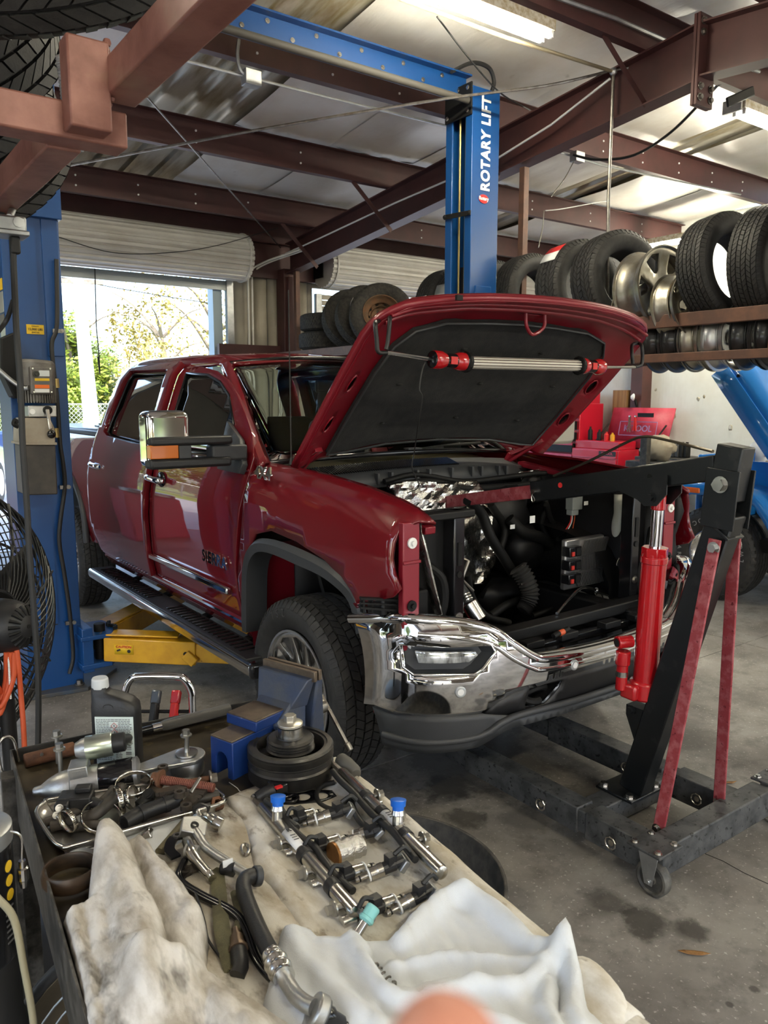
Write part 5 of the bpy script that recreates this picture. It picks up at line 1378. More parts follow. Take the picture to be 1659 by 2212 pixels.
# power unit on the front of the left column
PY_ = LY - .12
def pu(x, y, d=0): return on_y(x, y, PY_ + d)
a, b = pu(52, 782), pu(108, 872)
unit = MB().cyl(pu(80, 870), pu(80, 784), .088, n=28).build('pump_motor', mat('motor grey', (.17, .16, .145), .5, .4, noise_col=(.11, .1, .09), scale=14), lift, bevel=.006)
MB().cyl(pu(80, 786), pu(80, 778), .09, .075, n=28).build('motor_cap', MATS['motor grey'], unit, bevel=.004)
fins = MB()
for k in range(22):
    an = PI + PI * (k + .5) / 22
    c = pu(80, 870); fins.bar(c + V((.09 * math.cos(an), .09 * math.sin(an), 0)), c + V((.09 * math.cos(an), .09 * math.sin(an), .09)), .006, .014, (math.cos(an), math.sin(an), 0))
fins.build('motor_fins', MATS['motor grey'], unit, smooth=0)
a, b = pu(62, 791, -.10), pu(114, 852, -.10)
box = MB().box(((a.x + b.x) / 2, PY_ - .10, (a.z + b.z) / 2), (b.x - a.x, .05, a.z - b.z)).build('switch_box', MATS['motor grey'], unit, bevel=.008, label='grey motor switch box')
for x, z in ((a.x + .012, a.z - .012), (b.x - .012, a.z - .012), (a.x + .012, b.z + .012), (b.x - .012, b.z + .012)):
    MB().hexbolt((x, PY_ - .126, z), (0, -1, 0), .005, .004, 0).build('box_screw', M_steel, box)
for y0, y1, m_ in ((800, 813, M_silverlab), (817, 823, M_labelyel), (824, 830, M_inkgrey), (831, 839, M_labelorg), (840, 848, M_print)):
    p0_, p1_ = pu(84 if y0 < 815 else 75, y0, -.127), pu(107, y1, -.127)
    MB().box(((p0_.x + p1_.x) / 2, p0_.y, (p0_.z + p1_.z) / 2), (p1_.x - p0_.x, .002, p0_.z - p1_.z)).build('label_strip', m_, box)
bt = pu(78, 808, -.128); MB().lathe([(.0, .012), (.008, .012), (.010, .008), (.016, .008), (.016, 0), (0, 0)], 18, fr(bt, (1, 0, 0), (0, -1, 0))).build('push_button', M_blackg, box)
a, b = pu(50, 876), pu(112, 900)
vb = MB().box(((a.x + b.x) / 2, PY_ - .04, (a.z + b.z) / 2), (b.x - a.x, .14, a.z - b.z)).build('valve_block', M_alum, lift, bevel=.005)
MB().cyl(pu(70, 889, -.11), pu(70, 889, -.125), .014, n=16).build('valve_plug', M_white, vb)
MB().lathe([(.022, 0), (.022, .02), (.0, .022)], 16, fr(pu(102, 886, -.11), (1, 0, 0), (0, -1, 0))).build('release_valve', M_dark, vb)
MB().bar(pu(102, 884, -.14), pu(109, 928, -.16), .018, .012).build('release_lever', M_steel, vb, bevel=.003)
MB().ball(pu(111, 938, -.16), .022, 16).build('lever_knob', M_blackg, vb, smooth=60)
def slab_px(nm, pts, d0, d1, m_, par, **k):
    A = [on_y(x, y, PY_ + d0) for x, y in pts]; B = [V((q.x, PY_ + d1, q.z)) for q in A]; n = len(A)
    return MB().add(A + B, [tuple(range(n)), tuple(range(2 * n - 1, n - 1, -1))] + [(i, n + i, n + (i + 1) % n, (i + 1) % n) for i in range(n)]).build(nm, m_, par, **k)
tk = slab_px('reservoir_top', [(52, 903), (108, 903), (118, 925), (120, 958), (46, 958), (46, 925)], -.12, .08, mat('dusty beige tank', (.33, .29, .225), .5, .2, noise_col=(.25, .21, .16), scale=8), lift, bevel=.004)
slab_px('reservoir_lip', [(44, 956), (123, 956), (123, 961), (44, 961)], -.135, .09, MATS['dusty beige tank'], tk)
slab_px('reservoir', [(49, 961), (120, 961), (125, 1068), (55, 1070)], -.12, .08, mat('dark reservoir', (.045, .042, .038), .5, .2, noise_col=(.075, .065, .055), scale=9), lift, bevel=.006)
MB().tube(bez([pu(-6, 795, -.02), pu(25, 822, -.06), pu(50, 838, -.08), pu(62, 838, -.1)], 5), .011, 8).build('armoured_cable', M_galv, unit, smooth=60)
slab_px('control_box', [(2, 730), (30, 718), (44, 720), (50, 800), (40, 862), (30, 858), (3, 800)], .02, .16, M_dark, lift, bevel=.008)
MB().tube(bez([pu(38, 915, -.1), pu(33, 908, -.1), pu(30, 916, -.1), pu(40, 922, -.1)], 4), .012, 8).build('filler_cap', M_dark, tk)
# pivot, restraint and yellow swing arms
px0 = on_y(172, 1340, LY - .04)
pv = MB().prism([(1.15, LY - .12), (1.32, LY - .12), (1.40, LY + .02), (1.36, LY + .2), (1.15, LY + .2)], .13, .16).prism([(1.15, LY - .12), (1.32, LY - .12), (1.40, LY + .02), (1.36, LY + .2), (1.15, LY + .2)], .30, .325).box((1.19, LY + .02, .24), (.06, .26, .26)).build('arm_pivot', M_blue, lift, bevel=.004)
MB().cyl((1.28, LY - .03, .12), (1.28, LY - .03, .37), .032, n=18).build('pivot_pin', M_dark, pv, bevel=.004)
for k in range(8): MB().box((1.36 + .012 * math.sin(k), LY - .06 + .02 * k, .335), (.02, .011, .02)).build('gear_tooth', M_dark, pv)
a0 = V((1.27, LY - .04, .235)); a1 = on_z(560, 1412, .20)
d = (a1 - a0); dn = d.normalized(); sd = V((-dn.y, dn.x, 0))
def armbox(p, q, w, h, nm, m_=M_yellow): return MB().bar(p, q, w, h).build(nm, m_, lift, bevel=.006)
arm1 = armbox(a0 + dn * .05, a0 + d * .62, .125, .14, 'swing_arm')
armbox(a0 + d * .55, a0 + d * 1.15, .10, .11, 'arm_extension')
MB().bar(a0 + d * .02 + V((0, 0, .085)), a0 + d * .5 + sd * .03 + V((0, 0, .082)), .11, .012).build('arm_cover', M_yellow, arm1, bevel=.004)
MB().bar(a0 + d * .56 + sd * -.07, a0 + d * .62 + sd * -.07 + V((0, 0, -.05)), .03, .06).build('arm_stop', M_yellow, arm1, bevel=.006)
MB().cyl(a0 + d * .56 - sd * .064, a0 + d * .56 - sd * .070, .012, n=14).build('arm_hole', M_dark, arm1)
lb_ = on_y(236, 1392, a0.y - .06)
cl_ = a0 + d * .23 - sd * .066; cl_ = a0 + dn * .17 - sd * .0645
pl = MB().add([cl_ + dn * x + V((0, 0, z)) for x, z in ((-.055, -.02), (.055, -.02), (.055, .035), (-.055, .035))], [(0, 1, 2, 3)]).build('caution_label', M_labelyel, arm1, solid=.001)
text('CAUTION', .020, fr(cl_ - sd * .002 + V((0, 0, .024)), dn, -sd), M_redink, pl, 'caution_text', .0003, .0006)
MB().cyl(cl_ + dn * .03 - sd * .002, cl_ + dn * .03 - sd * .003, .010, n=16).bar(cl_ - dn * .04 - sd * .002, cl_ - dn * .02 - sd * .002 + V((0, 0, .008)), .002, .01).build('caution_symbol', M_ink, pl)
b0_ = V((1.30, LY + .10, .235)); b1_ = on_z(420, 1268, .22)
db = (b1_ - b0_)
arm2 = armbox(b0_, b0_ + db * .75, .12, .13, 'swing_arm')
armbox(b0_ + db * .7, b0_ + db * 1.5, .09, .10, 'arm_extension')
MB().bar(b0_ + V((0, 0, .075)), b0_ + db * .8 + V((0, 0, .075)), .13, .01).build('arm_cover', M_yellow, arm2, bevel=.003)
for q in (a0 + d * 1.12, b0_ + db * 1.45):
    MB().cyl(q + V((0, 0, .05)), q + V((0, 0, .10)), .06, n=20).build('lift_pad', M_dark, lift, bevel=.004)
c0 = V((4.1, LY, .235)); MB().bar(c0, c0 + V((-.9, -.5, 0)), .12, .13).build('swing_arm', M_yellow, lift, bevel=.006); MB().bar(c0 + V((0, .1, 0)), c0 + V((-.8, .7, 0)), .12, .13).build('swing_arm', M_yellow, lift, bevel=.006)

# ================================================================== ENGINE HOIST
HX = 2.50
hoist = thing('engine_hoist', 'black folding engine hoist with a red jack and red braces in front of the truck', 'engine hoist', (HX, 1.75, 0))
hl0, hl1 = 2.235, 2.76       # leg centre lines
for x, nx in ((hl0, 2.235), (hl1, 2.76)):
    lg = MB().box((x, 2.36, .115), (.075, 1.46, .085)).build('leg', M_hoistdust, hoist, bevel=.005, label=None)
    MB().box((x, 1.60, .115), (.093, .30, .105)).build('leg_socket', M_hoistdust, lg, bevel=.004)
    MB().box((x, 2.1, .115), (.090, .62, .100)).build('leg_sleeve', M_hoistdust, lg, bevel=.004)
    for y in (1.62, 1.95):
        pn = MB().cyl((x - .065, y, .115), (x + .065, y, .115), .011, n=12).build('lock_pin', M_steel, lg)
        MB().tube([V((x - .068, y + .022 * math.cos(k * .7), .115 + .022 * math.sin(k * .7))) for k in range(9)], .003, 6, closed=True).build('pin_ring', M_steel, pn)
    MB().cyl((x, 3.0, .05), (x + .001, 3.0, .07), .03).build('leg_caster_fork', M_galv, lg)
    MB().cyl((x - .015, 3.02, .036), (x + .015, 3.02, .036), .036, n=20).build('leg_caster', M_dark, lg)
cb = MB().box((2.545, 1.465, .125), (.70, .085, .105)).build('rear_beam', M_hoistdust, hoist, bevel=.005)
MB().box((2.5, 1.80, .105), (.47, .10, .085)).build('cross_member', M_hoistdust, hoist, bevel=.005)
mp = MB().box((2.5, 1.79, .152), (.20, .17, .012)).build('mast_foot', M_hoist, hoist, bevel=.003)
for dx in (-.08, .08): MB().hexbolt((2.5 + dx, 1.85, .158), (0, 0, 1), .015, .012).hexbolt((2.5 + dx, 1.73, .158), (0, 0, 1), .015, .012).build('foot_bolt', M_steel, mp)
for x in (2.185, 2.965):
    cp = MB().box((x, 1.455, .183), (.13, .13, .010)).build('caster_plate', M_hoistdust, hoist, bevel=.003)
    for dx in (-.045, .045):
        for dy in (-.045, .045): MB().hexbolt((x + dx, 1.455 + dy, .188), (0, 0, 1), .009, .008).build('plate_bolt', M_steel, cp)
    MB().box((x + .03, 1.455, .155), (.05, .10, .05)).build('spacer', M_hoistdust, cp) if x > 2.5 else None
    cx2, cy2 = x + .005, 1.46
    fk = MB()
    for s in (-1, 1):
        fk.add([(cx2 + s * .026, cy2 + a, z) for a, z in ((-.04, .172), (.045, .172), (.012, .045), (-.018, .045))] + [(cx2 + s * .029, cy2 + a, z) for a, z in ((-.04, .172), (.045, .172), (.012, .045), (-.018, .045))],
               [(0, 1, 2, 3), (7, 6, 5, 4), (0, 4, 5, 1), (1, 5, 6, 2), (2, 6, 7, 3), (3, 7, 4, 0)])
    fk.box((cx2, cy2, .174), (.07, .09, .008)).cyl((cx2 - .036, cy2 - .004, .058), (cx2 + .036, cy2 - .004, .058), .008, n=12)
    fo_ = fk.build('caster_fork', M_galv, hoist, bevel=.001)
    MB().lathe([(.058, -.018), (.062, -.012), (.062, .012), (.058, .018), (.05, .02), (.044, .014), (.02, .014), (.018, .022), (.008, .022), (.008, -.022), (.018, -.022), (.02, -.014), (.044, -.014), (.05, -.02)], 32, Matrix.Translation((cx2, cy2 - .004, .062)) @ AX(), closed=True).build('caster_wheel', mat('caster rubber', (.03, .029, .027), .6, noise_col=(.12, .115, .1), scale=12) if x < 2.5 else MATS['caster rubber'], fo_, smooth=40)
# mast and its top box
def hx(x, y, d=0): return on_x(x, y, HX + d)
m0 = V((HX, 1.765, .155)); m1 = V((HX, 1.45, 1.29))
mast = MB().bar(m0, m1, .076, .10, (0, -1, 0)).build('mast', M_hoist, hoist, bevel=.006)
for s in (-1, 1):
    MB().bar(V((HX + s * .047, 1.462, 1.235)), V((HX + s * .047, 1.448, 1.435)), .008, .12, (0, -1, 0)).build('clevis_plate', M_hoist, mast, bevel=.002)
MB().bar(V((HX, 1.468, 1.232)), V((HX, 1.462, 1.24)), .10, .12, (0, -1, 0)).build('clevis_base', M_hoist, mast, bevel=.002)
ht = MB().bar(V((HX, 1.462, 1.33)), V((HX, 1.435, 1.515)), .080, .095, (0, -1, 0)).build('boom_head', M_hoist, hoist, bevel=.005)
for s in (-1, 1): MB().hexbolt((HX + s * .052, 1.452, 1.385), (s, 0, 0), .022, .018, 1.3).build('pivot_bolt', M_steel, ht)
B0, B1 = V((HX, 1.49, 1.437)), V((HX, 2.33, 1.275))
boom = MB().bar(B0, B1, .066, .088).build('boom', M_hoist, hoist, bevel=.005)
ex = MB().bar(B0.lerp(B1, .8), V((HX, 2.98, 1.155)), .052, .058).build('boom_extension', M_brace, hoist, bevel=.004)
MB().bar(V((HX, 2.94, 1.163)), V((HX, 3.0, 1.152)), .056, .062).build('extension_tip', M_dark, ex)
bd = (B1 - B0); bn = bd.normalized(); bu = V((0, -bn.z, bn.y))
for t_, h_ in ((.30, .0), (.40, -.022), (.62, .004), (.70, -.02), (.80, .012)):
    MB().cyl(B0 + bd * t_ + bu * h_ + V((-.033, 0, 0)), B0 + bd * t_ + bu * h_ + V((-.0345, 0, 0)), .010 if t_ != .80 else .011, n=16).build('boom_hole', M_dark if t_ != .80 else M_redink, boom)
pp = B0 + bd * .965
pn = MB().cyl(pp + V((-.05, 0, 0)), pp + V((.05, 0, 0)), .010, n=12).build('extension_pin', M_steel, boom)
MB().tube(bez([pp + V((-.045, 0, 0)), pp + V((-.047, .008, -.025)), pp + V((-.047, 0, -.045)), pp + V((-.047, -.010, -.03)), pp + V((-.046, .004, -.015))], 4), .0025, 5).build('hair_pin', M_steel, pn)
# jack: lugs under the boom, ram, red barrel
j1 = V((HX, 1.722, 1.315)); j0 = V((HX, 1.745, .54))
jd = (j0 - j1).normalized()
for s in (-1, 1):
    MB().add([V((HX + s * .042, y, z)) for y, z in ((1.93, 1.345), (1.66, 1.40), (1.66, 1.33), (1.70, 1.285), (1.75, 1.28), (1.78, 1.30))] + [V((HX + s * .048, y, z)) for y, z in ((1.93, 1.345), (1.66, 1.40), (1.66, 1.33), (1.70, 1.285), (1.75, 1.28), (1.78, 1.30))],
             [tuple(range(6)), tuple(range(11, 5, -1))] + [(i, 6 + i, 6 + (i + 1) % 6, (i + 1) % 6) for i in range(6)]).hexbolt((HX + s * .048, 1.72, 1.315), (s, 0, 0), .013, .012).build('jack_lug', M_hoist, boom)
jack = MB().cyl(j1 + jd * .21, j0, .046, n=32).build('hydraulic_jack', M_ram, hoist, bevel=.004, smooth=50, label='glossy red hydraulic jack')
MB().cyl(j1 + jd * .19, j1 + jd * .225, .049, n=8).cyl(j1 + jd * .225, j1 + jd * .25, .050, n=32).build('jack_collar', M_ram, jack, bevel=.003)
MB().cyl(j1 + jd * .0, j1 + jd * .22, .022, n=24).build('ram_rod', M_chrome, jack)
MB().cyl(j1 - jd * .02, j1 + jd * .05, .027, n=20).build('ram_end', M_ram, jack, bevel=.004)
MB().cyl(j0 - jd * .07, j0 + jd * .005, .058, n=28).bar(j0 - jd * .06 + V((-.05, .02, 0)), j0 + V((-.05, .02, 0)), .06, .07).build('jack_base', M_ram, jack, bevel=.01)
pb = j0 + V((-.075, .05, .03))
MB().cyl(pb, pb - jd * .12, .022, n=18).cyl(pb - jd * .10, pb - jd * .155, .028, n=18).build('jack_pump', M_ram, jack, bevel=.004)
MB().cyl(pb - jd * .055, pb - jd * .075, .024, n=18).build('pump_piston', M_steel, jack)
hs = pb - jd * .19; MB().cyl(hs + V((-.03, .01, 0)), hs + V((.03, -.01, 0)), .024, n=18).build('handle_socket', M_ram, jack, bevel=.003)
MB().cyl(hs + V((-.031, .0103, 0)), hs + V((-.033, .011, 0)), .016, n=16).build('socket_bore', M_dark, jack)
MB().add([V((HX + s * .03, y, z)) for s in (-1, 1) for y, z in ((1.71, .50), (1.80, .50), (1.80, .46), (1.745, .34), (1.72, .36))], [(0, 1, 2, 3, 4), (9, 8, 7, 6, 5)] + [(i, 5 + i, 5 + (i + 1) % 5, (i + 1) % 5) for i in range(5)]).hexbolt((HX - .032, 1.775, .485), (-1, 0, 0), .013, .012).build('jack_foot', M_hoist, mast)
# braces
for xa2, xb2, ya2, yb2, za2 in ((2.44, 2.32, 1.455, 1.535, 1.20), (2.56, 2.675, 1.455, 1.515, 1.20)):
    br = MB().bar(V((xa2, ya2, za2)), V((xb2, yb2, .13)), .010, .045, (0, 1, 0)).build('brace', M_brace, hoist, bevel=.003, label='speckled red flat brace')
    MB().hexbolt((xa2 + (-.006 if xa2 < 2.5 else .006), ya2, za2 - .03), (-1 if xa2 < 2.5 else 1, 0, 0), .015, .012).hexbolt((xb2 - .006, yb2, .16), (-1, 0, 0), .012, .01).build('brace_bolt', M_steel, br)
# ================================================================== TIRE RACK ON THE RIGHT, UNDER THE ROOF BEAM
RX0, RX1, RZ, RZ2 = 4.9, 5.42, 2.25, 1.985
rack = thing('tire_rack', 'long brown two deck tire rack hung along the roof beam behind the truck', 'rack', (5.15, 5.5, RZ))
for (x, z, h) in ((RX0, RZ, .09), (RX1, RZ, .09), (RX0 + .03, RZ2, .06), (RX1 - .03, RZ2, .06)):
    MB().box((x, 5.1, z - h / 2), (.05, 8.0, h)).build('rail', M_rackrail, rack, bevel=.004)
for y, zt in ((5.0, 3.62), (8.9, 3.3), (1.6, 3.4)):
    MB().box((XF, y, (zt + RZ2) / 2), (.06, .06, zt - RZ2)).build('hanger_post', M_rackrail, rack, bevel=.003)
for y in (1.6, 2.62, 5.0, 8.9):
    MB().box((RX0 + .02, y, (RZ + RZ2) / 2 - .05), (.045, .06, RZ - RZ2)).box((RX1 - .02, y, (RZ + RZ2) / 2 - .05), (.045, .06, RZ - RZ2)).box(((RX0 + RX1) / 2, y, RZ2 - .03), (RX1 - RX0, .05, .05)).build('deck_frame', M_rackrail, rack, bevel=.003)

T_HIGH = tire_mb(.375, .245, .225, 6, 70, .9, .009)
T_ALL = tire_mb(.38, .265, .222, 5, 52, 1.3, .011)
T_OLD = tire_mb(.345, .205, .20, 5, 60, .5, .006)
_tm = {}
def tire(kind, label, loc, rz=0, lean=0, axis='y', group='tires on the right rack', m=None):
    """one loose tire; axle along y unless told otherwise"""
    src = {'high': T_HIGH, 'all': T_ALL, 'old': T_OLD}[kind]
    key = (kind, m)
    if key not in _tm:
        o = src.build('tire', m or M_rubber, smooth=40); _tm[key] = o.data
    else:
        o = bpy.data.objects.new('tire', _tm[key]); COL.objects.link(o)
    if axis == 'z': Rm = Matrix.Rotation(PI / 2, 4, 'Y')
    else: Rm = Matrix.Rotation(rz, 4, 'Z') @ Matrix.Rotation(PI / 2, 4, 'Z') @ Matrix.Rotation(lean, 4, 'Y')
    o.matrix_world = Matrix.Translation(V(loc)) @ Rm
    return tag(o, label, 'tire', group)
def sit(R): return RZ + math.sqrt(max(.001, (R + .0) ** 2 - ((RX1 - RX0 - .05) / 2) ** 2)) - .005
zc_h, zc_a, zc_o = sit(.375), sit(.38), sit(.345)
XC = (RX0 + RX1) / 2
def sticker(t, rects, R, a0):
    """paper label on the tread of a tire, facing the truck; rects of (angle0, angle1, material)"""
    for (b0, b1, m_) in rects:
        mb = MB()
        mb.grid(lambda a, b: ((a - .5) * .17, (R + .004) * math.cos(a0 + b0 + (b1 - b0) * b), (R + .004) * math.sin(a0 + b0 + (b1 - b0) * b)), 2, 6)
        o = mb.build('tread_label', m_, None, solid=.001, off=0); o.parent = t
tire('all', 'chunky tread tire at the right edge of the upper rack', (XC, 2.50, zc_a), 0, .02)
tire('high', 'tire with block tread, second from the right edge on the upper rack', (XC, 2.80, zc_h), 0, .0)
tire('high', 'leaning ribbed tire just right of the loose wheels on the upper rack', (XC - .02, 3.12, zc_h), -.12, .13)
tire('all', 'big tire in front of the hanging pipe, just left of the loose wheels', (XC, 4.02, zc_a + .02), -.18, .10)
tl_ = tire('all', 'tire with a red and white paper label, left of the hanging pipe', (XC, 4.40, zc_a + .01), -.1, .06)
for (a, b, m_) in ((2.68, 2.84, M_redink), (2.84, 3.0, M_print)): pass
sticker(tl_, [(-.02, .21, M_redink), (-.26, -.02, M_print)], .38, .78)
t1 = tire('high', 'tire with a silver and yellow label left of the central blue post', (XC, 5.70, zc_h), 0, .03)
sticker(t1, [(-.14, .16, M_silverlab), (-.22, -.14, M_labelyel)], .375, .32)
t2 = tire('high', 'tire with a white label at the lower edge, leftmost beside the blue post', (XC, 5.99, zc_h), 0, .03)
sticker(t2, [(-.1, .12, M_print)], .375, .12)
tire('high', 'tire mostly hidden behind the central blue post', (XC, 5.42, zc_h), 0, .02)
tire('high', 'dark tire just right of the central blue post', (XC + .05, 4.98, zc_h), 0, .05)
# spare wheel group at the far left end of the rack
def rimmed(kind, label, loc, rz, lean, m_tire, group):
    w = thing('spare_roadwheel', label, 'wheel', (0, 0, 0), group)
    src = {'old': T_OLD, 'high': T_HIGH}[kind]
    k = (kind, m_tire)
    if k not in _tm: o = src.build('tire', m_tire, w, smooth=40); _tm[k] = o.data
    else:
        o = bpy.data.objects.new('tire', _tm[k]); COL.objects.link(o); o.parent = w
    r = barrel_mb(.20, .17).build('rim', M_rustwheel, w, smooth=40)
    hs = [circ(.075 * math.cos(k * PI / 3), .075 * math.sin(k * PI / 3), .010, 8) for k in range(6)] + [circ(0, 0, .032, 14)]
    hs += [circ(.135 * math.cos(k * PI / 5), .135 * math.sin(k * PI / 5), .014, 8) for k in range(10)]
    f = face_disc(.185, -.005, hs, dish=.05); f.v = [(-x, y, z) for x, y, z in f.v]
    f.build('wheel_disc', M_rustwheel, w, solid=.006, off=0, smooth=50)
    MB().lathe([(.105, -.0), (.112, .012), (.12, 0)], 32, AX()).build('disc_ridge', M_rustwheel, w)
    w.matrix_basis = Matrix.Translation(V(loc)) @ Matrix.Rotation(rz, 4, 'Z') @ Matrix.Rotation(PI / 2, 4, 'Z') @ Matrix.Rotation(lean, 4, 'Y')
    return w
sp = rimmed('old', 'dusty tire on a rusty steel wheel leaning at the left end of the rack', (XC - .10, 7.00, RZ + .30), -.55, .30, M_rubber_dusty, None)
MB().grid(lambda a, b: ((a - .5) * .10, .351 * math.cos(.55 - .22 * b), .351 * math.sin(.55 - .22 * b)), 2, 4).build('tread_label', M_print, None, solid=.001, off=0).parent = sp
tire('old', 'leaning tire right behind the rusty steel wheel', (XC - .05, 7.36, RZ + .32), -.35, .30, m=M_rubber_dusty)
tire('old', 'leaning tire second behind the rusty steel wheel', (XC, 7.72, RZ + .32), -.3, .34, m=M_rubber_dusty)
tire('old', 'tire lying flat, lower of the two at the left end of the rack', (XC, 8.25, RZ + .105), 0, 0, 'z', m=M_rubber_dusty)
tire('old', 'tire lying flat on another tire at the left end of the rack', (XC + .02, 8.25, RZ + .32), 0, 0, 'z', m=M_rubber_dusty)
# loose wheels
def wheel(label, loc, R, W, m_, spokes, rz=0, lean=0, cat='wheel', group='loose wheels on the rack', face=None):
    w = thing('roadwheel', label, cat, (0, 0, 0), group)
    barrel_mb(R, W).build('barrel', m_, w, smooth=40)
    if spokes == 'alloy':
        hs = []
        for k in range(6):
            a = 2 * PI * k / 6
            def q(r, da): return (r * math.cos(a + da), r * math.sin(a + da))
            hs.append([q(R * .84, -.30), q(R * .88, 0), q(R * .84, .30), q(R * .45, .18), q(R * .40, 0), q(R * .45, -.18)])
        f = face_disc(R * .95, -W * .36, hs, dish=-.03)
        f.build('wheel_face', m_, w, solid=.025, off=0, bevel=.004, smooth=40)
    else:
        hs = [circ(R * .62 * math.cos(k * PI / 4), R * .62 * math.sin(k * PI / 4), R * .085, 10) for k in range(8)] + [circ(0, 0, R * .17, 14)]
        f = face_disc(R * .9, -W * .15, hs, dish=-.03)
        f.build('wheel_disc', m_, w, solid=.006, off=0, smooth=50)
    w.matrix_basis = Matrix.Translation(V(loc)) @ Matrix.Rotation(rz, 4, 'Z') @ Matrix.Rotation(PI / 2, 4, 'Z') @ Matrix.Rotation(lean, 4, 'Y')
    return w
M_oldalloy = mat('weathered alloy', (.42, .40, .35), .32, .9, noise_col=(.30, .27, .2), scale=9)
M_blacksteel = mat('black steel wheel', (.02, .02, .021), .3, .2, coat=.3)
wheel('bare silver wheel barrel just right of the hanging pipe', (XC, 4.02 - .22, RZ + .06), .235, .20, M_oldalloy, 'steel', .1)
wheel('large spoked alloy wheel in the middle of the upper rack', (XC - .08, 3.62, RZ + .20), .30, .24, M_oldalloy, 'alloy', -.12, .08)
wheel('smaller silver wheel between the spoked alloy and the leaning tire', (XC - .10, 3.36, RZ + .07), .235, .19, M_oldalloy, 'steel', -.1, .1)
zl_ = RZ2 + math.sqrt(.215 ** 2 - .20 ** 2) + .03
names = ['leftmost wheel of the lower deck, dark steel', 'second wheel from the left on the lower deck, dark with a silver lip', 'third wheel from the left on the lower deck, silver', 'bright silver wheel, fourth from the left on the lower deck', 'black steel wheel, fifth from the left on the lower deck', 'black steel wheel, sixth from the left on the lower deck', 'greyish wheel at the right end of the lower deck']
mats_ = [M_blacksteel, M_blacksteel, M_oldalloy, M_alloy, M_blacksteel, M_blacksteel, M_oldalloy]
for k, (nm, m_, y) in enumerate(zip(names, mats_, (3.50, 3.345, 3.21, 3.03, 2.83, 2.66, 2.44))):
    wheel(nm, (XC - .02, y + .02, RZ2 + .10), .225, .15, m_, 'steel', .0, 0, group='wheels on the lower deck')

# ================================================================== FOREGROUND RACK AT THE TOP LEFT
fr_ = thing('overhead_tire_rack', 'rust red welded tube rack overhead at the top left, close to the camera', 'rack', (.49, 1.55, 2.16))
TB = .064
yA = 1.55
pA = on_y(276, 283, yA); zA = pA.z
MB().box(((pA.x - 1.3) / 2, yA + TB / 2, zA), (pA.x + 1.3, TB, TB)).build('cross_tube', M_tube, fr_, bevel=.004)
q1, q2 = on_y(143, 200, yA - .03), on_y(234, 200, yA - .03)
xs_ = (q1.x + q2.x) / 2
zb2 = on_y(200, 285, yA - .03).z
MB().box((xs_, yA - .022, (zb2 + 2.296) / 2), (q2.x - q1.x, .05, 2.296 - zb2)).build('upright_tube', M_tube, fr_, bevel=.004)
zB = zA + .075
bL, bR = on_z(232, 255, zB - .02).x, on_z(290, 240, zB - .03).x
MB().box((.517, .55, zB), (TB, 2.0, TB)).build('long_tube', M_tube, fr_, bevel=.004)
wd = MB()
for k in range(14): wd.ball((q2.x + .003 + .003 * math.sin(k * 2), yA - .02 + .004 * math.cos(k * 3), zB - .04 + k * .008), .008, 8)
wd.build('weld_bead', M_tube, fr_)
MB().box((.432, 2.265, zA - .004), (TB, 1.30, TB)).box((-.25, 2.265, zA - .004), (TB, 1.30, TB)).build('long_tube', M_tube, fr_, bevel=.004)
MB().box((-.6, 1.0, zB), (TB, 2.0, TB)).build('long_tube', M_tube, fr_, bevel=.004)
for z in (.0,): MB().box((-1.2, 1.58, 1.4), (TB, TB, 2.8)).build('upright_tube', M_tube, fr_, bevel=.004)
dk = on_y(60, 118, 1.72)
cxT, cyT = .23, 2.02
zt1 = on_z(60, 118, 2.4)
fwh = V((_f.x, _f.y, 0)).normalized(); TA_ = math.radians(47)
axT = V((0, 0, 1)) * math.cos(TA_) - fwh * math.sin(TA_); enT = -(V((0, 0, 1)) * math.sin(TA_) + fwh * math.cos(TA_))
cT = _c + _ray(15, 116) * 1.50 - enT * .38 + axT * .133
for k, lb_ in enumerate(('nearest tire of the leaning stack above the camera at the top left', 'middle tire of the leaning overhead stack, dark, behind the welded upright', 'rearmost tire of the leaning overhead stack, seen below the cross tube')):
    o = tire('all', lb_, (0, 0, 0), group='tires on the overhead rack')
    c_ = cT - axT * .268 * k - enT * (.02 * k) + _r * (0, -.45, -.52)[k]
    o.matrix_world = fr(c_, _r, axT) @ Matrix.Rotation(PI / 2, 4, 'Y')
# conduit and handy box on the overhead rack
cd = thing('handy_box', 'grey metal outlet box with conduit hung from the overhead tube rack', 'box', on_y(15, 490, 2.10))
hb1, hb2 = on_y(-20, 468, 2.10), on_y(55, 512, 2.10)
bx = MB().box(((hb1.x + hb2.x) / 2, 2.10, (hb1.z + hb2.z) / 2 + .005), (hb2.x - hb1.x, .05, hb1.z - hb2.z)).build('box_body', M_galv, cd, bevel=.006)
MB().lathe([(0, 0), (.012, 0), (.012, .002), (0, .002)], 20, fr(on_y(40, 480, 2.074), (1, 0, 0), (0, -1, 0))).build('knockout', M_galv, bx)
MB().box(((hb1.x + hb2.x) / 2, 2.09, hb2.z), (hb2.x - hb1.x, .075, .012)).build('box_flange', M_galv, bx, bevel=.003)
MB().tube(bez([on_y(20, 470, 2.08), on_x(33, 440, .476), on_x(42, 425, .476), on_x(75, 385, .476), on_x(120, 340, .476), on_x(168, 308, .476)], 6), .0085, 10).build('conduit', M_galv, cd, smooth=60)
for x, y in ((42, 422), (155, 322)): MB().hexbolt(on_x(x + 18, y, .466), (1, -.3, 0), .006, .005).bar(on_x(x - 8, y, .487), on_x(x + 22, y - 2, .468), .012, .004).build('conduit_strap', M_galv, cd)
fx_ = bez([on_y(128, 120, 1.6), on_y(134, 160, 1.6), on_y(140, 215, 1.6)], 14)
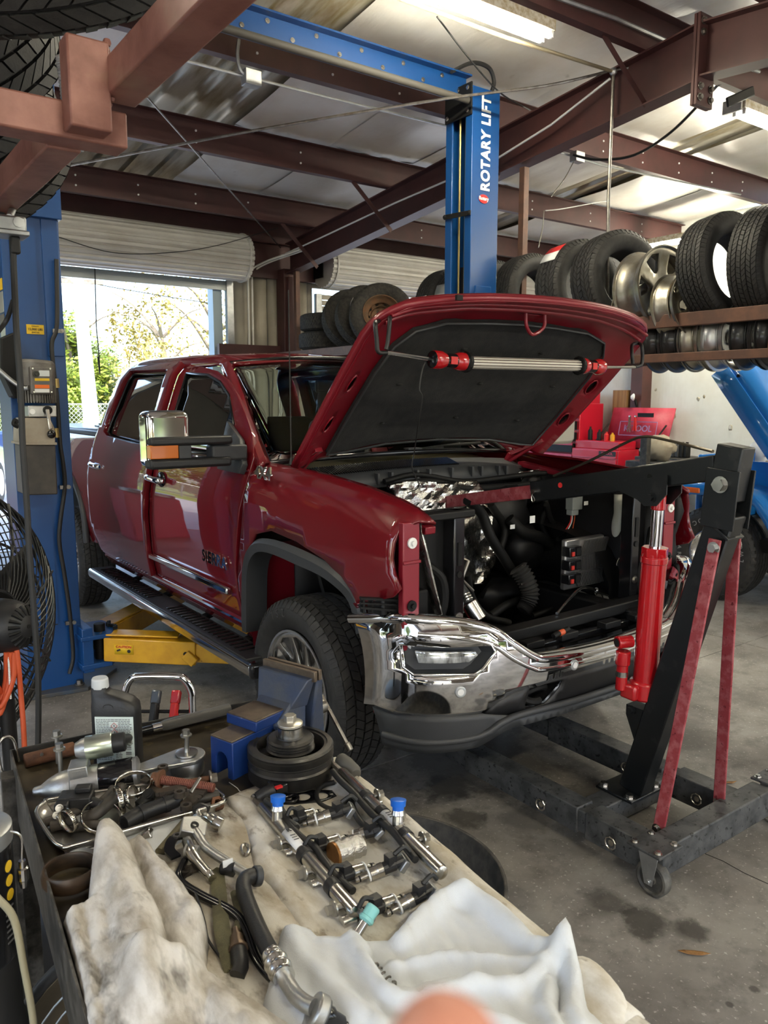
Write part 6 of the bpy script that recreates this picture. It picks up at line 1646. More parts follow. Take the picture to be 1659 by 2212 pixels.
MB().tube(fx_, [.0065 + (.0016 if k % 2 else 0) for k in range(len(fx_))], 10).build('flexible_conduit', M_galv, cd, smooth=20)
MB().box(on_y(32, 530, 2.08), (.022, .022, .04)).build('plug', M_cordblack, cd, bevel=.004)
wire('power_cord', 'long black power cord hanging from the outlet box in front of the blue post', [on_y(28, 535, 2.08), on_y(31, 610, 2.08), on_y(36, 720, 2.05), on_y(44, 830, 2.05), on_y(49, 960, 2.05), on_y(58, 1090, 2.05), on_y(64, 1200, 2.05), on_y(74, 1330, 2.05), on_y(82, 1450, 2.05), on_y(83, 1560, 2.05), on_y(80, 1660, 2.05), on_y(70, 1800, 2.1), (.45, 2.1, .02)], .0075, M_cordblack, 'cord', 8)
wire('grey_cord', 'grey cord crossing the bright doorway at the left edge', [on_y(-5, 718, 2.2), on_y(15, 690, 2.2), on_y(28, 650, 2.15)], .006, M_cordblack, 'cord')

# ================================================================== PEDESTAL FAN AT THE LEFT
_fd = _c + _ray(22, 1352) * 2.25; ax = V((.62, -.78, .05)).normalized(); fc = _fd - ax * .18
fan = thing('pedestal_fan', 'large black pedestal fan with a wire cage at the left edge', 'fan', (fc.x, fc.y, 0))
MF = fr(fc, (0, 0, 1), ax)
M_wire = mat('black cage wire', (.015, .015, .015), .4, .3)
def cage(nm, z0, zr, k0, R):
    mb = MB(); N = 64
    for k in range(N):
        a = 2 * PI * k / N; pts = []
        for i in range(7):
            t = i / 6; r = .10 + (R - .10) * t; z = z0 + (zr - z0) * t ** 2.2; aa = a + k0 * t
            pts.append(MF @ V((r * math.cos(aa), r * math.sin(aa), z)))
        mb.tube(pts, .0021, 4)
    for r, z in ((.10, z0), (R * .62, z0 + (zr - z0) * .35), (R, zr)):
        mb.tube([MF @ V((r * math.cos(2 * PI * k / 48), r * math.sin(2 * PI * k / 48), z)) for k in range(48)], .0045, 5, closed=True)
    return mb.build(nm, M_wire, fan, smooth=50)
cage('rear_cage', .13, .02, .55, .39); cage('front_cage', -.13, -.02, -.55, .39)
MB().tube([MF @ V((.395 * math.cos(2 * PI * k / 56), .395 * math.sin(2 * PI * k / 56), 0)) for k in range(56)], .010, 6, closed=True).build('rim_band', M_wire, fan, smooth=60)
for k in range(8):
    a = 2 * PI * k / 8 + .2
    MB().tube([MF @ V((.10 * math.cos(a), .10 * math.sin(a), .135)), MF @ V((.26 * math.cos(a), .26 * math.sin(a), .095)), MF @ V((.39 * math.cos(a), .39 * math.sin(a), .03))], .0045, 5).build('cage_stay', M_wire, fan)
for k in range(3):
    a = 2 * PI * k / 3 + .75
    def bl(u, v, a=a):
        r = .05 + .31 * u; w = (.08 + .14 * u) * (v - .5); tw = .6 * (v - .5)
        return MF @ V((r * math.cos(a + w / max(r, .1) * 1.1), r * math.sin(a + w / max(r, .1) * 1.1), tw * .11 - .02))
    MB().grid(bl, 6, 6).build('fan_blade', M_dark, fan, solid=.003, smooth=60)
pf = [(0.001, .243), (.03, .241), (.052, .230), (.068, .208), (.076, .18), (.078, .15), (.078, .06), (.05, .05), (0.001, .05)]
mo = MB().lathe(pf, 40, MF).build('motor_cover', M_blackp, fan, smooth=50)
vt = MB()
for k in range(18):
    a = 2 * PI * k / 18
    vt.tube([MF @ V((.032 * math.cos(a), .032 * math.sin(a), .2415)), MF @ V((.046 * math.cos(a), .046 * math.sin(a), .2345)), MF @ V((.058 * math.cos(a), .058 * math.sin(a), .2235))], [.003, .0052, .006], 6)
vt.build('motor_vents', M_dark, mo)
MB().cyl(MF @ V((0, 0, .235)), MF @ V((0, 0, .2445)), .006, n=12).build('motor_center', M_dark, mo)
MB().cyl((fc.x + ax.x * .15, fc.y + ax.y * .15, .03), (fc.x + ax.x * .15, fc.y + ax.y * .15, .9), .022, n=16).build('stand_pole', M_wire, fan)
MB().lathe([(0, .0), (.28, 0), (.28, .02), (.06, .05), (0, .05)], 32, Matrix.Translation((fc.x + ax.x * .15, fc.y + ax.y * .15, 0))).build('stand_base', M_wire, fan, smooth=40)
# orange cord coil on the fan and its hanging tail
kc = fc + ax * .20 + V((0, 0, -.06))
cords = thing('orange_extension_cord', 'orange extension cord looped under the fan motor with a tail hanging down', 'cord', kc)
def fy(x, y, d=0): return on_y(x, y, kc.y - .01 + d)
for k, (x0, x1, yb) in enumerate(((-40, 30, 1530), (-30, 22, 1545), (-20, 14, 1515), (-10, 26, 1500))):
    MB().tube(bez([fy(x0, 1400), fy(x0 - 4, 1460), fy((x0 + x1) / 2, yb, .01 * k), fy(x1 - 2, 1470, .012 * k), fy(x1, 1408)], 6), .0075, 8).build('cord_loop', M_orange, cords, smooth=60)
MB().tube(bez([fy(35, 1395), fy(40, 1440), fy(45, 1500, .01), fy(50, 1560), fy(53, 1620), fy(55, 1700), fy(50, 1800)], 6), .0075, 8).build('cord_tail', M_orange, cords, smooth=60)
ch = MB(); cp_ = [fy(18, 1412), fy(20, 1450), fy(22, 1490), fy(23, 1508)]
for k in range(26): ch.ball(cp_[0].lerp(cp_[-1], k / 25), .0035, 6)
ch.build('bead_chain', M_white, cords, kind='stuff')

# ================================================================== BLUE JEEP-LIKE TRUCK AT THE RIGHT
JX = 6.0
def jx(x, y, d=0): return on_x(x, y, JX + d)
jeep = thing('blue_off_road_car', 'bright blue off road car with its hood up at the right edge', 'car', (6.7, 2.4, 0))
jy, jz = 3.62, .38
jt = tire_mb(.395, .265, .20, 5, 44, 2.2, .014).build('tire', M_rubber, jeep, smooth=40, label='tire with raised white letters')
jrim = barrel_mb(.20, .22).build('rim', M_alum_b, jt, smooth=40)
hs = [circ(.125 * math.cos(k * PI / 4), .125 * math.sin(k * PI / 4), .020, 10) for k in range(8)] + [circ(0, 0, .045, 14)]
jf = face_disc(.185, -.03, hs, dish=-.02); jf.build('wheel_disc', M_alum_b, jt, solid=.008, off=0, smooth=50)
rb2 = MB()
for k in range(24): rb2.cyl((-.108, .182 * math.cos(k * PI / 12), .182 * math.sin(k * PI / 12)), (-.116, .182 * math.cos(k * PI / 12), .182 * math.sin(k * PI / 12)), .005, n=6)
rb2.build('rim_rivets', M_galv, jt)
jt.matrix_basis = Matrix.Translation((JX + .13, jy, jz + .01)) @ Matrix.Rotation(-.0, 4, 'Z')
M_let = mat('raised tire letters', (.3, .3, .29), .6)
def arc_text(s, a0, da, r, size):
    for i, chh in enumerate(s):
        a = a0 - i * da
        M = fr((-.1345, -r * math.cos(a), r * math.sin(a)), V((0, math.sin(a), math.cos(a))), (-1, 0, 0))
        text(chh, size, M, M_let, jt, 'raised_letter', .0012)
arc_text('COUNTRY', math.radians(122), math.radians(11.5), .285, .055)
arc_text('TRAIL', math.radians(200), math.radians(11.5), .285, .050)
arc_text('OWL', math.radians(20), -math.radians(-11.5), .285, .045)
MB().cyl((JX + .3, jy, jz), (7.3, jy, jz), .04).box((6.75, jy, .42), (.4, .25, .2)).build('front_axle', M_dark, jeep)
jw2 = tire_mb(.395, .265, .20, 5, 44, 2.2, .014).build('tire', M_rubber, jeep, smooth=40); jw2.matrix_basis = Matrix.Translation((7.35, jy, jz + .01))
# flat fender with its drooping rear
zf = jx(1500, 1060).z + .02
prof = [(4.04, zf - .10), (4.04, zf), (3.90, zf + .03), (3.45, zf + .04), (3.24, zf - .02), (3.09, zf - .20), (2.98, zf - .45), (2.92, zf - .60), (2.80, zf - .60)]
prof = bez([(0, y, z) for y, z in prof], 4)
def strip(nm, x0, x1, dz, m_, par, th=.012):
    mb = MB(); n = len(prof)
    mb.add([(x0, p.y, p.z + dz) for p in prof] + [(x1, p.y, p.z + dz) for p in prof], [(i, i + 1, n + i + 1, n + i) for i in range(n - 1)])
    return mb.build(nm, m_, par, solid=th, smooth=50)
jfend = strip('front_fender', JX - .02, JX + .36, 0, M_jeep, jeep)
mb = MB(); n = len(prof)
mb.add([(JX - .02, p.y, p.z) for p in prof] + [(JX - .012, p.y + (.03 if p.y < 3.2 else 0), p.z - .085) for p in prof], [(i, i + 1, n + i + 1, n + i) for i in range(n - 1)])
mb.build('fender_lip', M_jeep, jfend, solid=.01, smooth=50)
a, b = jx(1471, 1056, -.03), jx(1511, 1067, -.03)
MB().box((JX - .028, (a.y + b.y) / 2, zf - .012), (.02, abs(a.y - b.y), .045)).build('side_marker', mat('orange marker', (.75, .14, .01), .2, coat=1), jfend, bevel=.008)
MB().box((6.75, 3.93, .88), (.95, .06, .62)).build('radiator_shell', M_jeep, jeep, bevel=.02)
MB().box((JX + .42, 3.35, .98), (.03, 1.15, .34)).build('engine_side_panel', M_jeep, jeep, bevel=.006)
MB().box((6.75, 3.3, .95), (.55, .7, .30)).build('engine', M_dark, jeep, bevel=.03)
MB().box((6.75, 2.2, .82), (1.5, 1.2, .55)).build('body_tub', M_jeep, jeep, bevel=.03)
MB().box((JX + .02, 2.3, .68), (.05, 1.0, .6)).build('body_side', M_jeep, jeep, bevel=.02)
MB().box((6.75, 2.72, 1.09), (1.5, .12, .08)).build('cowl', M_jeep, jeep, bevel=.02)
MB().box((6.7, 3.3, .50), (1.2, 1.6, .10)).build('frame_rail', M_dark, jeep)
hs_ = jx(1510, 1042, .12); MB().box((JX + .2, 3.66, zf + .09), (.05, .08, .12)).build('hood_latch', M_jeep, jeep, bevel=.006)
# raised hood
h0 = V((0, 2.98, 1.06)); h1 = V((0, on_x(1570, 785, 6.2).y, on_x(1570, 785, 6.2).z))
hd = (h1 - h0); hL = hd.length; hd.normalize(); hn = V((0, -hd.z, hd.y)) * -1
def jh(a, b):
    w = (b - .5) * 2; x = 6.2 + 1.1 * b
    drop = .10 * max(0, (abs(w) - .72) / .28) ** 2 + .045 * max(0, (a - .88) / .12) ** 2
    p = h0 + hd * (hL * a) + hn * -(0.0) - V((0, hd.z, -hd.y)) * 0
    up = V((0, -hd.z, hd.y))
    return V((x, p.y, p.z)) + up * (.10 - drop)
hdj = MB().grid(jh, 14, 26).build('raised_hood', M_jeep, jeep, solid=.012, smooth=60)
fl = MB(); up = V((0, -hd.z, hd.y))
fl.grid(lambda a, b: V((6.2, 0, 0)) + h0 + hd * (hL * a) + up * (0.0 - .16 * b), 8, 3)
fl.build('hood_flange', M_jeep, hdj, solid=.012)
bt_ = on_x(1596, 812, 6.19); MB().lathe([(0, .012), (.014, .012), (.014, 0), (0, 0)], 16, fr(bt_, (0, 1, 0), (-1, 0, 0))).build('hood_bumper', M_dark, hdj)
# ================================================================== TOOL CHEST, CABINET AND BENCH THINGS BY THE RIGHT WALL
TXc = 9.35
def cxp(x, y, d=0): return on_x(x, y, TXc + d)
A, B = cxp(1235, 967), cxp(1336, 972)
chest = thing('tool_chest', 'small red tool chest with its lid open, tools hung inside the lid', 'tool chest', (TXc + .3, (A.y + B.y) / 2, 0))
zt = A.z
ca = MB().box((TXc + .24, (A.y + B.y) / 2, zt - .19), (.48, A.y - B.y, .38)).build('chest_body', M_toolred, chest, bevel=.006)
for k in range(3): 
    dr = MB().box((TXc - .008, (A.y + B.y) / 2, zt - .07 - k * .12), (.02, A.y - B.y - .05, .105)).build('drawer', M_toolred, ca, bevel=.004)
    MB().box((TXc - .022, (A.y + B.y) / 2, zt - .118 - k * .12), (.015, A.y - B.y - .08, .012)).build('drawer_pull', M_toolpink, ca)
pl = MB().box((TXc - .021, B.y + .18, zt - .055), (.004, .30, .07)).build('name_plate', M_ink, ca)
text('K-TOOL', .055, fr((TXc - .025, B.y + .18, zt - .055), (0, -1, 0), (-1, 0, 0)), M_toolpink, ca, 'plate_text', .0005, .001)
lidA, lidB = cxp(1288, 882, .35), cxp(1398, 880, .35)
Ly = (A.y + B.y) / 2 - .35
lid = MB().add([(TXc + .48, A.y - .25, zt + .02), (TXc + .48, B.y - .45, zt + .02), (TXc + .60, B.y - .50, zt + .60), (TXc + .60, A.y - .30, zt + .60)], [(0, 1, 2, 3)]).build('chest_lid', M_toolpink, chest, solid=.02)
lc = V((TXc + .52, (A.y + B.y) / 2 - .375, zt + .30))
text('K-TOOL', .13, fr(lc + V((-.03, 0, .0)), (0, -1, 0), (-1, 0, .2)), mat('faded blue print', (.28, .2, .38), .6), lid, 'lid_lettering', .0005, .001)
fm = MB(); 
for (y0, z0, y1, z1) in ((-.32, .1, .32, .1), (-.32, -.1, .32, -.1), (-.32, -.1, -.32, .1), (.32, -.1, .32, .1)):
    fm.bar(lc + V((-.03 + z0 * .2, y0, z0)), lc + V((-.03 + z1 * .2, y1, z1)), .004, .012)
fm.build('lid_frame_print', MATS['faded blue print'], lid)
MB().box((TXc + .24, (A.y + B.y) / 2, zt + .06), (.40, A.y - B.y - .06, .12)).build('open_tray', M_toolred, chest, bevel=.01)
for yy in (A.y - .28, B.y - .42):
    MB().tube([(TXc + .15, yy + .05, zt), (TXc + .50, yy, zt + .36)], .012, 6).build('lid_stay', M_dark, chest)
for k, (dy, m_, L) in enumerate(((.05, M_steel, .22), (-.05, M_redink, .20))):
    t = thing('pliers', ('locking pliers with bright jaws hung in the chest lid' if k == 0 else 'red handled pliers hung in the chest lid'), 'pliers', lc + V((-.05, dy + .08, .12)))
    o = lc + V((-.05, dy + .08, .17))
    MB().tube([o, o + V((.0, .012, -L * .5)), o + V((-.01, .022, -L)), ], [.022, .012, .011], 8).tube([o, o + V((.0, -.012, -L * .5)), o + V((-.01, -.022, -L))], [.018, .012, .011], 8).build('handles', m_, t)
    MB().ball(o, .026, 10, (.5, 1, 1)).build('jaw', M_steel, t)
MB().box(lc + V((-.045, -.14, .20)), (.02, .26, .06)).build('magnet_bar', M_dark, label='black magnet bar on the open chest lid', cat='bar')
for k, (y, m_, h) in enumerate(((.25, M_dark, .20), (.08, M_dark, .16), (-.05, M_redink, .13), (-.16, M_yellow, .12))):
    MB().lathe([(0, 0), (.035, 0), (.035, h * .7), (.015, h * .85), (.015, h), (0, h)], 14, Matrix.Translation((TXc + .2, (A.y + B.y) / 2 + y, zt + .12))).build('spray_can', m_, label=['tall dark spray can on the open tool chest', 'short dark spray can on the open tool chest', 'small red can on the open tool chest', 'small yellow topped can on the open tool chest'][k], cat='can', group='cans on the chest', smooth=40)
C1 = on_x(1256, 845, 9.7)
cab = thing('tool_cabinet', 'tall red tool cabinet with pink drawer edges behind the raised hood', 'cabinet', (9.7, 8.35, 0))
cb_ = MB().box((9.72, 8.42, .80), (.55, .95, 1.60)).build('cabinet_body', M_toolred, cab, bevel=.01)
cb2 = MB().box((9.72, 8.42, 1.68), (.50, .85, .2)).build('cabinet_top', M_toolred, cab, bevel=.01)
for k in range(8):
    d_ = MB().box((9.40, 8.42, .25 + k * .17), (.12, .86, .13)).build('drawer', M_dark, cab, bevel=.004)
    MB().box((9.335, 8.42, .31 + k * .17), (.012, .88, .035)).build('drawer_edge', M_toolpink, d_)
text('WÜRTH', .07, fr((9.72, 7.942, .92), (1, 0, 0), (0, -1, 0)), M_print, cab, 'cabinet_lettering', .0005, .001)
MB().box((10.0, 7.62, .9), (.10, .25, 1.8)).build('timber_board', mat('stained timber', (.30, .17, .07), .7, noise_col=(.2, .1, .04), scale=3, stretch=(8, 8, .4)), label='brown timber board leaning beside the red cabinet', cat='board')
# bench at the right wall with bottles, bag, post, jug
MB().box((9.75, 5.6, .84), (.7, 2.6, .06)).box((9.75, 6.8, .4), (.6, .08, .82)).box((9.75, 4.4, .4), (.6, .08, .82)).build('workbench', M_cartblack, label='dark workbench along the white right wall', cat='bench', bevel=.005)
for k in range(5):
    q = on_x(1445 + k * 9.5, 984, 9.62 + .02 * k)
    b = thing('oil_bottle', 'dark oil bottle, number %d from the left in the row against the white wall' % (k + 1), 'bottle', (q.x, q.y, .87), 'bottles on the bench')
    b['label'] = ['leftmost grey oil bottle of the row against the white wall', 'second oil bottle from the left in the bench row', 'middle oil bottle of the bench row against the wall', 'fourth oil bottle from the left in the bench row', 'rightmost dark oil bottle of the bench row'][k]
    MB().box((q.x, q.y, .96), (.10, .065, .18)).build('body', [M_galv, M_greyp, M_greyp, M_dark, M_dark][k], b, bevel=.015)
    MB().cyl((q.x, q.y, 1.04), (q.x, q.y, 1.085), .02, n=12).build('cap', M_dark, b)
q = on_x(1634, 994, 7.2)
jug = thing('white_jug', 'white plastic jug with a red cap standing on the blue car', 'jug', (q.x, q.y, 1.07))
jb_ = MB().lathe([(0, 0), (.075, 0), (.08, .02), (.08, .12), (.06, .17), (.025, .20), (.025, .215), (0, .215)], 24, Matrix.Translation((q.x, q.y, 1.075))).build('body', mat('translucent white plastic', (.72, .74, .76), .4), jug, smooth=50)
MB().cyl((q.x, q.y, 1.285), (q.x, q.y, 1.315), .03, n=16).build('cap', M_redink, jug)
MB().tube(bez([(q.x, q.y - .055, 1.26), (q.x, q.y - .11, 1.24), (q.x, q.y - .10, 1.17), (q.x, q.y - .075, 1.14)], 5), .013, 8).build('handle', MATS['translucent white plastic'], jug, smooth=60)
q = on_x(1394, 972, 8.4)
MB().box((q.x, q.y, .6), (.08, .10, 1.2)).build('black_post', M_cartblack, label='black square post standing right of the tool chest', cat='post', bevel=.004)
bg = MB(); bg.ball((0, 0, 0), 1, 18)
q = on_x(1420, 975, 8.8)
bg.v = [(q.x + p[0] * .18 * (1 + .3 * noise.noise(V(p) * 2)), q.y + p[1] * .22 * (1 + .4 * noise.noise(V(p) * 2.3)), .88 + .16 + p[2] * .17 * (1 + .35 * noise.noise(V(p) * 3))) for p in bg.v]
bg.build('cloth_bag', mat('tan bag', (.33, .29, .22), .8, noise_col=(.24, .2, .15), scale=10), label='crumpled tan bag lying behind the black post', cat='bag', smooth=60)
MB().box((8.8, q.y, .44), (.5, .6, .88)).build('bag_crate', M_cartblack, label='dark crate under the crumpled tan bag', cat='crate', bevel=.01)
MB().tube(bez([on_x(1196, 1028, 2.95), on_x(1270, 997, 2.85), on_x(1355, 955, 2.75), on_x(1385, 944, 2.72), on_x(1420, 946, 2.68), on_x(1540, 975, 2.53)], 5), .006, 6).build('bent_strip', mat('dull bronze strip', (.13, .11, .08), .4, .6), label='long bent metal strip resting on the hoist head above the boom', cat='strip', smooth=60)
lampq = on_x(1370, 858, 9.9)
wlamp = thing('clip_lamp', 'small white clip lamp on the maroon wall column', 'lamp', lampq)
MB().lathe([(0, 0), (.05, 0), (.055, .015), (.02, .05), (0, .05)], 20, fr(lampq, (0, 0, 1), (-.6, .6, 0))).build('shade', M_white, wlamp)
MB().tube([lampq + V((.02, 0, -.03)), lampq + V((.05, -.02, -.14))], .02, 8).build('clip', M_dark, wlamp)
# ================================================================== SMALL THINGS ON THE FLOOR
lq = on_z(1500, 2060, .004)
MB().sheet([(-.05, 0), (-.03, .008), (0, .011), (.025, .009), (.048, 0), (.02, -.009), (-.02, -.009)], lambda a, b: V((lq.x, lq.y, .004 + 2.2 * a * a + .25 * abs(b))) + V((.72 * a + .69 * b, -.69 * a + .72 * b, 0)), .008).build('fallen_leaf', mat('dry leaf', (.28, .14, .045), .7, noise_col=(.2, .1, .03), scale=60), label='dry brown leaf on the concrete floor at lower right', cat='leaf', solid=.0006)
lq2 = on_z(1578, 1690, .004)
MB().sheet([(-.03, 0), (0, .009), (.03, 0), (0, -.008)], lambda a, b: V((lq2.x + a, lq2.y + b * 1.4 - a * .4, .004 + 3 * a * a)), .006).build('fallen_leaf', MATS['dry leaf'], label='small dry leaf on the floor behind the hoist brace', cat='leaf', solid=.0006)
# reflected in the truck doors: a red tire machine by the back wall
tmq = thing('tire_machine', 'red tire changing machine by the back wall, hidden behind the blue post', 'machine', (.2, 8.6, 0))
MB().box((.2, 8.6, .4), (.6, .5, .8)).build('cabinet', M_toolpink, tmq, bevel=.03)
MB().cyl((.2, 8.5, .8), (.2, 8.5, .88), .28, n=28).build('turntable', M_galv, tmq, bevel=.01)
MB().box((.2, 8.95, .9), (.14, .14, 1.8)).bar((.2, 8.95, 1.72), (.2, 8.45, 1.72), .1, .1).build('column_arm', M_toolpink, tmq, bevel=.02)
MB().cyl((.2, 8.5, .9), (.2, 8.5, 1.75), .03, n=14).build('head_shaft', M_steel, tmq)
# ================================================================== WORK CART WITH THE TAKEN-OFF ENGINE PARTS
CTH = math.radians(5.3); CO = V((.310, 1.852, 0)); CEX = V((math.cos(CTH), -math.sin(CTH), 0)); CEY = V((-math.sin(CTH), -math.cos(CTH), 0))
CW, CL, ZT = .600, 1.46, .855
def ct(a, b, z): return CO + CEX * a + CEY * b + V((0, 0, z))
def T(x, y, h=0): return on_z(x, y, ZT + h)
def abof(p): d = V((p[0], p[1], 0)) - CO; return d.dot(CEX), d.dot(CEY)
cart = thing('tool_cart', 'black steel work cart with a greasy lipped tray top in the foreground', 'cart', ct(CW / 2, CL / 2, 0))
def cbox(nm, a0, a1, b0, b1, z0, z1, m_, par=None, **k):
    M = Matrix((CEX, -CEY, V((0, 0, 1)))).transposed().to_4x4()
    c = ct((a0 + a1) / 2, (b0 + b1) / 2, (z0 + z1) / 2)
    return MB().box((0, 0, 0), (abs(a1 - a0), abs(b1 - b0), z1 - z0), Matrix.Translation(c) @ M).build(nm, m_, par if par else cart, **k)
tray = cbox('tray_top', 0, CW, 0, CL, ZT - .012, ZT, M_greasy)
M_lip = mat('scuffed cart edge', (.05, .047, .042), .45, .5, noise_col=(.15, .14, .125), scale=30, fac=(.42, .7))
cbox('tray_lip', -.004, 0, -.004, CL, ZT - .10, .885, M_lip, bevel=.001); cbox('tray_lip', CW, CW + .004, -.004, CL, ZT - .10, .885, M_lip, bevel=.001)
cbox('tray_lip', 0, CW, -.004, 0, ZT - .10, .885, M_cartblack, bevel=.001); cbox('tray_lip', 0, CW, CL, CL + .004, ZT - .10, .885, M_cartblack, bevel=.001)
for a, b in ((.015, .015), (CW - .015, .015), (.015, CL - .015), (CW - .015, CL - .015)):
    cbox('leg', a - .018, a + .018, b - .018, b + .018, .06, ZT - .01, M_lip, bevel=.002)
    MB().cyl(ct(a, b, .03) - CEX * .012, ct(a, b, .03) + CEX * .012, .03, n=18).build('caster_wheel', M_dark, cart)
cbox('side_flange', -.03, -.004, .05, .09, .40, .86, M_lip)

# ---- towels -----------------------------------------------------------------
def towel_mat(name, a, b, c, sc=5, f3=(.6, .75), s3=12):
    return mat(name, a, .95, stretch=(1.7, .75, 1), noise_col=b, scale=sc * 2.4, detail=10, fac=(.40, .62), col3=c, scale3=s3 * 1.8, fac3=f3, bump=.35, bscale=700, sheen=.1)
M_pad = towel_mat('stained shop towel', (.64, .61, .54), (.38, .32, .23), (.11, .075, .045), 4.5, (.54, .72), 9)
M_pad2 = towel_mat('lighter shop towel', (.72, .69, .62), (.47, .41, .30), (.16, .115, .07), 5, (.58, .76), 14)
M_lump = towel_mat('dirty folded towel', (.68, .65, .60), (.37, .33, .27), (.075, .065, .055), 5.5, (.54, .72), 7)
M_clean = towel_mat('clean white towel', (.68, .71, .74), (.62, .64, .65), (.62, .59, .50), 4, (.68, .85), 5)
def segd(p, a, b):
    ab = b - a; t = max(0, min(1, (p - a).dot(ab) / max(1e-9, ab.dot(ab)))); return (p - (a + ab * t)).length
def poly2(px, h=.0): return [V(T(x, y, h)[:2]) for x, y in px]
def cloth(name, label, px, base, ridges, m_, KR=1.0, step=.011, amp=.004, fq=18, soft=.02, lip=True, thick=.004, h0=.003, group=None, edge_pow=.5, hp=0, wr=0):
    out = poly2(px, hp); segs = [(out[i], out[(i + 1) % len(out)]) for i in range(len(out))]
    RG = []
    for (pts, h, w) in ridges:
        q = poly2(pts, hp); RG.append(([(q[i], q[i + 1]) for i in range(len(q) - 1)], h, w))
    def fn(x, y):
        p = V((x, y)); de = min(segd(p, a, b) for a, b in segs)
        z = base
        for sg_, h, w in RG:
            d = min(segd(p, a, b) for a, b in sg_); z += h * KR * math.exp(-(d / w) ** 1.6)
        q = V((x * fq, y * fq, len(px)))
        z += amp * (noise.noise(q) + .5 * noise.noise(q * 2.3))
        if wr:
            a_, b_ = abof((x, y)); q2 = V((a_ * 46 + b_ * 10 + 1.0 * noise.noise(q * .3), b_ * 5 + .8 * noise.noise(q * .4), 3.0)); z += wr * (1 - 2.4 * abs(noise.noise(q2))) + .35 * wr * (1 - 2.4 * abs(noise.noise(q2 * 2.3)))
        z = max(.0, z) * min(1, de / soft) ** edge_pow
        a, b = abof((x, y))
        if lip:
            t = max(0, min(1, (a - .555) / .045)); z += .030 * t * t * (3 - 2 * t)
            if a > CW + .004: z -= (a - CW - .004) * 1.2
        return (x, y, ZT + h0 + z)
    o = MB().sheet(out, fn, step).build(name, m_, label=label, cat='towel', group=group, smooth=0)
    o.data.shade_smooth()
    sm = o.modifiers.new('relax', 'SMOOTH'); sm.factor = .5; sm.iterations = 2
    so_ = o.modifiers.new('solid', 'SOLIDIFY'); so_.thickness = thick; so_.offset = 1
    return o
cloth('shop_towel', 'large stained shop towel lying under the parts on the cart', [(330, 1792), (480, 1732), (560, 1700), (700, 1672), (742, 1654), (900, 1788), (1100, 1962), (1300, 2138), (1400, 2222), (1480, 2330), (330, 2330), (270, 2120), (215, 1960), (205, 1850)],
      .002, [([(600, 1990), (640, 2080), (700, 2200)], .008, .02), ([(480, 1900), (520, 2000)], .006, .02), ([(1050, 2000), (1250, 2180)], .006, .02)], M_pad, 1, .02, .0018, 12, .012)
cloth('shop_towel', 'lighter shop towel with a raised left edge under the fuel rails', [(484, 1736), (560, 1702), (700, 1674), (738, 1660), (905, 1800), (1100, 1970), (1310, 2156), (1395, 2240), (1200, 2300), (760, 2230), (660, 2060), (622, 1985), (585, 1925), (548, 1895), (540, 1830), (520, 1780)],
      .005, [([(500, 1742), (560, 1760), (575, 1850), (600, 1915)], .016, .016), ([(620, 1930), (660, 1990)], .012, .016), ([(600, 1790), (680, 1900), (760, 2010)], .004, .02), ([(800, 1720), (980, 1880)], .004, .02), ([(690, 1840), (820, 1800)], .003, .02)], M_pad2, 1, .014, .0022, 16, .01)
cloth('shop_towel', 'small bluish white towel peeking out below the parts tray', [(130, 1830), (205, 1835), (330, 1800), (440, 1765), (400, 1830), (300, 1870), (205, 1872), (150, 1862)], .008, [([(150, 1850), (190, 1890)], .012, .012), ([(330, 1815), (400, 1790)], .01, .012)], M_clean, 1, .012, .004, 30, .012)
lump = [(207, 1800), (226, 1796), (262, 1800), (285, 1805), (330, 1845), (375, 1890), (418, 1945), (443, 1985), (446, 2010), (440, 2050), (455, 2095), (520, 2120), (600, 2170), (730, 2260), (760, 2330), (205, 2330), (192, 2230), (178, 2120), (160, 2040), (136, 1955), (190, 1940), (196, 1875)]
cloth('folded_towel', 'thick dirty folded towel heaped at the left front of the cart', lump, .022,
      [([(222, 1812), (250, 1900), (285, 1990), (300, 2080), (320, 2180)], .050, .040), ([(300, 1840), (370, 1930), (425, 2000)], .034, .030), ([(268, 1812), (312, 1905), (352, 2000), (376, 2085)], -.028, .0075),
       ([(400, 2010), (385, 2080), (395, 2110)], .022, .016), ([(160, 1965), (190, 2090), (215, 2250)], .014, .012), ([(176, 1970), (205, 2090), (230, 2250)], -.012, .006), ([(230, 1930), (240, 2040), (262, 2160)], -.012, .010),
       ([(330, 2110), (400, 2120), (450, 2160), (540, 2230)], .030, .026), ([(420, 2110), (445, 2160), (440, 2230)], -.022, .008), ([(300, 2130), (350, 2200)], .016, .02), ([(265, 1960), (290, 2060)], -.010, .008), ([(330, 1960), (345, 2020)], .012, .012)], M_lump, .95, .0055, .0018, 46, .010, lip=False, hp=.040, wr=.0062)
white = [(585, 2075), (600, 2010), (612, 1968), (632, 1985), (668, 1968), (690, 1998), (770, 2003), (845, 2003), (868, 1975), (905, 1940), (950, 1912), (985, 1904), (1040, 1920), (1100, 1965), (1160, 2025), (1205, 2036), (1238, 2050), (1252, 2095), (1275, 2150), (1320, 2190), (1332, 2230), (1300, 2330), (600, 2330), (560, 2200), (572, 2120)]
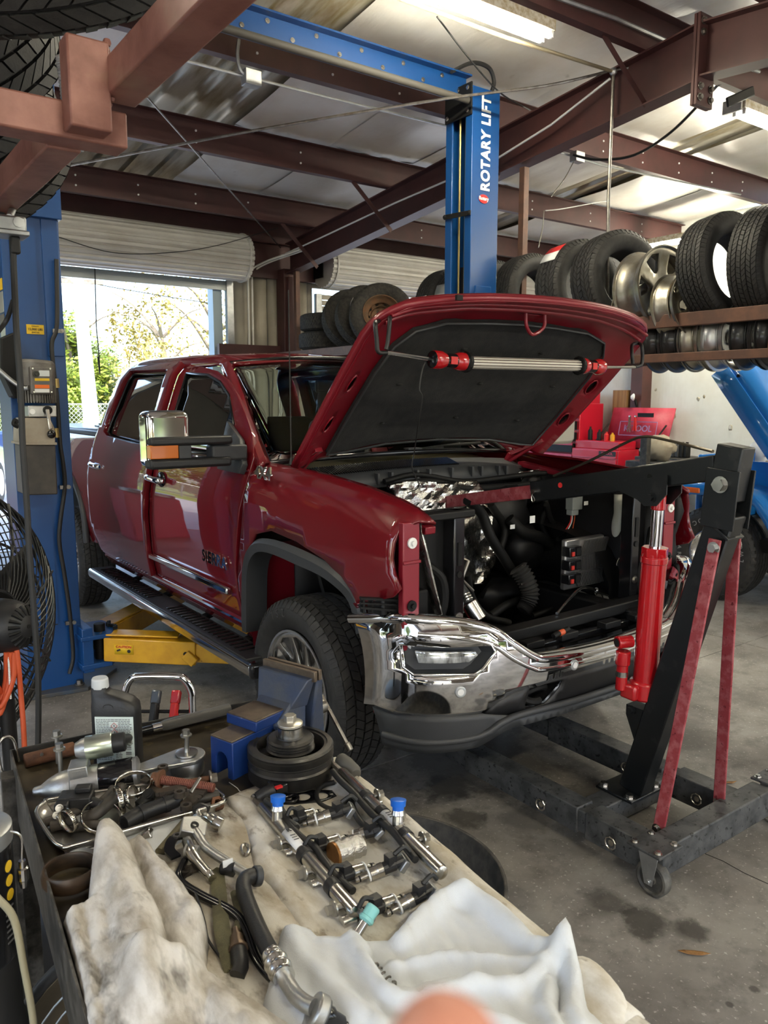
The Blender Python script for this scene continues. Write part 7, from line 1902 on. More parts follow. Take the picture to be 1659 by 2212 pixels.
cloth('white_towel', 'clean white towel bunched up at the front of the cart', white, .016,
      [([(868, 2020), (905, 1975), (960, 1930), (1005, 1915)], .034, 0.0130), ([(1010, 1920), (1090, 1985), (1160, 2040)], .018, 0.0144), ([(890, 2045), (1000, 2020), (1120, 2050)], -.012, 0.0101), ([(840, 2075), (960, 2050), (1100, 2060), (1170, 2075)], .020, 0.0094),
       ([(850, 2100), (980, 2080), (1130, 2095)], -.010, 0.0072), ([(900, 2150), (1020, 2110), (1100, 2120), (1170, 2090), (1220, 2052)], .030, 0.0101), ([(1222, 2055), (1240, 2110), (1235, 2170), (1260, 2210)], .030, 0.0094), ([(1190, 2110), (1180, 2160), (1205, 2220)], .028, 0.0086), ([(1205, 2090), (1210, 2160)], -.022, 0.0072),
       ([(615, 1975), (660, 2060), (740, 2140), (830, 2200)], .020, 0.0130), ([(640, 1990), (700, 2010), (760, 2010)], .008, 0.0072), ([(760, 2015), (795, 2080), (830, 2130), (870, 2150)], .030, 0.0101), ([(800, 2040), (830, 2075), (836, 2100)], -.020, 0.0086), ([(600, 2120), (680, 2200)], .014, 0.0144), ([(900, 2200), (1050, 2180), (1180, 2230)], .02, 0.0115), ([(930, 2170), (1060, 2150), (1150, 2180)], -.01, 0.0072)], M_clean, .80, .0055, .0022, 34, .012, hp=.040, wr=.0036)
cloth('torn_towel', 'frayed white towel edge at the right front corner of the cart', [(1250, 2080), (1300, 2120), (1335, 2140), (1345, 2190), (1352, 2240), (1330, 2300), (1240, 2260), (1230, 2150)], .012, [([(1270, 2110), (1310, 2200)], .012, .012)], M_pad2, 1, .010, .004, 40, .008)

# ---- vise -------------------------------------------------------------------
vx = V((-.95, -.31, 0)).normalized(); vy = V((.31, -.95, 0)).normalized(); vz = V((0, 0, 1)); vo = V((.842, 1.535, ZT))
VM = Matrix((vx, vy, vz)).transposed().to_4x4(); VM.translation = vo
vise = thing('bench_vise', 'blue bench vise with worn steel jaws on the back corner of the cart', 'vise', vo)
def vbox(nm, c, d, m_, par=None, bevel=.003, taper=1.0, **k): return MB().box(c, d, VM, taper).build(nm, m_, par or vise, bevel=bevel, **k)
# slide: an open arch in section
arch_p = [(-.034, 0), (-.034, .082), (.034, .082), (.034, 0), (.017, 0)] + [(.017 * math.cos(PI * k / 8), .035 + .019 * math.sin(PI * k / 8)) for k in range(9)] + [(-.017, 0)]
S_ = VM @ Matrix(((0, 0, 1, 0), (1, 0, 0, 0), (0, 1, 0, .022), (0, 0, 0, 1)))
sl_ = MB().prism([(a, b) for a, b in arch_p], .06, .205, S_).build('slide', M_visenav, vise, bevel=.002, smooth=20)
vbox('slide_top', (.132, 0, .1055), (.146, .064, .004), M_visesteel, sl_, .001)
body = MB().add([VM @ V(p) for p in [(-.01, -.045, .0), (-.01, .045, 0), (-.01, .05, .16), (-.01, -.05, .16), (.06, -.05, 0), (.06, .05, 0), (.085, .05, .105), (.085, -.05, .105), (.03, .05, .150), (.03, -.05, .150)]],
   [(0, 1, 2, 3), (0, 4, 5, 1), (5, 4, 7, 6), (6, 7, 9, 8), (8, 9, 3, 2), (1, 5, 6, 8, 2), (4, 0, 3, 9, 7)]).build('fixed_body', M_visegrey, vise, bevel=.005)
vbox('anvil', (.098, -.005, .118), (.088, .092, .022), M_visenav, body, .002); vbox('anvil_face', (.098, -.005, .130), (.084, .088, .004), M_visesteel, body, .001)
jb2_ = MB().add([VM @ V(p) for p in [(.048, -.05, .128), (.048, .05, .128), (.012, .075, .192), (.012, -.08, .192), (-.012, -.08, .192), (-.012, .075, .192), (-.012, .05, .12), (-.012, -.05, .12)]],
   [(0, 1, 2, 3), (3, 2, 5, 4), (4, 5, 6, 7), (0, 7, 6, 1), (1, 6, 5, 2), (0, 3, 4, 7)]).build('fixed_jaw', M_visegrey, vise, bevel=.003)
vbox('jaw_plate', (-.008, 0, .195), (.010, .160, .024), M_visesteel, jb2_, .001)
mj = MB().add([VM @ V(p) for p in [(-.022, -.045, .02), (-.022, .045, .02), (-.022, .075, .192), (-.022, -.08, .192), (-.085, -.04, .02), (-.085, .04, .02), (-.07, .045, .11), (-.07, -.045, .11), (-.040, .075, .178), (-.040, -.08, .178)]],
   [(0, 1, 2, 3), (0, 4, 5, 1), (5, 4, 7, 6), (6, 7, 9, 8), (8, 9, 3, 2), (1, 5, 6, 8, 2), (4, 0, 3, 9, 7)]).build('moving_jaw', M_visegrey, vise, bevel=.005)
vbox('jaw_plate', (-.024, 0, .195), (.010, .160, .024), M_visesteel, mj, .001)
MB().cyl(VM @ V((-.085, 0, .07)), VM @ V((-.125, 0, .07)), .017, n=16).build('screw_head', M_steeld, mj)
ha, hb3 = on_x(694, 1502, .965), on_x(752, 1612, .985)
hdl = MB().cyl(ha, hb3, .0055, n=10).build('vise_handle', M_steeld, vise)
MB().cyl(hb3 - (hb3 - ha).normalized() * .008, hb3 + (hb3 - ha).normalized() * .012, .0085, n=14).build('handle_end', M_steeld, hdl, bevel=.002)
vbox('swivel_base', (.02, 0, .006), (.19, .13, .012), M_visegrey, None, .003)

# ---- crank pulley -----------------------------------------------------------
pc_ = V((.772, 1.398, ZT + .020)); RP = .090
pul = thing('crank_pulley', 'black crankshaft pulley with belt grooves standing on the cart by the vise', 'pulley', pc_)
pr_ = [(.070, 0), (.086, 0)]
for k in range(7): pr_ += [(.090, .004 + k * .0034), (.0855, .0057 + k * .0034)]
pr_ += [(.091, .030), (.088, .034), (.088, .044), (.091, .047)]
for k in range(4): pr_ += [(.091, .049 + k * .0036), (.0865, .0508 + k * .0036)]
pr_ += [(.091, .067), (.088, .071), (.078, .072), (.077, .069), (.0715, .069), (.068, .060), (.068, .010)]
MB().lathe(pr_, 64, Matrix.Translation(pc_), closed=True).build('grooved_ring', mat('pulley black', (.022, .021, .020), .38, .4, noise_col=(.05, .045, .038), scale=18), pul, smooth=25)
hubp = [(0, .01), (.03, .01), (.036, .05), (.05, .058), (.052, .062)]
for k in range(3): hubp += [(.050, .064 + k * .005), (.046, .0665 + k * .005)]
hubp += [(.050, .081), (.046, .085), (.030, .086), (.029, .088), (.0, .088)]
hb_2 = MB().lathe(hubp, 48, Matrix.Translation(pc_)).build('hub', MATS['pulley black'], pul, smooth=25)
for k in range(3):
    a = 2 * PI * k / 3 + .4; c_, s2 = math.cos(a), math.sin(a)
    MB().bar(pc_ + V((.03 * c_, .03 * s2, .045)), pc_ + V((.070 * c_, .070 * s2, .040)), .034, .022).build('spoke', MATS['pulley black'], pul, bevel=.005)
MB().lathe([(.026, .086), (.026, .108), (.0, .108)], 32, Matrix.Translation(pc_)).build('sleeve', M_steel, pul, smooth=30)
MB().lathe([(.0, .110), (.027, .110), (.027, .116), (.020, .119), (0, .119)], 32, Matrix.Translation(pc_)).cyl(pc_ + V((0, 0, .118)), pc_ + V((0, 0, .133)), .0135, n=6).build('crank_bolt', mat('zinc bolt', (.55, .52, .45), .35, .85, noise_col=(.42, .4, .33), scale=30), pul, bevel=.001)

# ---- oil bottle -------------------------------------------------------------
bo = T(258, 1662); bx_, by_ = V((.80, -.60, 0)), V((.60, .80, 0))
BM = Matrix((bx_, by_, vz)).transposed().to_4x4(); BM.translation = V((bo.x, bo.y, ZT + .003))
bott = thing('oil_bottle', 'black plastic oil bottle with a grey cap and a white back label on the cart', 'bottle', bo)
def ring_sec(w, d, z, cx=0, r=.35, n=28):
    o = []
    for k in range(n):
        a = 2 * PI * k / n; c_, s2 = math.cos(a), math.sin(a)
        e = .42; o.append((cx + w / 2 * math.copysign(abs(c_) ** e, c_), d / 2 * math.copysign(abs(s2) ** e, s2), z))
    return o
secs = [ring_sec(.088, .046, 0), ring_sec(.098, .056, .005), ring_sec(.100, .058, .02), ring_sec(.100, .058, .10), ring_sec(.100, .058, .135), ring_sec(.098, .056, .150, -.001), ring_sec(.086, .05, .162, -.006), ring_sec(.062, .044, .172, -.018), ring_sec(.040, .036, .178, -.030), ring_sec(.034, .034, .183, -.033), ring_sec(.032, .032, .190, -.033)]
mb = MB(); n = 28
mb.add([p for s in secs for p in s], [(k * n + i, k * n + (i + 1) % n, (k + 1) * n + (i + 1) % n, (k + 1) * n + i) for k in range(len(secs) - 1) for i in range(n)] + [tuple(range(n))], BM)
mb.build('body', M_blackp, bott, smooth=55)
cap_ = MB().lathe([(0, .187), (.018, .187), (.0185, .189), (.0175, .206), (.0155, .209), (0, .2095)], 30, BM @ Matrix.Translation((-.033, 0, 0))).build('cap', mat('grey cap plastic', (.55, .57, .58), .45), bott, smooth=30)
lab = MB().box((.005, -.0305, .073), (.083, .0015, .118), BM).build('back_label', mat('pale label', (.62, .70, .66), .45), bott)
ln = MB(); rr_ = random.Random(4)
for k in range(26):
    z = .126 - k * .0036
    if 5 > k > 1: segs_ = ((-.034, -.006), (.014, .042))
    elif k < 2: segs_ = ((-.034, .042),)
    elif k > 15: segs_ = ((-.034, .002), (.006, .020))
    else: segs_ = ((-.034, .002), (.006, .042))
    for (x0, x1) in segs_:
        x = x0
        while x < x1 - .004:
            w = rr_.uniform(.003, .008); ln.box((x + w / 2, -.0315, z), (min(w, x1 - x), .0004, .0013), BM); x += w + .0012
for k in range(9): ln.box((.034, -.0315, .030 + k * .0042), (.012, .0004, .0007 + .0012 * (k % 3)), BM)
ln.build('fine_print', M_inkgrey, lab, smooth=0, kind='stuff')
for z in (.112, .097):
    MB().tube([BM @ V(p) for p in ((.005, -.032, z + .007), (.012, -.032, z), (.005, -.032, z - .007), (-.002, -.032, z))], .0006, 4, closed=True).build('hazard_diamond', M_redink, lab)
    MB().box((.005, -.032, z + .0005), (.0012, .0006, .005), BM).build('hazard_mark', M_ink, lab)
MB().tube([BM @ V((-.008 + .011 * math.cos(2 * PI * k / 24), -.0275, .151 + .007 * math.sin(2 * PI * k / 24))) for k in range(24)], .0006, 4, closed=True).build('moulded_oval', M_blackp, bott)

# ---- starter motor ----------------------------------------------------------
s0, s1 = T(72, 1712, .022), T(282, 1672, .040)
sd_ = (s1 - s0); sL = sd_.length; sn = sd_.normalized()
SMx = fr(s0, (0, 0, 1), sn) @ Matrix.Diagonal((.95, .95, .75, 1))
star = thing('starter_motor', 'starter motor with a silver solenoid lying at the back left of the cart', 'starter motor', s0)
MB().lathe([(0, 0), (.008, 0), (.0105, .004), (.012, .02), (.022, .04), (.030, .062), (.034, .085), (.034, .10), (0, .10)], 32, SMx).build('nose_cone', M_alum, star, smooth=50)
MB().lathe([(.0, .10), (.034, .10), (.035, .175), (.03, .178), (0, .178)], 32, SMx).box((.02, 0, .125), (.055, .05, .05), SMx).build('gear_housing', M_alum, star, smooth=40, bevel=.002)
mbk = MB().lathe([(0, .172), (.034, .172), (.036, .176), (.036, .262), (.034, .266), (0, .266)], 36, SMx).build('motor_case', M_blackg, star, smooth=40)
MB().lathe([(.0345, .258), (.0355, .275), (.03, .279), (0, .279)], 36, SMx).build('end_cap', M_galv, star, smooth=40)
upv = V((0, 0, 1)); so = s0 + sn * .098 + upv * .060 + V((.01, .03, 0))
SM2 = fr(so, (0, 0, 1), sn) @ Matrix.Diagonal((.92, .92, .76, 1))
MB().lathe([(0, -.02), (.016, -.02), (.023, -.004), (.025, .01), (0, .01)], 28, SM2).build('solenoid_nose', M_alum, star, smooth=40)
MB().lathe([(0, .008), (.027, .008), (.027, .075), (.025, .078), (0, .078)], 32, SM2).build('solenoid', mat('zinc plated can', (.55, .58, .53), .28, .9, noise_col=(.48, .55, .42), scale=8), star, smooth=40)
MB().lathe([(0, .076), (.022, .076), (.022, .108), (.018, .112), (0, .112)], 24, SM2).cyl(SM2 @ V((0, -.0, .10)), SM2 @ V((-.012, -.045, .112)), .010, n=14).build('terminal_cap', M_blackp, star, smooth=40)
MB().cyl(SM2 @ V((-.005, -.028, .105)), SM2 @ V((-.028, -.052, .115)), .008, n=12).hexbolt(SM2 @ V((-.004, -.03, .09)), SM2.to_3x3() @ V((0, -1, 0)), .006).build('terminal_post', M_steel, star, smooth=30)
for px_, py0, py1 in ((126, 1648, 1604), (132, 1678, 1632)):
    b_ = T(px_, py0, .03); t_ = V((b_.x, b_.y, b_.z + .062))
    MB().cyl(b_, t_, .0052, n=12).lathe([(0, .060), (.012, .060), (.012, .063), (.0085, .064), (.0085, .064), (0, .064)], 18, Matrix.Translation(b_)).cyl(t_ + V((0, 0, .002)), t_ + V((0, 0, .012)), .0085, n=6).build('mounting_bolt', mat('bolt zinc', (.45, .44, .4), .3, .9) if px_ < 130 else MATS['bolt zinc'], star)
lp = SMx @ V((-.0, -.0365, .222)); lq_ = fr(lp, sn, SMx.to_3x3() @ V((.25, -1, 0)))
MB().box((0, 0, 0), (.045, .022, .001), lq_).build('part_label', M_print, mbk)

# ---- belt tensioner ---------------------------------------------------------
tp_ = T(405, 1672, 0); tn = thing('belt_tensioner', 'cast aluminium belt tensioner with an upright bolt on the cart', 'tensioner', tp_)
MB().lathe([(0, 0), (.034, 0), (.036, .006), (.036, .032), (.033, .036), (0, .036)], 36, Matrix.Translation(tp_ + V((0, 0, .003)))).build('spring_case', M_alum, tn, smooth=40)
e_ = T(318, 1668, .03); dd_ = (V((e_.x, e_.y, 0)) - V((tp_.x, tp_.y, 0)))
pl_ = []; nrm2 = V((-dd_.y, dd_.x, 0)).normalized()
for k in range(13): a = -PI / 2 + PI * k / 12; pl_.append(V((tp_.x, tp_.y, 0)) - dd_.normalized() * .040 * math.cos(a) - nrm2 * .040 * math.sin(a) * -1)
for k in range(9): a = PI / 2 - PI * k / 8; pl_.append(V((e_.x, e_.y, 0)) + dd_.normalized() * .020 * math.cos(a) + nrm2 * .020 * math.sin(a) * 1)
MB().prism([(p.x, p.y) for p in pl_], ZT + .036, ZT + .046).build('arm_plate', M_alum, tn, bevel=.002, smooth=30)
MB().lathe([(.0, .046), (.024, .046), (.024, .050), (.016, .051), (0, .051)], 28, Matrix.Translation(tp_ + V((0, 0, .001)))).build('boss', M_alum_b, tn)
MB().cyl(tp_ + V((0, 0, .05)), tp_ + V((.002, 0, .092)), .0055, n=12).lathe([(0, .088), (.0125, .088), (.0125, .091), (0, .092)], 18, Matrix.Translation(tp_)).cyl(tp_ + V((0, 0, .091)), tp_ + V((0, 0, .102)), .0085, n=6).build('bolt', MATS['bolt zinc'], tn)
MB().lathe([(.010, 0), (.026, 0), (.028, .01), (.026, .02), (.010, .02)], 28, Matrix.Translation(V((e_.x, e_.y, ZT + .012))), closed=True).build('idler_wheel', M_greyp, tn, smooth=30)

# ---- breaker bar and socket at the back lip -------------------------------------
ba, bb_ = ct(.02, .045, ZT + .017), ct(.505, .022, ZT + .030)
bar_ = thing('breaker_bar', 'black breaker bar with a knurled grip along the back lip of the tray', 'wrench', ba.lerp(bb_, .5))
MB().cyl(ba.lerp(bb_, .26), ba.lerp(bb_, .62), .0085, n=14).build('shaft', M_blackg, bar_)
MB().tube([ba.lerp(bb_, .62), ba.lerp(bb_, .65), ba.lerp(bb_, .66), bb_], [.0085, .0125, .0135, .0135], 18).build('knurled_grip', mat('knurled chrome', (.22, .21, .19), .35, .9, bump=1, bscale=900), bar_, smooth=30)
MB().cyl(ba.lerp(bb_, .59), ba.lerp(bb_, .64), .0105, n=16).build('collar', M_chrome, bar_)
MB().cyl(ba, ba.lerp(bb_, .22), .0155, n=20).build('impact_socket', M_rust, label='brown rusty impact socket on the end of the breaker bar', cat='socket', bevel=.003)
MB().cyl(ct(.055, .032, ZT + .026), ct(.055, .06, ZT + .03), .004, n=8).build('socket_pin', M_steel, label='small bright pin in the rusty socket at the back of the tray', cat='pin')

# ---- parts tray with its heap ---------------------------------------------------
rim_px = [(82, 1745), (96, 1734), (130, 1722), (385, 1686), (440, 1690), (478, 1716), (482, 1726), (470, 1738), (300, 1786), (160, 1826), (132, 1828), (110, 1810), (80, 1762)]
rim = bez([T(x, y, .030) for x, y in rim_px] + [T(*rim_px[0], .030)], 4)[:-1]
cen = sum(rim, V((0, 0, 0))) / len(rim)
pt = thing('parts_tray', 'shallow stainless steel tray filled with hoses and clamps', 'tray', cen)
flo = [V((cen.x + (p.x - cen.x) * .90, cen.y + (p.y - cen.y) * .88, ZT + .008)) for p in rim]; n = len(rim)
MB().add(rim + flo, [(i, (i + 1) % n, n + (i + 1) % n, n + i) for i in range(n)] + [tuple(range(n, 2 * n))]).build('pan', mat('stainless', (.55, .54, .51), .28, 1, noise_col=(.45, .44, .41), scale=16), pt, solid=.0015, smooth=40)
MB().tube(rim, .0042, 8, closed=True).build('rolled_rim', M_steel, pt, smooth=60)
GH = 'parts heaped in the steel tray'
def hose(name, label, pts, r, m_=M_blackp, ribs=(), group=GH, cat='hose', ends=True):
    h = thing(name, label, cat, pts[0], group)
    P = bez(pts, 6); MB().tube(P, r, 14).build('hose_body', m_, h, smooth=50)
    if ends:
        for a, b in ((P[0], P[1]), (P[-1], P[-2])):
            d = (a - b).normalized(); MB().cyl(a + d * .0006, a + d * .001, r * .66, n=12).build('hose_bore', M_dark, h)
    for t in ribs:
        i = int(t * (len(P) - 2)); MB().cyl(P[i], P[i + 1], r * 1.12, n=16).build('rib', m_, h)
    return h
M_oldrub = mat('old rubber hose', (.028, .025, .021), .6, noise_col=(.06, .05, .04), scale=24)
hose('rubber_hose', 'long ribbed black hose lying along the front of the tray', [T(268, 1778, .030), T(310, 1755, .032), T(372, 1732, .036), T(384, 1726, .036)], .0145, M_blackp, (.3, .62))
hose('rubber_hose', 'short old hose sticking out at the left end of the tray', [T(100, 1776, .02), T(150, 1758, .03), T(175, 1748, .03)], .009, M_oldrub)
hose('rubber_hose', 'brown tinted short hose beneath the left clamps', [T(112, 1786, .016), T(160, 1772, .026)], .010, M_oldrub)
hose('rubber_hose', 'curved hose under the silver clamps in the tray', [T(185, 1770, .02), T(215, 1752, .034), T(248, 1722, .042), T(262, 1702, .042)], .012, M_oldrub)
hose('rubber_hose', 'thin old hose crossing behind the middle clamps', [T(205, 1745, .03), T(238, 1715, .045), T(243, 1705, .045)], .009, M_oldrub)
hose('rubber_hose', 'elbow hose stub standing inside the flat clamp', [T(150, 1790, .012), T(200, 1782, .018), T(248, 1784, .02)], .009, M_oldrub)
hose('rubber_hose', 'round hose end by the right side of the tray', [T(415, 1730, .03), T(452, 1722, .03), T(470, 1718, .028)], .010, M_oldrub)
hose('rubber_hose', 'black hose elbow in the middle of the tray heap', [T(300, 1742, .03), T(322, 1722, .04), T(318, 1714, .05)], .012, M_dark)
blk = MB()
bc = T(165, 1728, .045)
BK = Matrix.Translation(bc) @ Matrix.Rotation(-.5, 4, 'Z')
blk.box((0, 0, 0), (.062, .040, .026), BK).box((-.02, -.024, -.004), (.026, .02, .028), BK).cyl(BK @ V((.03, -.01, 0)), BK @ V((.052, -.022, -.004)), .010).box((.012, .01, .018), (.03, .02, .012), BK)
bs = blk.build('black_sensor', M_blackp, label='chunky black sensor block on the left of the tray heap', cat='sensor', bevel=.003)
for k in range(2): MB().hexbolt(BK @ V((-.028 + .006 * k, -.035, -.01 + .014 * k)), (-.3, -1, .2), .005, .004).build('screw', M_steel, bs)
def clamp(label, c, R, nrm_, w=.010, sc=1.0):
    cl_ = thing('hose_clamp', label, 'hose clamp', c, 'hose clamps in the tray')
    M = fr(c, V(nrm_).orthogonal(), nrm_)
    band = MB(); N = 40
    vs = []
    for k in range(N):
        a = 2 * PI * k / N; vs += [M @ V((R * math.cos(a), R * sc * math.sin(a), -w / 2)), M @ V((R * math.cos(a), R * sc * math.sin(a), w / 2))]
    band.add(vs, [(2 * k, 2 * ((k + 1) % N), 2 * ((k + 1) % N) + 1, 2 * k + 1) for k in range(N)])
    bd_ = band.build('band', mat('clamp steel', (.62, .58, .5), .2, 1) if 'clamp steel' not in MATS else MATS['clamp steel'], cl_, solid=.0008, off=0, smooth=60)
    sl_ = MB()
    for k in range(14):
        a = .3 + k * .16
        x = V((math.cos(a), sc * math.sin(a), 0)) * (R + .0006); tx_ = V((-math.sin(a), sc * math.cos(a), 0)).normalized()
        sl_.bar(M @ (x + V((0, 0, -w * .30))), M @ (x + V((0, 0, w * .30))), .0012, .0009, M.to_3x3() @ tx_)
    sl_.build('band_slots', M_dark, bd_, smooth=0)
    a = -.9; hp_ = V(((R + .004) * math.cos(a), (R + .004) * sc * math.sin(a), 0)); td = V((-math.sin(a), math.cos(a), 0))
    MB().bar(M @ (hp_ - td * .008), M @ (hp_ + td * .008), w * 1.25, .008, M.to_3x3() @ V((math.cos(a), math.sin(a), 0))).build('screw_housing', M_steel, cl_, bevel=.0015)
    sw_ = MB().cyl(M @ (hp_ - td * .014), M @ (hp_ - td * .007), .0042, n=6).build('screw_head', M_steel, cl_)
    return cl_
clamp('upright hose clamp at the left end of the tray', T(148, 1772, .04), .022, (.9, .35, .15), .010)
clamp('large hose clamp lying tilted at the front of the tray', T(218, 1765, .030), .036, (.12, -.45, .9), .009)
clamp('tall upright hose clamp in the middle of the heap', T(258, 1728, .048), .026, (.95, -.1, .1), .011)
clamp('hose clamp leaning right of the tall upright one', T(285, 1722, .045), .022, (.65, -.6, .3), .010)
clamp('big hose clamp lying on top at the back of the heap', T(288, 1694, .055), .034, (-.1, -.25, .95), .010)
rb_c = [T(330, 1672, .05), T(352, 1688, .055), T(465, 1702, .048)]
bolt_ = thing('long_bolt', 'long rusty threaded bolt lying across the back of the tray', 'bolt', rb_c[1], GH)
th = bez([T(346, 1684, .055), T(462, 1702, .048)], 60)
MB().tube(th, [.0085 + (.0012 if k % 2 else 0) for k in range(len(th))], 12).build('threaded_shaft', mat('rust red thread', (.17, .055, .035), .6, .3), bolt_, smooth=20)
MB().lathe([(0, 0), (.017, 0), (.017, .004), (.0125, .005), (.0125, .016), (0, .016)], 12, fr(th[0], (0, 0, 1), th[0] - th[1])).build('bolt_head', M_rust, bolt_)
MB().lathe([(.009, 0), (.020, 0), (.020, .003), (.009, .003)], 24, fr(th[0] - (th[0] - th[5]) * .3, (0, 0, 1), th[0] - th[1]), closed=True).build('washer', M_rust, bolt_)
fl_b = thing('flange_bolt', 'dark flange bolt beside the rusty threaded bolt', 'bolt', T(460, 1680, .04), GH)
MB().cyl(T(390, 1694, .042), T(452, 1682, .044), .0068, n=12).build('shaft', M_rust, fl_b)
MB().lathe([(0, 0), (.015, 0), (.015, .004), (.010, .005), (.010, .015), (0, .015)], 6, fr(T(453, 1682, .044), (0, 0, 1), T(460, 1681, .044) - T(390, 1694, .042))).lathe([(0, 0), (.016, 0), (.016, .003), (0, .003)], 24, fr(T(453, 1682, .044), (0, 0, 1), T(460, 1681, .044) - T(390, 1694, .042))).build('head', mat('bolt head worn', (.32, .29, .25), .35, .8), fl_b)
def bracket(name, label, pts, w, h, hole, m_=M_rust):
    b_ = thing(name, label, 'bracket', pts[0], GH)
    P = bez(pts, 4)
    mm = MB()
    for i in range(len(P) - 1): mm.bar(P[i], P[i + 1] + (P[i + 1] - P[i]) * .1, w, h)
    mm.build('strap', m_, b_, smooth=30)
    for q in hole: MB().lathe([(.006, -.004), (.011, -.004), (.011, h / 2 + .003), (.006, h / 2 + .003)], 20, Matrix.Translation(q), closed=True).build('eye', m_, b_)
    return b_
M_brk = mat('dark bracket steel', (.045, .038, .032), .5, .5, noise_col=(.09, .07, .05), scale=24)
bracket('mount_bracket', 'dark curved bracket with an eye at the right of the heap', [T(322, 1702, .045), T(340, 1712, .045), T(375, 1706, .05), T(400, 1702, .048)], .020, .008, [T(388, 1716, .052)], M_brk)
bracket('mount_bracket', 'flat dark bracket plate with a hole near the tray front right', [T(398, 1742, .035), T(425, 1718, .045), T(440, 1700, .045)], .026, .006, [T(402, 1744, .042)], M_brk)
bracket('mount_bracket', 'small dark bracket at the back of the heap', [T(310, 1690, .05), T(330, 1676, .052), T(352, 1668, .05)], .018, .006, [T(352, 1660, .05)], M_brk)
MB().tube([T(412, 1712, .06), T(432, 1680, .075)], [.0035, .0035], 8).build('steel_pin', M_steel, label='slim bright pin standing up at the right of the heap', cat='pin', group=GH)
MB().lathe([(.008, 0), (.015, 0), (.015, .008), (.008, .008)], 6, fr(T(468, 1738, .02), (1, 0, 0), (.2, -.6, .8)), closed=True).build('nut', M_rust, label='rusty nut at the right end of the tray', cat='nut', group=GH)

# ---- ring, hex piece and strap left of the towel ---------------------------------
rgc = T(153, 1908, 0)
MB().lathe([(.040, .002), (.0425, .002), (.0465, .010), (.0465, .022), (.043, .030), (.040, .030), (.0385, .026), (.0385, .006)], 48, Matrix.Translation(rgc + V((0, 0, .002))), closed=True).build('seal_ring', mat('brown black ring', (.03, .022, .015), .4, .2, noise_col=(.085, .05, .028), scale=10, stretch=(1, 1, 4)), label='brown black round seal ring beside the folded towel', cat='ring', smooth=35)
hose('flat_pry_bar', 'olive grey round bar pointing out from under the tray', [T(345, 1842, .012), T(385, 1795, .020), T(408, 1768, .024)], .0095, mat('olive bar', (.16, .14, .085), .5, .5), (), None, 'bar', False)
MB().cyl(T(310, 1812, .010), T(330, 1800, .020), .012, .014, 6).build('hex_cap', M_chrome_soft, label='silver hex cap beside the olive bar', cat='cap', bevel=.002)
MB().cyl(T(160, 1842, .010), T(208, 1832, .012), .006, n=12).build('socket_extension', M_chrome_soft, label='chrome socket extension under the tray front', cat='extension bar', bevel=.001)

# ---- air conditioning pipe assembly ------------------------------------------
acp = thing('pipe_assembly', 'aluminium pipe assembly with a mounting block and bent fittings', 'pipe', T(440, 1810, .03))
blkc = T(418, 1790, .038); BB = fr(blkc, (.8, -.4, .1), (.15, -.35, .9))
ablk = MB().prism([(-.024, -.016), (.020, -.020), (.024, .010), (.004, .024), (-.022, .018)], -.009, .009, BB).build('mounting_block', M_alum, acp, bevel=.002)
MB().lathe([(.004, .009), (.0075, .009), (.0075, .0105), (.004, .0105)], 18, BB, closed=True).build('block_hole', M_dark, ablk)
MB().tube(bez([blkc, T(432, 1812, .034), T(446, 1832, .030), T(480, 1856, .028), T(525, 1884, .026), T(552, 1898, .024)], 6), .0085, 14).build('aluminium_pipe', M_alum, acp, smooth=60)
MB().tube(bez([blkc + V((.01, .02, .01)), T(432, 1768, .04), T(428, 1754, .045), T(442, 1748, .04)], 5), .0055, 12).build('bent_tube', M_steel, acp, smooth=60)
MB().tube(bez([T(405, 1818, .03), T(412, 1838, .035), T(422, 1855, .03), T(450, 1888, .024), T(456, 1895, .022)], 4), [.010] * 5 + [.010] * 4 + [.0085] * 4 + [.0055] * 4, 14).build('fitting', M_steel, acp, smooth=30)
MB().cyl(T(400, 1838, .032), T(428, 1842, .030), .012, n=16).build('pipe_clamp', M_alum, acp)
MB().cyl(T(453, 1890, .022), T(459, 1898, .021), .0075, n=14).build('fitting_tip', M_alum_b, acp)
MB().tube([T(506, 1878, .024), T(490, 1876, .024), T(478, 1876, .024)], [.012, .0095, .0095], 16).build('rubber_stub', M_blackp, acp)
MB().lathe([(0, 0), (.007, 0), (.007, .001), (0, .001)], 16, fr(T(476.5, 1876, .0245), (0, 0, 1), T(476, 1876, .024) - T(490, 1876, .024))).build('stub_bore', M_dark, acp)
MB().box((0, 0, 0), (.018, .002, .012), Matrix.Translation(T(492, 1864, .037))).build('paper_tag', M_print, acp)
# fittings behind
f2 = thing('bent_fitting', 'short steel elbow fitting lying above the mounting block', 'fitting', T(455, 1775, .02))
MB().tube(bez([T(437, 1762, .03), T(452, 1766, .03), T(466, 1776, .026), T(478, 1782, .022)], 4), [.008] * 4 + [.010] * 4 + [.0125] * 5, 16).build('elbow', M_steel, f2, smooth=30)
MB().tube(bez([T(415, 1752, .03), T(432, 1744, .034), T(450, 1750, .03)], 4), .009, 10).build('black_collar', M_blackp, f2)
kb = thing('black_hook_bracket', 'black stamped hook bracket between the towel and the pipes', 'bracket', T(378, 1830, .02))
kp = bez([T(392, 1806, .03), T(374, 1812, .03), T(366, 1835, .028), T(380, 1852, .026)], 6)
mm = MB()
for i in range(len(kp) - 1): mm.bar(kp[i], kp[i + 1] + (kp[i + 1] - kp[i]) * .2, .018, .004)
mm.build('hook_plate', M_blackg, kb, smooth=30)
MB().lathe([(.004, 0), (.008, 0), (.008, .003), (.004, .003)], 18, Matrix.Translation(kp[3] + V((0, 0, .002))), closed=True).build('hook_eye', M_steel, kb)
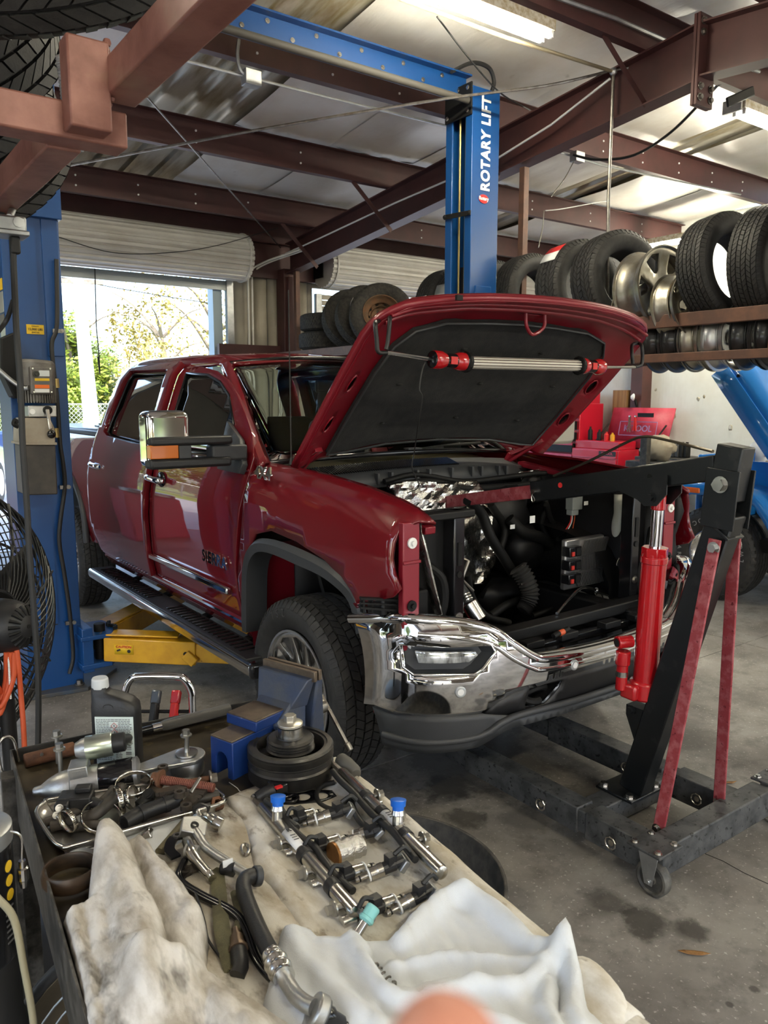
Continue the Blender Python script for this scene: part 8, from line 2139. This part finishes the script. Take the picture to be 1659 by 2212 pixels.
bracket('thin_bracket', 'small rusty tab bracket with a pin hole under the fitting', [T(395, 1892, .008), T(412, 1878, .018), T(428, 1872, .02)], .024, .003, [T(402, 1882, .014)], M_brk)['group'] = 'small brackets on the towel'
MB().tube([V((p.x, p.y, p.z)) for p in [T(530 + 8 * math.cos(k * .5), 1836 + 12 * math.sin(k * .5), .010) for k in range(13)]], .0035, 8, closed=True).build('metal_ring', M_steel, label='plain steel ring lying on the stained towel edge', cat='ring')
# thick hose with crimps and flange end
th_ = thing('pressure_hose', 'thick black pressure hose with an aluminium crimp and flanged end', 'hose', T(560, 2000, .03))
hp1 = bez([T(556, 1893, .030), T(540, 1893, .036), T(527, 1905, .036), T(530, 1935, .034), T(560, 2010, .034), T(590, 2068, .038)], 7)
MB().tube(hp1, .0125, 18).build('hose_body', M_blackp, th_, smooth=60)
MB().tube([T(562, 1892, .030), T(548, 1893, .033)], .0165, 20).build('hose_cuff', M_greyp, th_, bevel=.002)
ca_, cb3 = T(588, 2064, .038), T(614, 2112, .042); dcr = cb3 - ca_
prf = []
for k in range(25): prf.append(ca_ + dcr * (k / 24))
MB().tube(prf, [.0155 + .0022 * math.cos(k / 24 * 6 * PI) * (1 if 2 < k < 22 else 0) for k in range(25)], 20).build('crimp_ferrule', M_alum_b, th_, smooth=50)
MB().tube(bez([cb3, T(626, 2132, .044), T(640, 2152, .046), T(660, 2168, .050), T(678, 2176, .052)], 6), .0105, 16).build('aluminium_pipe', M_alum, th_, smooth=60)
fl0 = T(676, 2178, .052); fdir = (T(735, 2208, .03) - fl0).normalized()
FM = fr(fl0, (0, 0, 1), fdir)
flg = MB().lathe([(0, 0), (.021, 0), (.021, .016), (0, .016)], 28, FM).prism([(-.05, -.013), (0, -.016), (0, .016), (-.05, .013)], 0, .013, FM).build('flange', M_alum, th_, bevel=.003, smooth=40)
MB().lathe([(0, .014), (.0155, .014), (.0155, .018), (.0125, .019), (.0125, .026), (.010, .03), (.0085, .044), (.0045, .048), (.004, .062), (0, .062)], 20, FM).build('black_plug', M_blackg, th_, smooth=40)
MB().lathe([(.014, .016), (.018, .016), (.018, .018), (.014, .018)], 24, FM, closed=True).build('seal', M_greyp, th_)
# braided strap, sensor, twin thin hoses
bs_ = thing('braided_hose', 'flat olive braided sleeve hose running down the towel', 'hose', T(475, 1980, .012))
bp = bez([T(468, 1880, .012), T(474, 1940, .018), T(480, 2010, .018), T(498, 2082, .012), T(506, 2100, .008)], 6)
mm = MB(); hwd = V((.97, -.2, 0)) * .0125; vs = []
for p in bp: vs += [p - hwd, p + V((0, 0, .006)), p + hwd, p - V((0, 0, .006))]
mm.add(vs, [(4 * i + k, 4 * i + (k + 1) % 4, 4 * (i + 1) + (k + 1) % 4, 4 * (i + 1) + k) for i in range(len(bp) - 1) for k in range(4)])
mm.build('sleeve', mat('olive braid', (.20, .185, .10), .75, noise_col=(.12, .11, .065), scale=30, bump=1, bscale=700), bs_, smooth=70)
MB().tube(bez([T(505, 1930, .012), T(516, 1975, .016), T(512, 2010, .018)], 5), .006, 10).build('side_sleeve', MATS['olive braid'], bs_)
os_ = thing('oxygen_sensor', 'brown oxygen sensor with a black boot beside the braided hose', 'sensor', T(515, 2060, .02))
oa, ob = T(509, 2008, .018), T(520, 2090, .018); od = ob - oa
MB().tube([oa, oa + od * .2, oa + od * .22, oa + od * .5, oa + od * .52, oa + od * .6], [.006, .0065, .010, .011, .0145, .0145], 16).build('sensor_body', mat('heat browned steel', (.16, .11, .075), .4, .7), os_, smooth=25)
MB().tube([oa + od * .6, oa + od * .85, oa + od * 1.0, T(512, 2108, .014)], [.0125, .0125, .0115, .0115], 14).build('boot', M_blackp, os_, smooth=30)
for k in range(2):
    hose('thin_hose', 'thin black hose of the pair curving down the towel, %s one' % ('upper' if k else 'lower'), [T(398 + 3 * k, 1858, .02), T(384 + 5 * k, 1900 - 3 * k, .014), T(430 + 5 * k, 1935 - 4 * k, .016), T(500 + 5 * k, 1972 - 4 * k, .020), T(528 + 6 * k, 2010 - 3 * k, .018), T(550 + 6 * k, 2070 - 2 * k, .016), T(586 + 5 * k, 2116 - 3 * k, .012), T(612 + 4 * k, 2132 - 3 * k, .010)], .0052, M_blackg, (), None, 'hose', False)
wire('loose_wire', 'thin black wire trailing beside the folded towel', [T(422, 1930, .02), T(440, 1985, .03), T(450, 2030, .02), T(478, 2070, .012), T(505, 2108, .01)], .0022, M_cordblack)

# ---- fuel rails -------------------------------------------------------------
def fuel_rail(name, label, ends, plug_t, plug_side, inj, bolts, bands, label_t):
    a, b = ends
    r = thing(name, label, 'fuel rail', a.lerp(b, .5))
    d = (b - a); dn = d.normalized(); sd2 = V((-dn.y, dn.x, 0)).normalized()
    body = MB().tube([a, a + dn * .006, b - dn * .006, b, b + dn * .003], [.0095, .0125, .0125, .0115, .006], 22).build('rail_tube', M_steel, r, smooth=40)
    MB().cyl(a - dn * .03, a + dn * .012, .0085, n=6).cyl(a - dn * .045, a - dn * .02, .006, n=12).build('rail_fitting', M_steel, r)
    p = a + d * plug_t; up2 = (V((0, 0, 1)) * .9 + dn * -.15 + sd2 * .1).normalized()
    nk = MB().tube([p, p + up2 * .024, p + up2 * .026, p + up2 * .034], [.011, .010, .0125, .0105], 18).build('port_neck', M_alum_b, r, smooth=30)
    MB().tube([p + up2 * .032, p + up2 * .040, p + up2 * .041, p + up2 * .052, p + up2 * .053], [.0105, .0105, .0135, .0145, .0115], 20).build('blue_cap', M_blueplug, nk, smooth=25)
    for t in bands:
        q = a + d * t; MB().cyl(q - dn * .009, q + dn * .009, .0142, n=20).build('cable_tie', M_blackp, r)
    q = a + d * label_t
    lb2 = MB(); N = 7
    lb2.grid(lambda u, v: q + dn * (u - .5) * .062 + (sd2 * math.sin((v - .5) * 2.2) * -1 + V((0, 0, 1)) * math.cos((v - .5) * 2.2)) * .0129, 2, N)
    lo2 = lb2.build('rail_label', M_print, r, solid=.0004)
    text('R', .014, fr(q - dn * .024 + V((0, 0, .0135)), sd2, (0, 0, 1)), M_ink, lo2, 'label_letter', .0002, .0004)
    for k in range(3): MB().bar(q + dn * (-.006 + .008 * k) + V((0, 0, .0135)) - sd2 * .005, q + dn * (-.006 + .008 * k) + V((0, 0, .0135)) + sd2 * .005, .003, .0004).build('label_line', M_inkgrey, lo2)
    # loom beside the tube
    sgn = plug_side
    lm = [a + sd2 * .018 * sgn + d * .0 + V((0, 0, .006))]
    for k in range(1, 8): lm.append(a + d * (k / 8) + sd2 * (.0185 + .003 * math.sin(k * 2)) * sgn + V((0, 0, .004 + .003 * math.sin(k * 1.7))))
    MB().tube(bez(lm, 5), .0065, 10).build('wiring_loom', M_cordblack, r, smooth=60)
    for (p0, p1) in inj:
        e = (p1 - p0); L = e.length; en = e / L
        ij = MB().tube([p0 + e * .42, p0 + e * .44, p0 + e * .55, p0 + e * .57, p0 + e * .70, p0 + e * .71, p0 + e * .76, p0 + e * .77, p0 + e * .98, p1], [.0085, .0115, .0115, .0105, .0105, .0085, .0075, .0042, .0042, .0036], 18).build('injector', M_steel, r, smooth=25)
        MB().tube([p0, p0 + e * .18, p0 + e * .19, p0 + e * .43], [.009, .009, .0105, .0105], 14).box(p0 + e * .28 + V((0, 0, .012)), (.016, .016, .016)).build('connector', M_blackp, ij, smooth=25)
        MB().cyl(p0 + e * .715, p0 + e * .745, .0112, n=18).build('seal_ring', M_white, ij)
        MB().cyl(p0 + e * .90, p0 + e * .93, .0050, n=12).build('tip_seal', M_dark, ij)
        MB().tube(bez([p0 + e * .2 + V((0, 0, .018)), p0 + V((0, 0, .024)), p0 - e * .12 + V((0, 0, .012))], 4), .004, 6).build('lead', M_cordblack, ij)
        MB().bar(p0 + e * -.02 - V((0, 0, .008)), p0 + e * .08 - V((0, 0, .0)), .03, .022, (0, 0, 1)).build('clip', M_galv, ij, bevel=.002)
    for q in bolts:
        bt3 = MB().cyl(q, q - sd2 * sgn * .028, .0052, n=10).build('rail_bolt', M_steeld, r)
        MB().lathe([(0, 0), (.012, 0), (.012, .003), (.0078, .004), (.0078, .012), (0, .012)], 6, fr(q - sd2 * sgn * .024, (0, 0, 1), -sd2 * sgn)).lathe([(.0, 0), (.0125, 0), (.0125, .0025), (0, .0025)], 22, fr(q - sd2 * sgn * .022, (0, 0, 1), -sd2 * sgn)).build('bolt_head', MATS['bolt zinc'], bt3)
        MB().cyl(q + V((0, 0, -.012)) + dn * .022, q + V((0, 0, -.012)) + dn * .022 - sd2 * sgn * .022, .010, n=16).build('rail_boss', M_alum_b, bt3)
    return r
HR = .028
La, Lb = T(566, 1742, HR), T(768, 1972, HR); Ra, Rb_ = T(736, 1668, .048), T(955, 1886, .046)
def lt(t): return La.lerp(Lb, t)
def rt(t): return Ra.lerp(Rb_, t)
sL = V((-(Lb - La).normalized().y, (Lb - La).normalized().x, 0))
fuel_rail('fuel_rail', 'left fuel rail on the towel, its round end plug facing the camera', (La, Lb), .20, 1, [(T(628, 1772, .026), T(692, 1752, .022)), (T(668, 1836, .026), T(752, 1806, .022)), (T(722, 1900, .026), T(808, 1868, .022)), (T(786, 1972, .026), T(873, 1936, .022))],
          [lt(.36) - sL * 0, lt(.64), lt(.93)], (.27 + .25, .80), .40)
fuel_rail('fuel_rail', 'right fuel rail along the towel edge, its end under the white towel', (Ra, Rb_), .62, -1, [(T(758, 1745, .040), T(654, 1780, .022)), (T(822, 1790, .040), T(744, 1812, .022)), (T(872, 1858, .040), T(768, 1902, .022)), (T(932, 1920, .038), T(836, 1974, .020))],
          [rt(.30), rt(.52), rt(.74)], (.30, .47, .69), .54)
# harness plugs at the left rail head, loop at the right rail head
hp_ = thing('wiring_harness', 'black harness with a taped connector looping at the head of the right fuel rail', 'harness', T(740, 1700, .03))
MB().tube(bez([T(765, 1690, .045), T(770, 1715, .03), T(760, 1735, .03), T(772, 1765, .032), T(800, 1800, .03)], 6), .0065, 10).build('loom', M_cordblack, hp_, smooth=60)
MB().tube(bez([T(762, 1712, .03), T(745, 1738, .02), T(718, 1748, .014), T(690, 1735, .012), T(684, 1712, .016), T(700, 1696, .02), T(722, 1690, .022)], 6), .0052, 10).build('loom_loop', M_cordblack, hp_, smooth=60)
MB().tube([T(736, 1640, .055), T(748, 1652, .052), T(768, 1668, .045), T(770, 1672, .044)], [.014, .017, .014, .010], 14).build('taped_plug', mat('grey tape', (.075, .07, .06), .6), hp_, smooth=30)
MB().box(T(752, 1680, .03), (.022, .03, .02)).build('clear_clip', MATS['milky plastic'], hp_, bevel=.003)
hp2 = thing('wiring_plug', 'black wiring plug and bent loom at the head of the left fuel rail', 'plug', T(560, 1718, .03))
MB().tube(bez([T(556, 1724, .03), T(575, 1712, .038), T(592, 1706, .04)], 4), .012, 12).build('boot', M_blackp, hp2)
MB().box(T(600, 1700, .038), (.03, .035, .022)).build('connector', M_blackg, hp2, bevel=.003)
MB().box(T(602, 1700, .050), (.014, .008, .004)).build('lock_tab', M_redink, hp2)
MB().tube(bez([T(575, 1730, .04), T(592, 1742, .04), T(612, 1765, .032), T(640, 1790, .03)], 5), .0078, 10).build('loom', M_cordblack, hp2, smooth=60)
MB().tube(bez([T(562, 1738, .02), T(566, 1770, .014), T(590, 1800, .012), T(604, 1815, .015)], 5), .0035, 8).build('side_lead', M_cordblack, hp2)
# gaskets, o-rings, foil sleeve, plug, spring
gk = MB(); gout = [(-.062, -.02), (-.02, -.028), (.04, -.022), (.068, -.005), (.06, .02), (.02, .026), (-.03, .022), (-.064, .016)]
gc = T(655, 1735, .0); gM = Matrix.Rotation(-.5, 4, 'Z')
gk.sheet(gout, lambda a, b: V((gc.x, gc.y, ZT + .014)) + gM @ V((a, b, 0)), .01, [circ(-.036, 0, .014, 14), circ(.0, 0, .015, 14), circ(.037, .0, .014, 14), circ(.058, .004, .004, 8), circ(-.056, 0, .003, 8)])
gk.build('gasket', M_blackg, label='flat black gasket with round holes below the pulley', cat='gasket', solid=.002)
for k, (x, y, r_, h) in enumerate(((612, 1714, .026, .016), (628, 1728, .018, .014))):
    MB().lathe([(r_ - .008, 0), (r_, 0), (r_, .007), (r_ - .008, .007)], 30, Matrix.Translation(T(x, y, h)), closed=True).build('rubber_seal', M_blackg, label=['larger black round seal beside the left rail head', 'smaller black round seal above the flat gasket'][k], cat='seal', bevel=.002, group='round seals by the gasket')
fo0, fo1 = T(722, 1846, .024), T(778, 1826, .022); fdv = fo1 - fo0
fsl = thing('foil_sleeve', 'crumpled foil covered sleeve with a brown round end between the rails', 'sleeve', fo0)
mm = MB(); mm.tube([fo0, fo0 + fdv * .03] + [fo0 + fdv * (.1 + .1 * k) for k in range(10)], [.021, .0215] + [.021 + .0015 * math.sin(k * 2.1) for k in range(10)], 24); 
mm.build('foil_wrap', mat('woven foil', (.68, .67, .63), .25, 1, bump=.8, bscale=160), fsl, smooth=60)
MB().lathe([(0, 0), (.019, 0), (.0215, -.002), (.0215, .003), (0, .003)], 28, fr(fo0, (0, 0, 1), -fdv)).build('brown_end', mat('burnt copper', (.24, .10, .025), .35, .6, noise_col=(.34, .17, .05), scale=20), fsl)
MB().bar(fo1 + V((0, 0, -.016)), T(798, 1838, .006), .03, .0015).build('foil_flap', MATS['woven foil'], fsl)
tp0, tp1 = T(775, 2012, .022), T(806, 1962, .044)
tpl = thing('capped_tube', 'steel tube with a teal plug poking out of the white towel', 'tube', tp0)
td_ = tp1 - tp0
MB().cyl(tp0 - td_ * .5, tp0 + td_ * .45, .0072, n=16).build('tube_body', M_chrome_soft, tpl)
MB().tube([tp0 + td_ * .40, tp0 + td_ * .46, tp0 + td_ * .48, tp0 + td_ * .60, tp0 + td_ * .63, tp0 + td_ * 1.02, tp0 + td_ * 1.08], [.0095, .0115, .0125, .0120, .0105, .0112, .0095], 20).build('teal_plug', M_tealplug, tpl, smooth=30)
sp_ = []
for k in range(60): a = k * .45; sp_.append(T(806, 2098, .012).lerp(T(846, 2140, .014), k / 59) + V((.009 * math.cos(a), 0, .009 * math.sin(a) + .004)))
MB().tube(sp_, .0016, 6).build('coil_spring', M_steeld, label='small coil spring half hidden under the white towel', cat='spring')
thr = [T(495, 1690, .003), T(512, 1702, .003), T(520, 1710, .003), T(545, 1712, .004)]
MB().tube(bez(thr, 5), .0009, 5).build('loose_thread', M_white, label='white loose thread on the greasy tray left of the pulley', cat='thread')
for k, (x, y) in enumerate(((702, 1906), (744, 1930), (880, 1885), (735, 1698))): 
    MB().ball(T(x, y, .009), .0032, 6, (1.3, .8, .6)).build('debris_crumb', M_dark, label=['dark crumb on the towel left of the third injector', 'dark crumb on the towel in front of the third injector', 'dark crumb on the towel beside the right rail', 'dark crumb below the taped connector'][k], cat='crumb', group='crumbs on the towel')

# ---- wire hook on the cart corner with an eye bolt ---------------------------------
hk_ = [T(33, 1702, .045), T(18, 1712, .03)]
wh = thing('wire_hook', 'bent steel wire hook hanging on the cart corner', 'hook', ct(0, .01, .9))
q0 = ct(.012, .012, .86)
MB().tube(bez([q0, ct(.004, .008, .912), ct(-.014, .012, .922), ct(-.028, .020, .905), ct(-.026, .028, .86), ct(-.018, .03, .845)], 5), .0032, 8).build('wire', M_steel, wh, smooth=60)
MB().lathe([(.006, 0), (.016, 0), (.016, .005), (.006, .005)], 20, Matrix.Translation(ct(-.020, .034, .838)), closed=True).build('eye_washer', M_steel, wh)

# ---- chrome handled charger behind the cart ---------------------------------------
chg = thing('battery_charger', 'wheeled battery charger with a chrome handle and two clamps behind the cart', 'charger', (.73, 2.10, 0))
h1, h2 = V((.655, 2.13, 0)), V((.805, 2.02, 0))
hz = .902; dch = (h2 - h1)
MB().tube(bez([h1 + V((0, 0, .45)), h1 + V((0, 0, .80)), h1 + V((0, 0, hz - .045)), h1 + dch * .10 + V((0, 0, hz - .008)), h1 + dch * .25 + V((0, 0, hz)), h1 + dch * .75 + V((0, 0, hz)), h1 + dch * .90 + V((0, 0, hz - .008)), h2 + V((0, 0, hz - .045)), h2 + V((0, 0, .80)), h2 + V((0, 0, .45))], 6), .0105, 14).build('handle', M_chrome, chg, smooth=60)
MB().cyl(h1 + dch * .05 + V((0, 0, .80)), h2 + V((0, 0, .80)), .005, n=10).build('cross_rod', M_dark, chg)
MB().box(((h1 + h2) / 2) + V((0, 0, .32)), (.24, .2, .42), None).build('charger_box', M_blackp, chg, bevel=.02)
for s in (-1, 1): MB().cyl((h1 + h2) / 2 + V((s * .13, 0, .09)), (h1 + h2) / 2 + V((s * .17, 0, .09)), .09, n=28).build('wheel', M_dark, chg, bevel=.01)
for t_, m_ in ((.42, M_cordblack), (.72, M_redink)):
    c = h1 + dch * t_ + V((0, 0, .80)); 
    k_ = MB().bar(c + V((-.005, -.01, -.03)), c + V((.012, .01, .045)), .022, .016).bar(c + V((-.015, -.02, -.03)), c + V((-.002, -.012, .03)), .02, .012).build('battery_clamp', m_, chg, bevel=.004)
    MB().bar(c + V((.004, 0, .02)), c + V((.016, .012, .055)), .026, .02).build('clamp_grip', mat('black clamp grip', (.05, .06, .07), .25, coat=.5) if m_ is M_cordblack else M_ram, k_, bevel=.005)
# ---- tub on the floor at the right of the cart ----------------------------------
tbc = V((1.36, 1.89, 0))
tb_ = [(.0, .012), (.33, .012), (.355, .03), (.385, .14), (.392, .152), (.402, .152), (.406, .145), (.40, .12), (.365, .01), (.355, .0), (0, 0)]
MB().lathe(tb_, 72, Matrix.Translation(tbc)).build('drain_tub', M_tub, label='wide round black tub on the floor beside the cart', cat='tub', smooth=40)
MB().lathe([(.391, .150), (.397, .1535), (.404, .1525), (.4065, .146), (.400, .1475)], 72, Matrix.Translation(tbc), closed=True).build('tub_rim', mat('scuffed tub rim', (.10, .092, .08), .7, noise_col=(.04, .037, .033), scale=14), bpy.data.objects['drain_tub'])
# ---- drum fan under the cart at the lower left ------------------------------------
dfc = _c + _ray(405, 2310) * 1.55; dax = (V((0, 0, .12)) - _f * .95 - _r * .15).normalized(); DM = fr(dfc, (0, 0, 1), dax)
df = thing('drum_fan', 'tan barrel fan with a black wire grille under the cart at lower left', 'fan', (dfc.x, dfc.y, 0))
MB().lathe([(.295, -.16), (.31, -.16), (.31, .14), (.295, .14)], 56, DM, closed=True).build('drum', mat('tan drum', (.22, .185, .13), .5, .2, noise_col=(.17, .14, .1), scale=6), df, smooth=40)
for z in (-.16, .14): MB().tube([DM @ V((.308 * math.cos(2 * PI * k / 56), .308 * math.sin(2 * PI * k / 56), z)) for k in range(56)], .012, 8, closed=True).build('rolled_edge', M_greyp, df, smooth=60)
gg = MB()
for r_ in [x * .022 for x in range(2, 13)]: gg.tube([DM @ V((r_ * math.cos(2 * PI * k / 48), r_ * math.sin(2 * PI * k / 48), .148)) for k in range(48)], .0022, 4, closed=True)
for k in range(8): a = 2 * PI * k / 8; gg.tube([DM @ V((0.04 * math.cos(a), .04 * math.sin(a), .145)), DM @ V((.275 * math.cos(a), .275 * math.sin(a), .145))], .0028, 4)
gg.build('grille', M_galv, df, smooth=60)
for k in range(4):
    a = 2 * PI * k / 4
    MB().grid(lambda u, v: DM @ V(((.05 + .2 * u) * math.cos(a + (v - .5) * .9), (.05 + .2 * u) * math.sin(a + (v - .5) * .9), (v - .5) * .1)), 4, 5).build('fan_blade', M_dark, df, solid=.003)
MB().cyl(DM @ V((0, 0, -.10)), DM @ V((0, 0, .08)), .06, n=20).build('motor', M_dark, df)
for s in (-1, 1): MB().bar(dfc + CEX * .16 * s + V((0, 0, -.24)), V((dfc.x, dfc.y, 0)) + CEX * .17 * s, .03, .2).build('foot', M_greyp, df)
# ---- black canister with pictograms at the left edge --------------------------------
cnc = V((.155, 1.38, 0)); can = thing('fluid_canister', 'tall black canister with yellow warning pictograms and a metal top at the left edge', 'canister', cnc)
RC = .066
MB().lathe([(0, 0), (RC * 1.1, 0), (RC * 1.1, .60), (RC, .62), (RC, .76), (0, .76)], 36, Matrix.Translation(cnc)).build('lower_body', M_cordblack, can, smooth=40)
MB().lathe([(RC, .74), (RC + .001, .745), (RC + .001, .935), (RC, .94)], 36, Matrix.Translation(cnc)).build('label_wrap', M_blackg, can, smooth=40)
MB().lathe([(RC, .938), (RC + .002, .94), (RC + .002, .965), (RC - .003, .968), (.03, .972), (.03, .99), (.025, .998), (0, .998)], 36, Matrix.Translation(cnc)).build('metal_top', M_galv, can, smooth=30)
for k, z in enumerate((.905, .880, .855)):
    a = -.35; d_ = V((math.cos(a - .35), math.sin(a - .35), 0))
    MB().lathe([(0, 0), (.0095, 0), (.0095, .0008), (0, .0008)], 20, fr(cnc + d_ * (RC + .001) + V((0, 0, z)), (0, 0, 1), d_)).build('pictogram', M_labelyel, can)
for k in range(7):
    d_ = V((math.cos(-.75), math.sin(-.75), 0)); MB().bar(cnc + d_ * (RC + .0012) + V((-.008, -.008, .835 - k * .010)), cnc + d_ * (RC + .0012) + V((.006, .006, .835 - k * .010)), .0008, .003).build('print_line', M_inkgrey, can)
vf = cnc + V((.075, -.03, .90)); MB().tube(bez([cnc + V((.045, -.03, .965)), cnc + V((.075, -.03, .945)), vf], 4), .0022, 6).build('hanger_wire', M_steel, can)
MB().tube([vf, vf - V((0, 0, .012)), vf - V((0, 0, .014)), vf - V((0, 0, .034)), vf - V((0, 0, .036)), vf - V((0, 0, .048))], [.006, .006, .009, .009, .0075, .006], 12).build('air_fitting', M_alum_b, can, smooth=20)
rd = MB().box(cnc + V((.02, .06, .99)), (.05, .05, .10)).build('red_valve', M_ram, can, bevel=.01)
MB().tube(bez([on_y(-10, 1935, 1.2), on_y(30, 1985, 1.2), on_y(52, 2090, 1.2), on_y(70, 2190, 1.2), on_y(75, 2260, 1.2)], 6), .0055, 8).build('clear_hose', mat('cloudy hose', (.33, .30, .2), .3), label='cloudy hose hanging at the lower left edge', cat='hose', smooth=60)
# ---- the photographer's hand: one fingertip reaches into the bottom of the picture -----
def skin_hand():
    d0 = .088
    tip = _c + _ray(955, 2168) * d0; base = _c + _ray(985, 2900) * (d0 + .012)
    ax_ = (base - tip).normalized(); sd_ = _r - ax_ * _r.dot(ax_); sd_.normalize(); out_ = ax_.cross(sd_)
    if out_.dot(_f) < 0: out_ = -out_
    vs = []; es = []; rs = []
    def chain(pts, rad, root=None):
        prev = root
        for p, q in zip(pts, rad):
            vs.append(p); rs.append(q)
            if prev is not None: es.append((prev, len(vs) - 1))
            prev = len(vs) - 1
        return prev
    palm = base + ax_ * .035
    vs.append(palm + ax_ * .03); rs.append(.026); root = 0
    wr_ = chain([palm + ax_ * .075, palm + ax_ * .15, palm + ax_ * .26], [.024, .027, .034], root)
    def finger(off, L, curl, r0):
        b = palm + sd_ * off
        e1 = b - ax_ * L * .45; e2 = e1 - ax_ * L * .30 * math.cos(curl) + out_ * L * .30 * math.sin(curl); e3 = e2 - ax_ * L * .25 * math.cos(curl * 1.9) + out_ * L * .25 * math.sin(curl * 1.9)
        chain([b, e1, e2, e3], [r0 * 1.15, r0, r0 * .92, r0 * .72], root)
    chain([palm, base, tip.lerp(base, .55), tip.lerp(base, .22), tip], [.0105, .0092, .0086, .0084, .0066], root)
    finger(.021, .070, -1.0, .0088); finger(.041, .064, -1.2, .0084); finger(.060, .054, -1.3, .0074)
    tb0 = palm + ax_ * .03 - sd_ * .028; chain([tb0, tb0 - sd_ * .022 - ax_ * .022 + out_ * .01, tb0 - sd_ * .030 - ax_ * .052 + out_ * .022, tb0 - sd_ * .026 - ax_ * .078 + out_ * .03], [.014, .0115, .0105, .0085], root)
    me = bpy.data.meshes.new('hand'); me.from_pydata([tuple(v) for v in vs], es, [])
    o = bpy.data.objects.new('hand', me); COL.objects.link(o)
    sk = o.modifiers.new('skin', 'SKIN'); sk.use_smooth_shade = True
    sb_ = o.modifiers.new('sub', 'SUBSURF'); sb_.levels = 2; sb_.render_levels = 2
    for i, q in enumerate(rs): me.skin_vertices[0].data[i].radius = (q, q)
    me.skin_vertices[0].data[0].use_root = True
    me.materials.append(mat('skin', (.55, .25, .18), .5, noise_col=(.5, .21, .15), scale=60))
    tag(o, 'blurred pinkish fingertip of the photographer at the bottom edge', 'hand')
skin_hand()
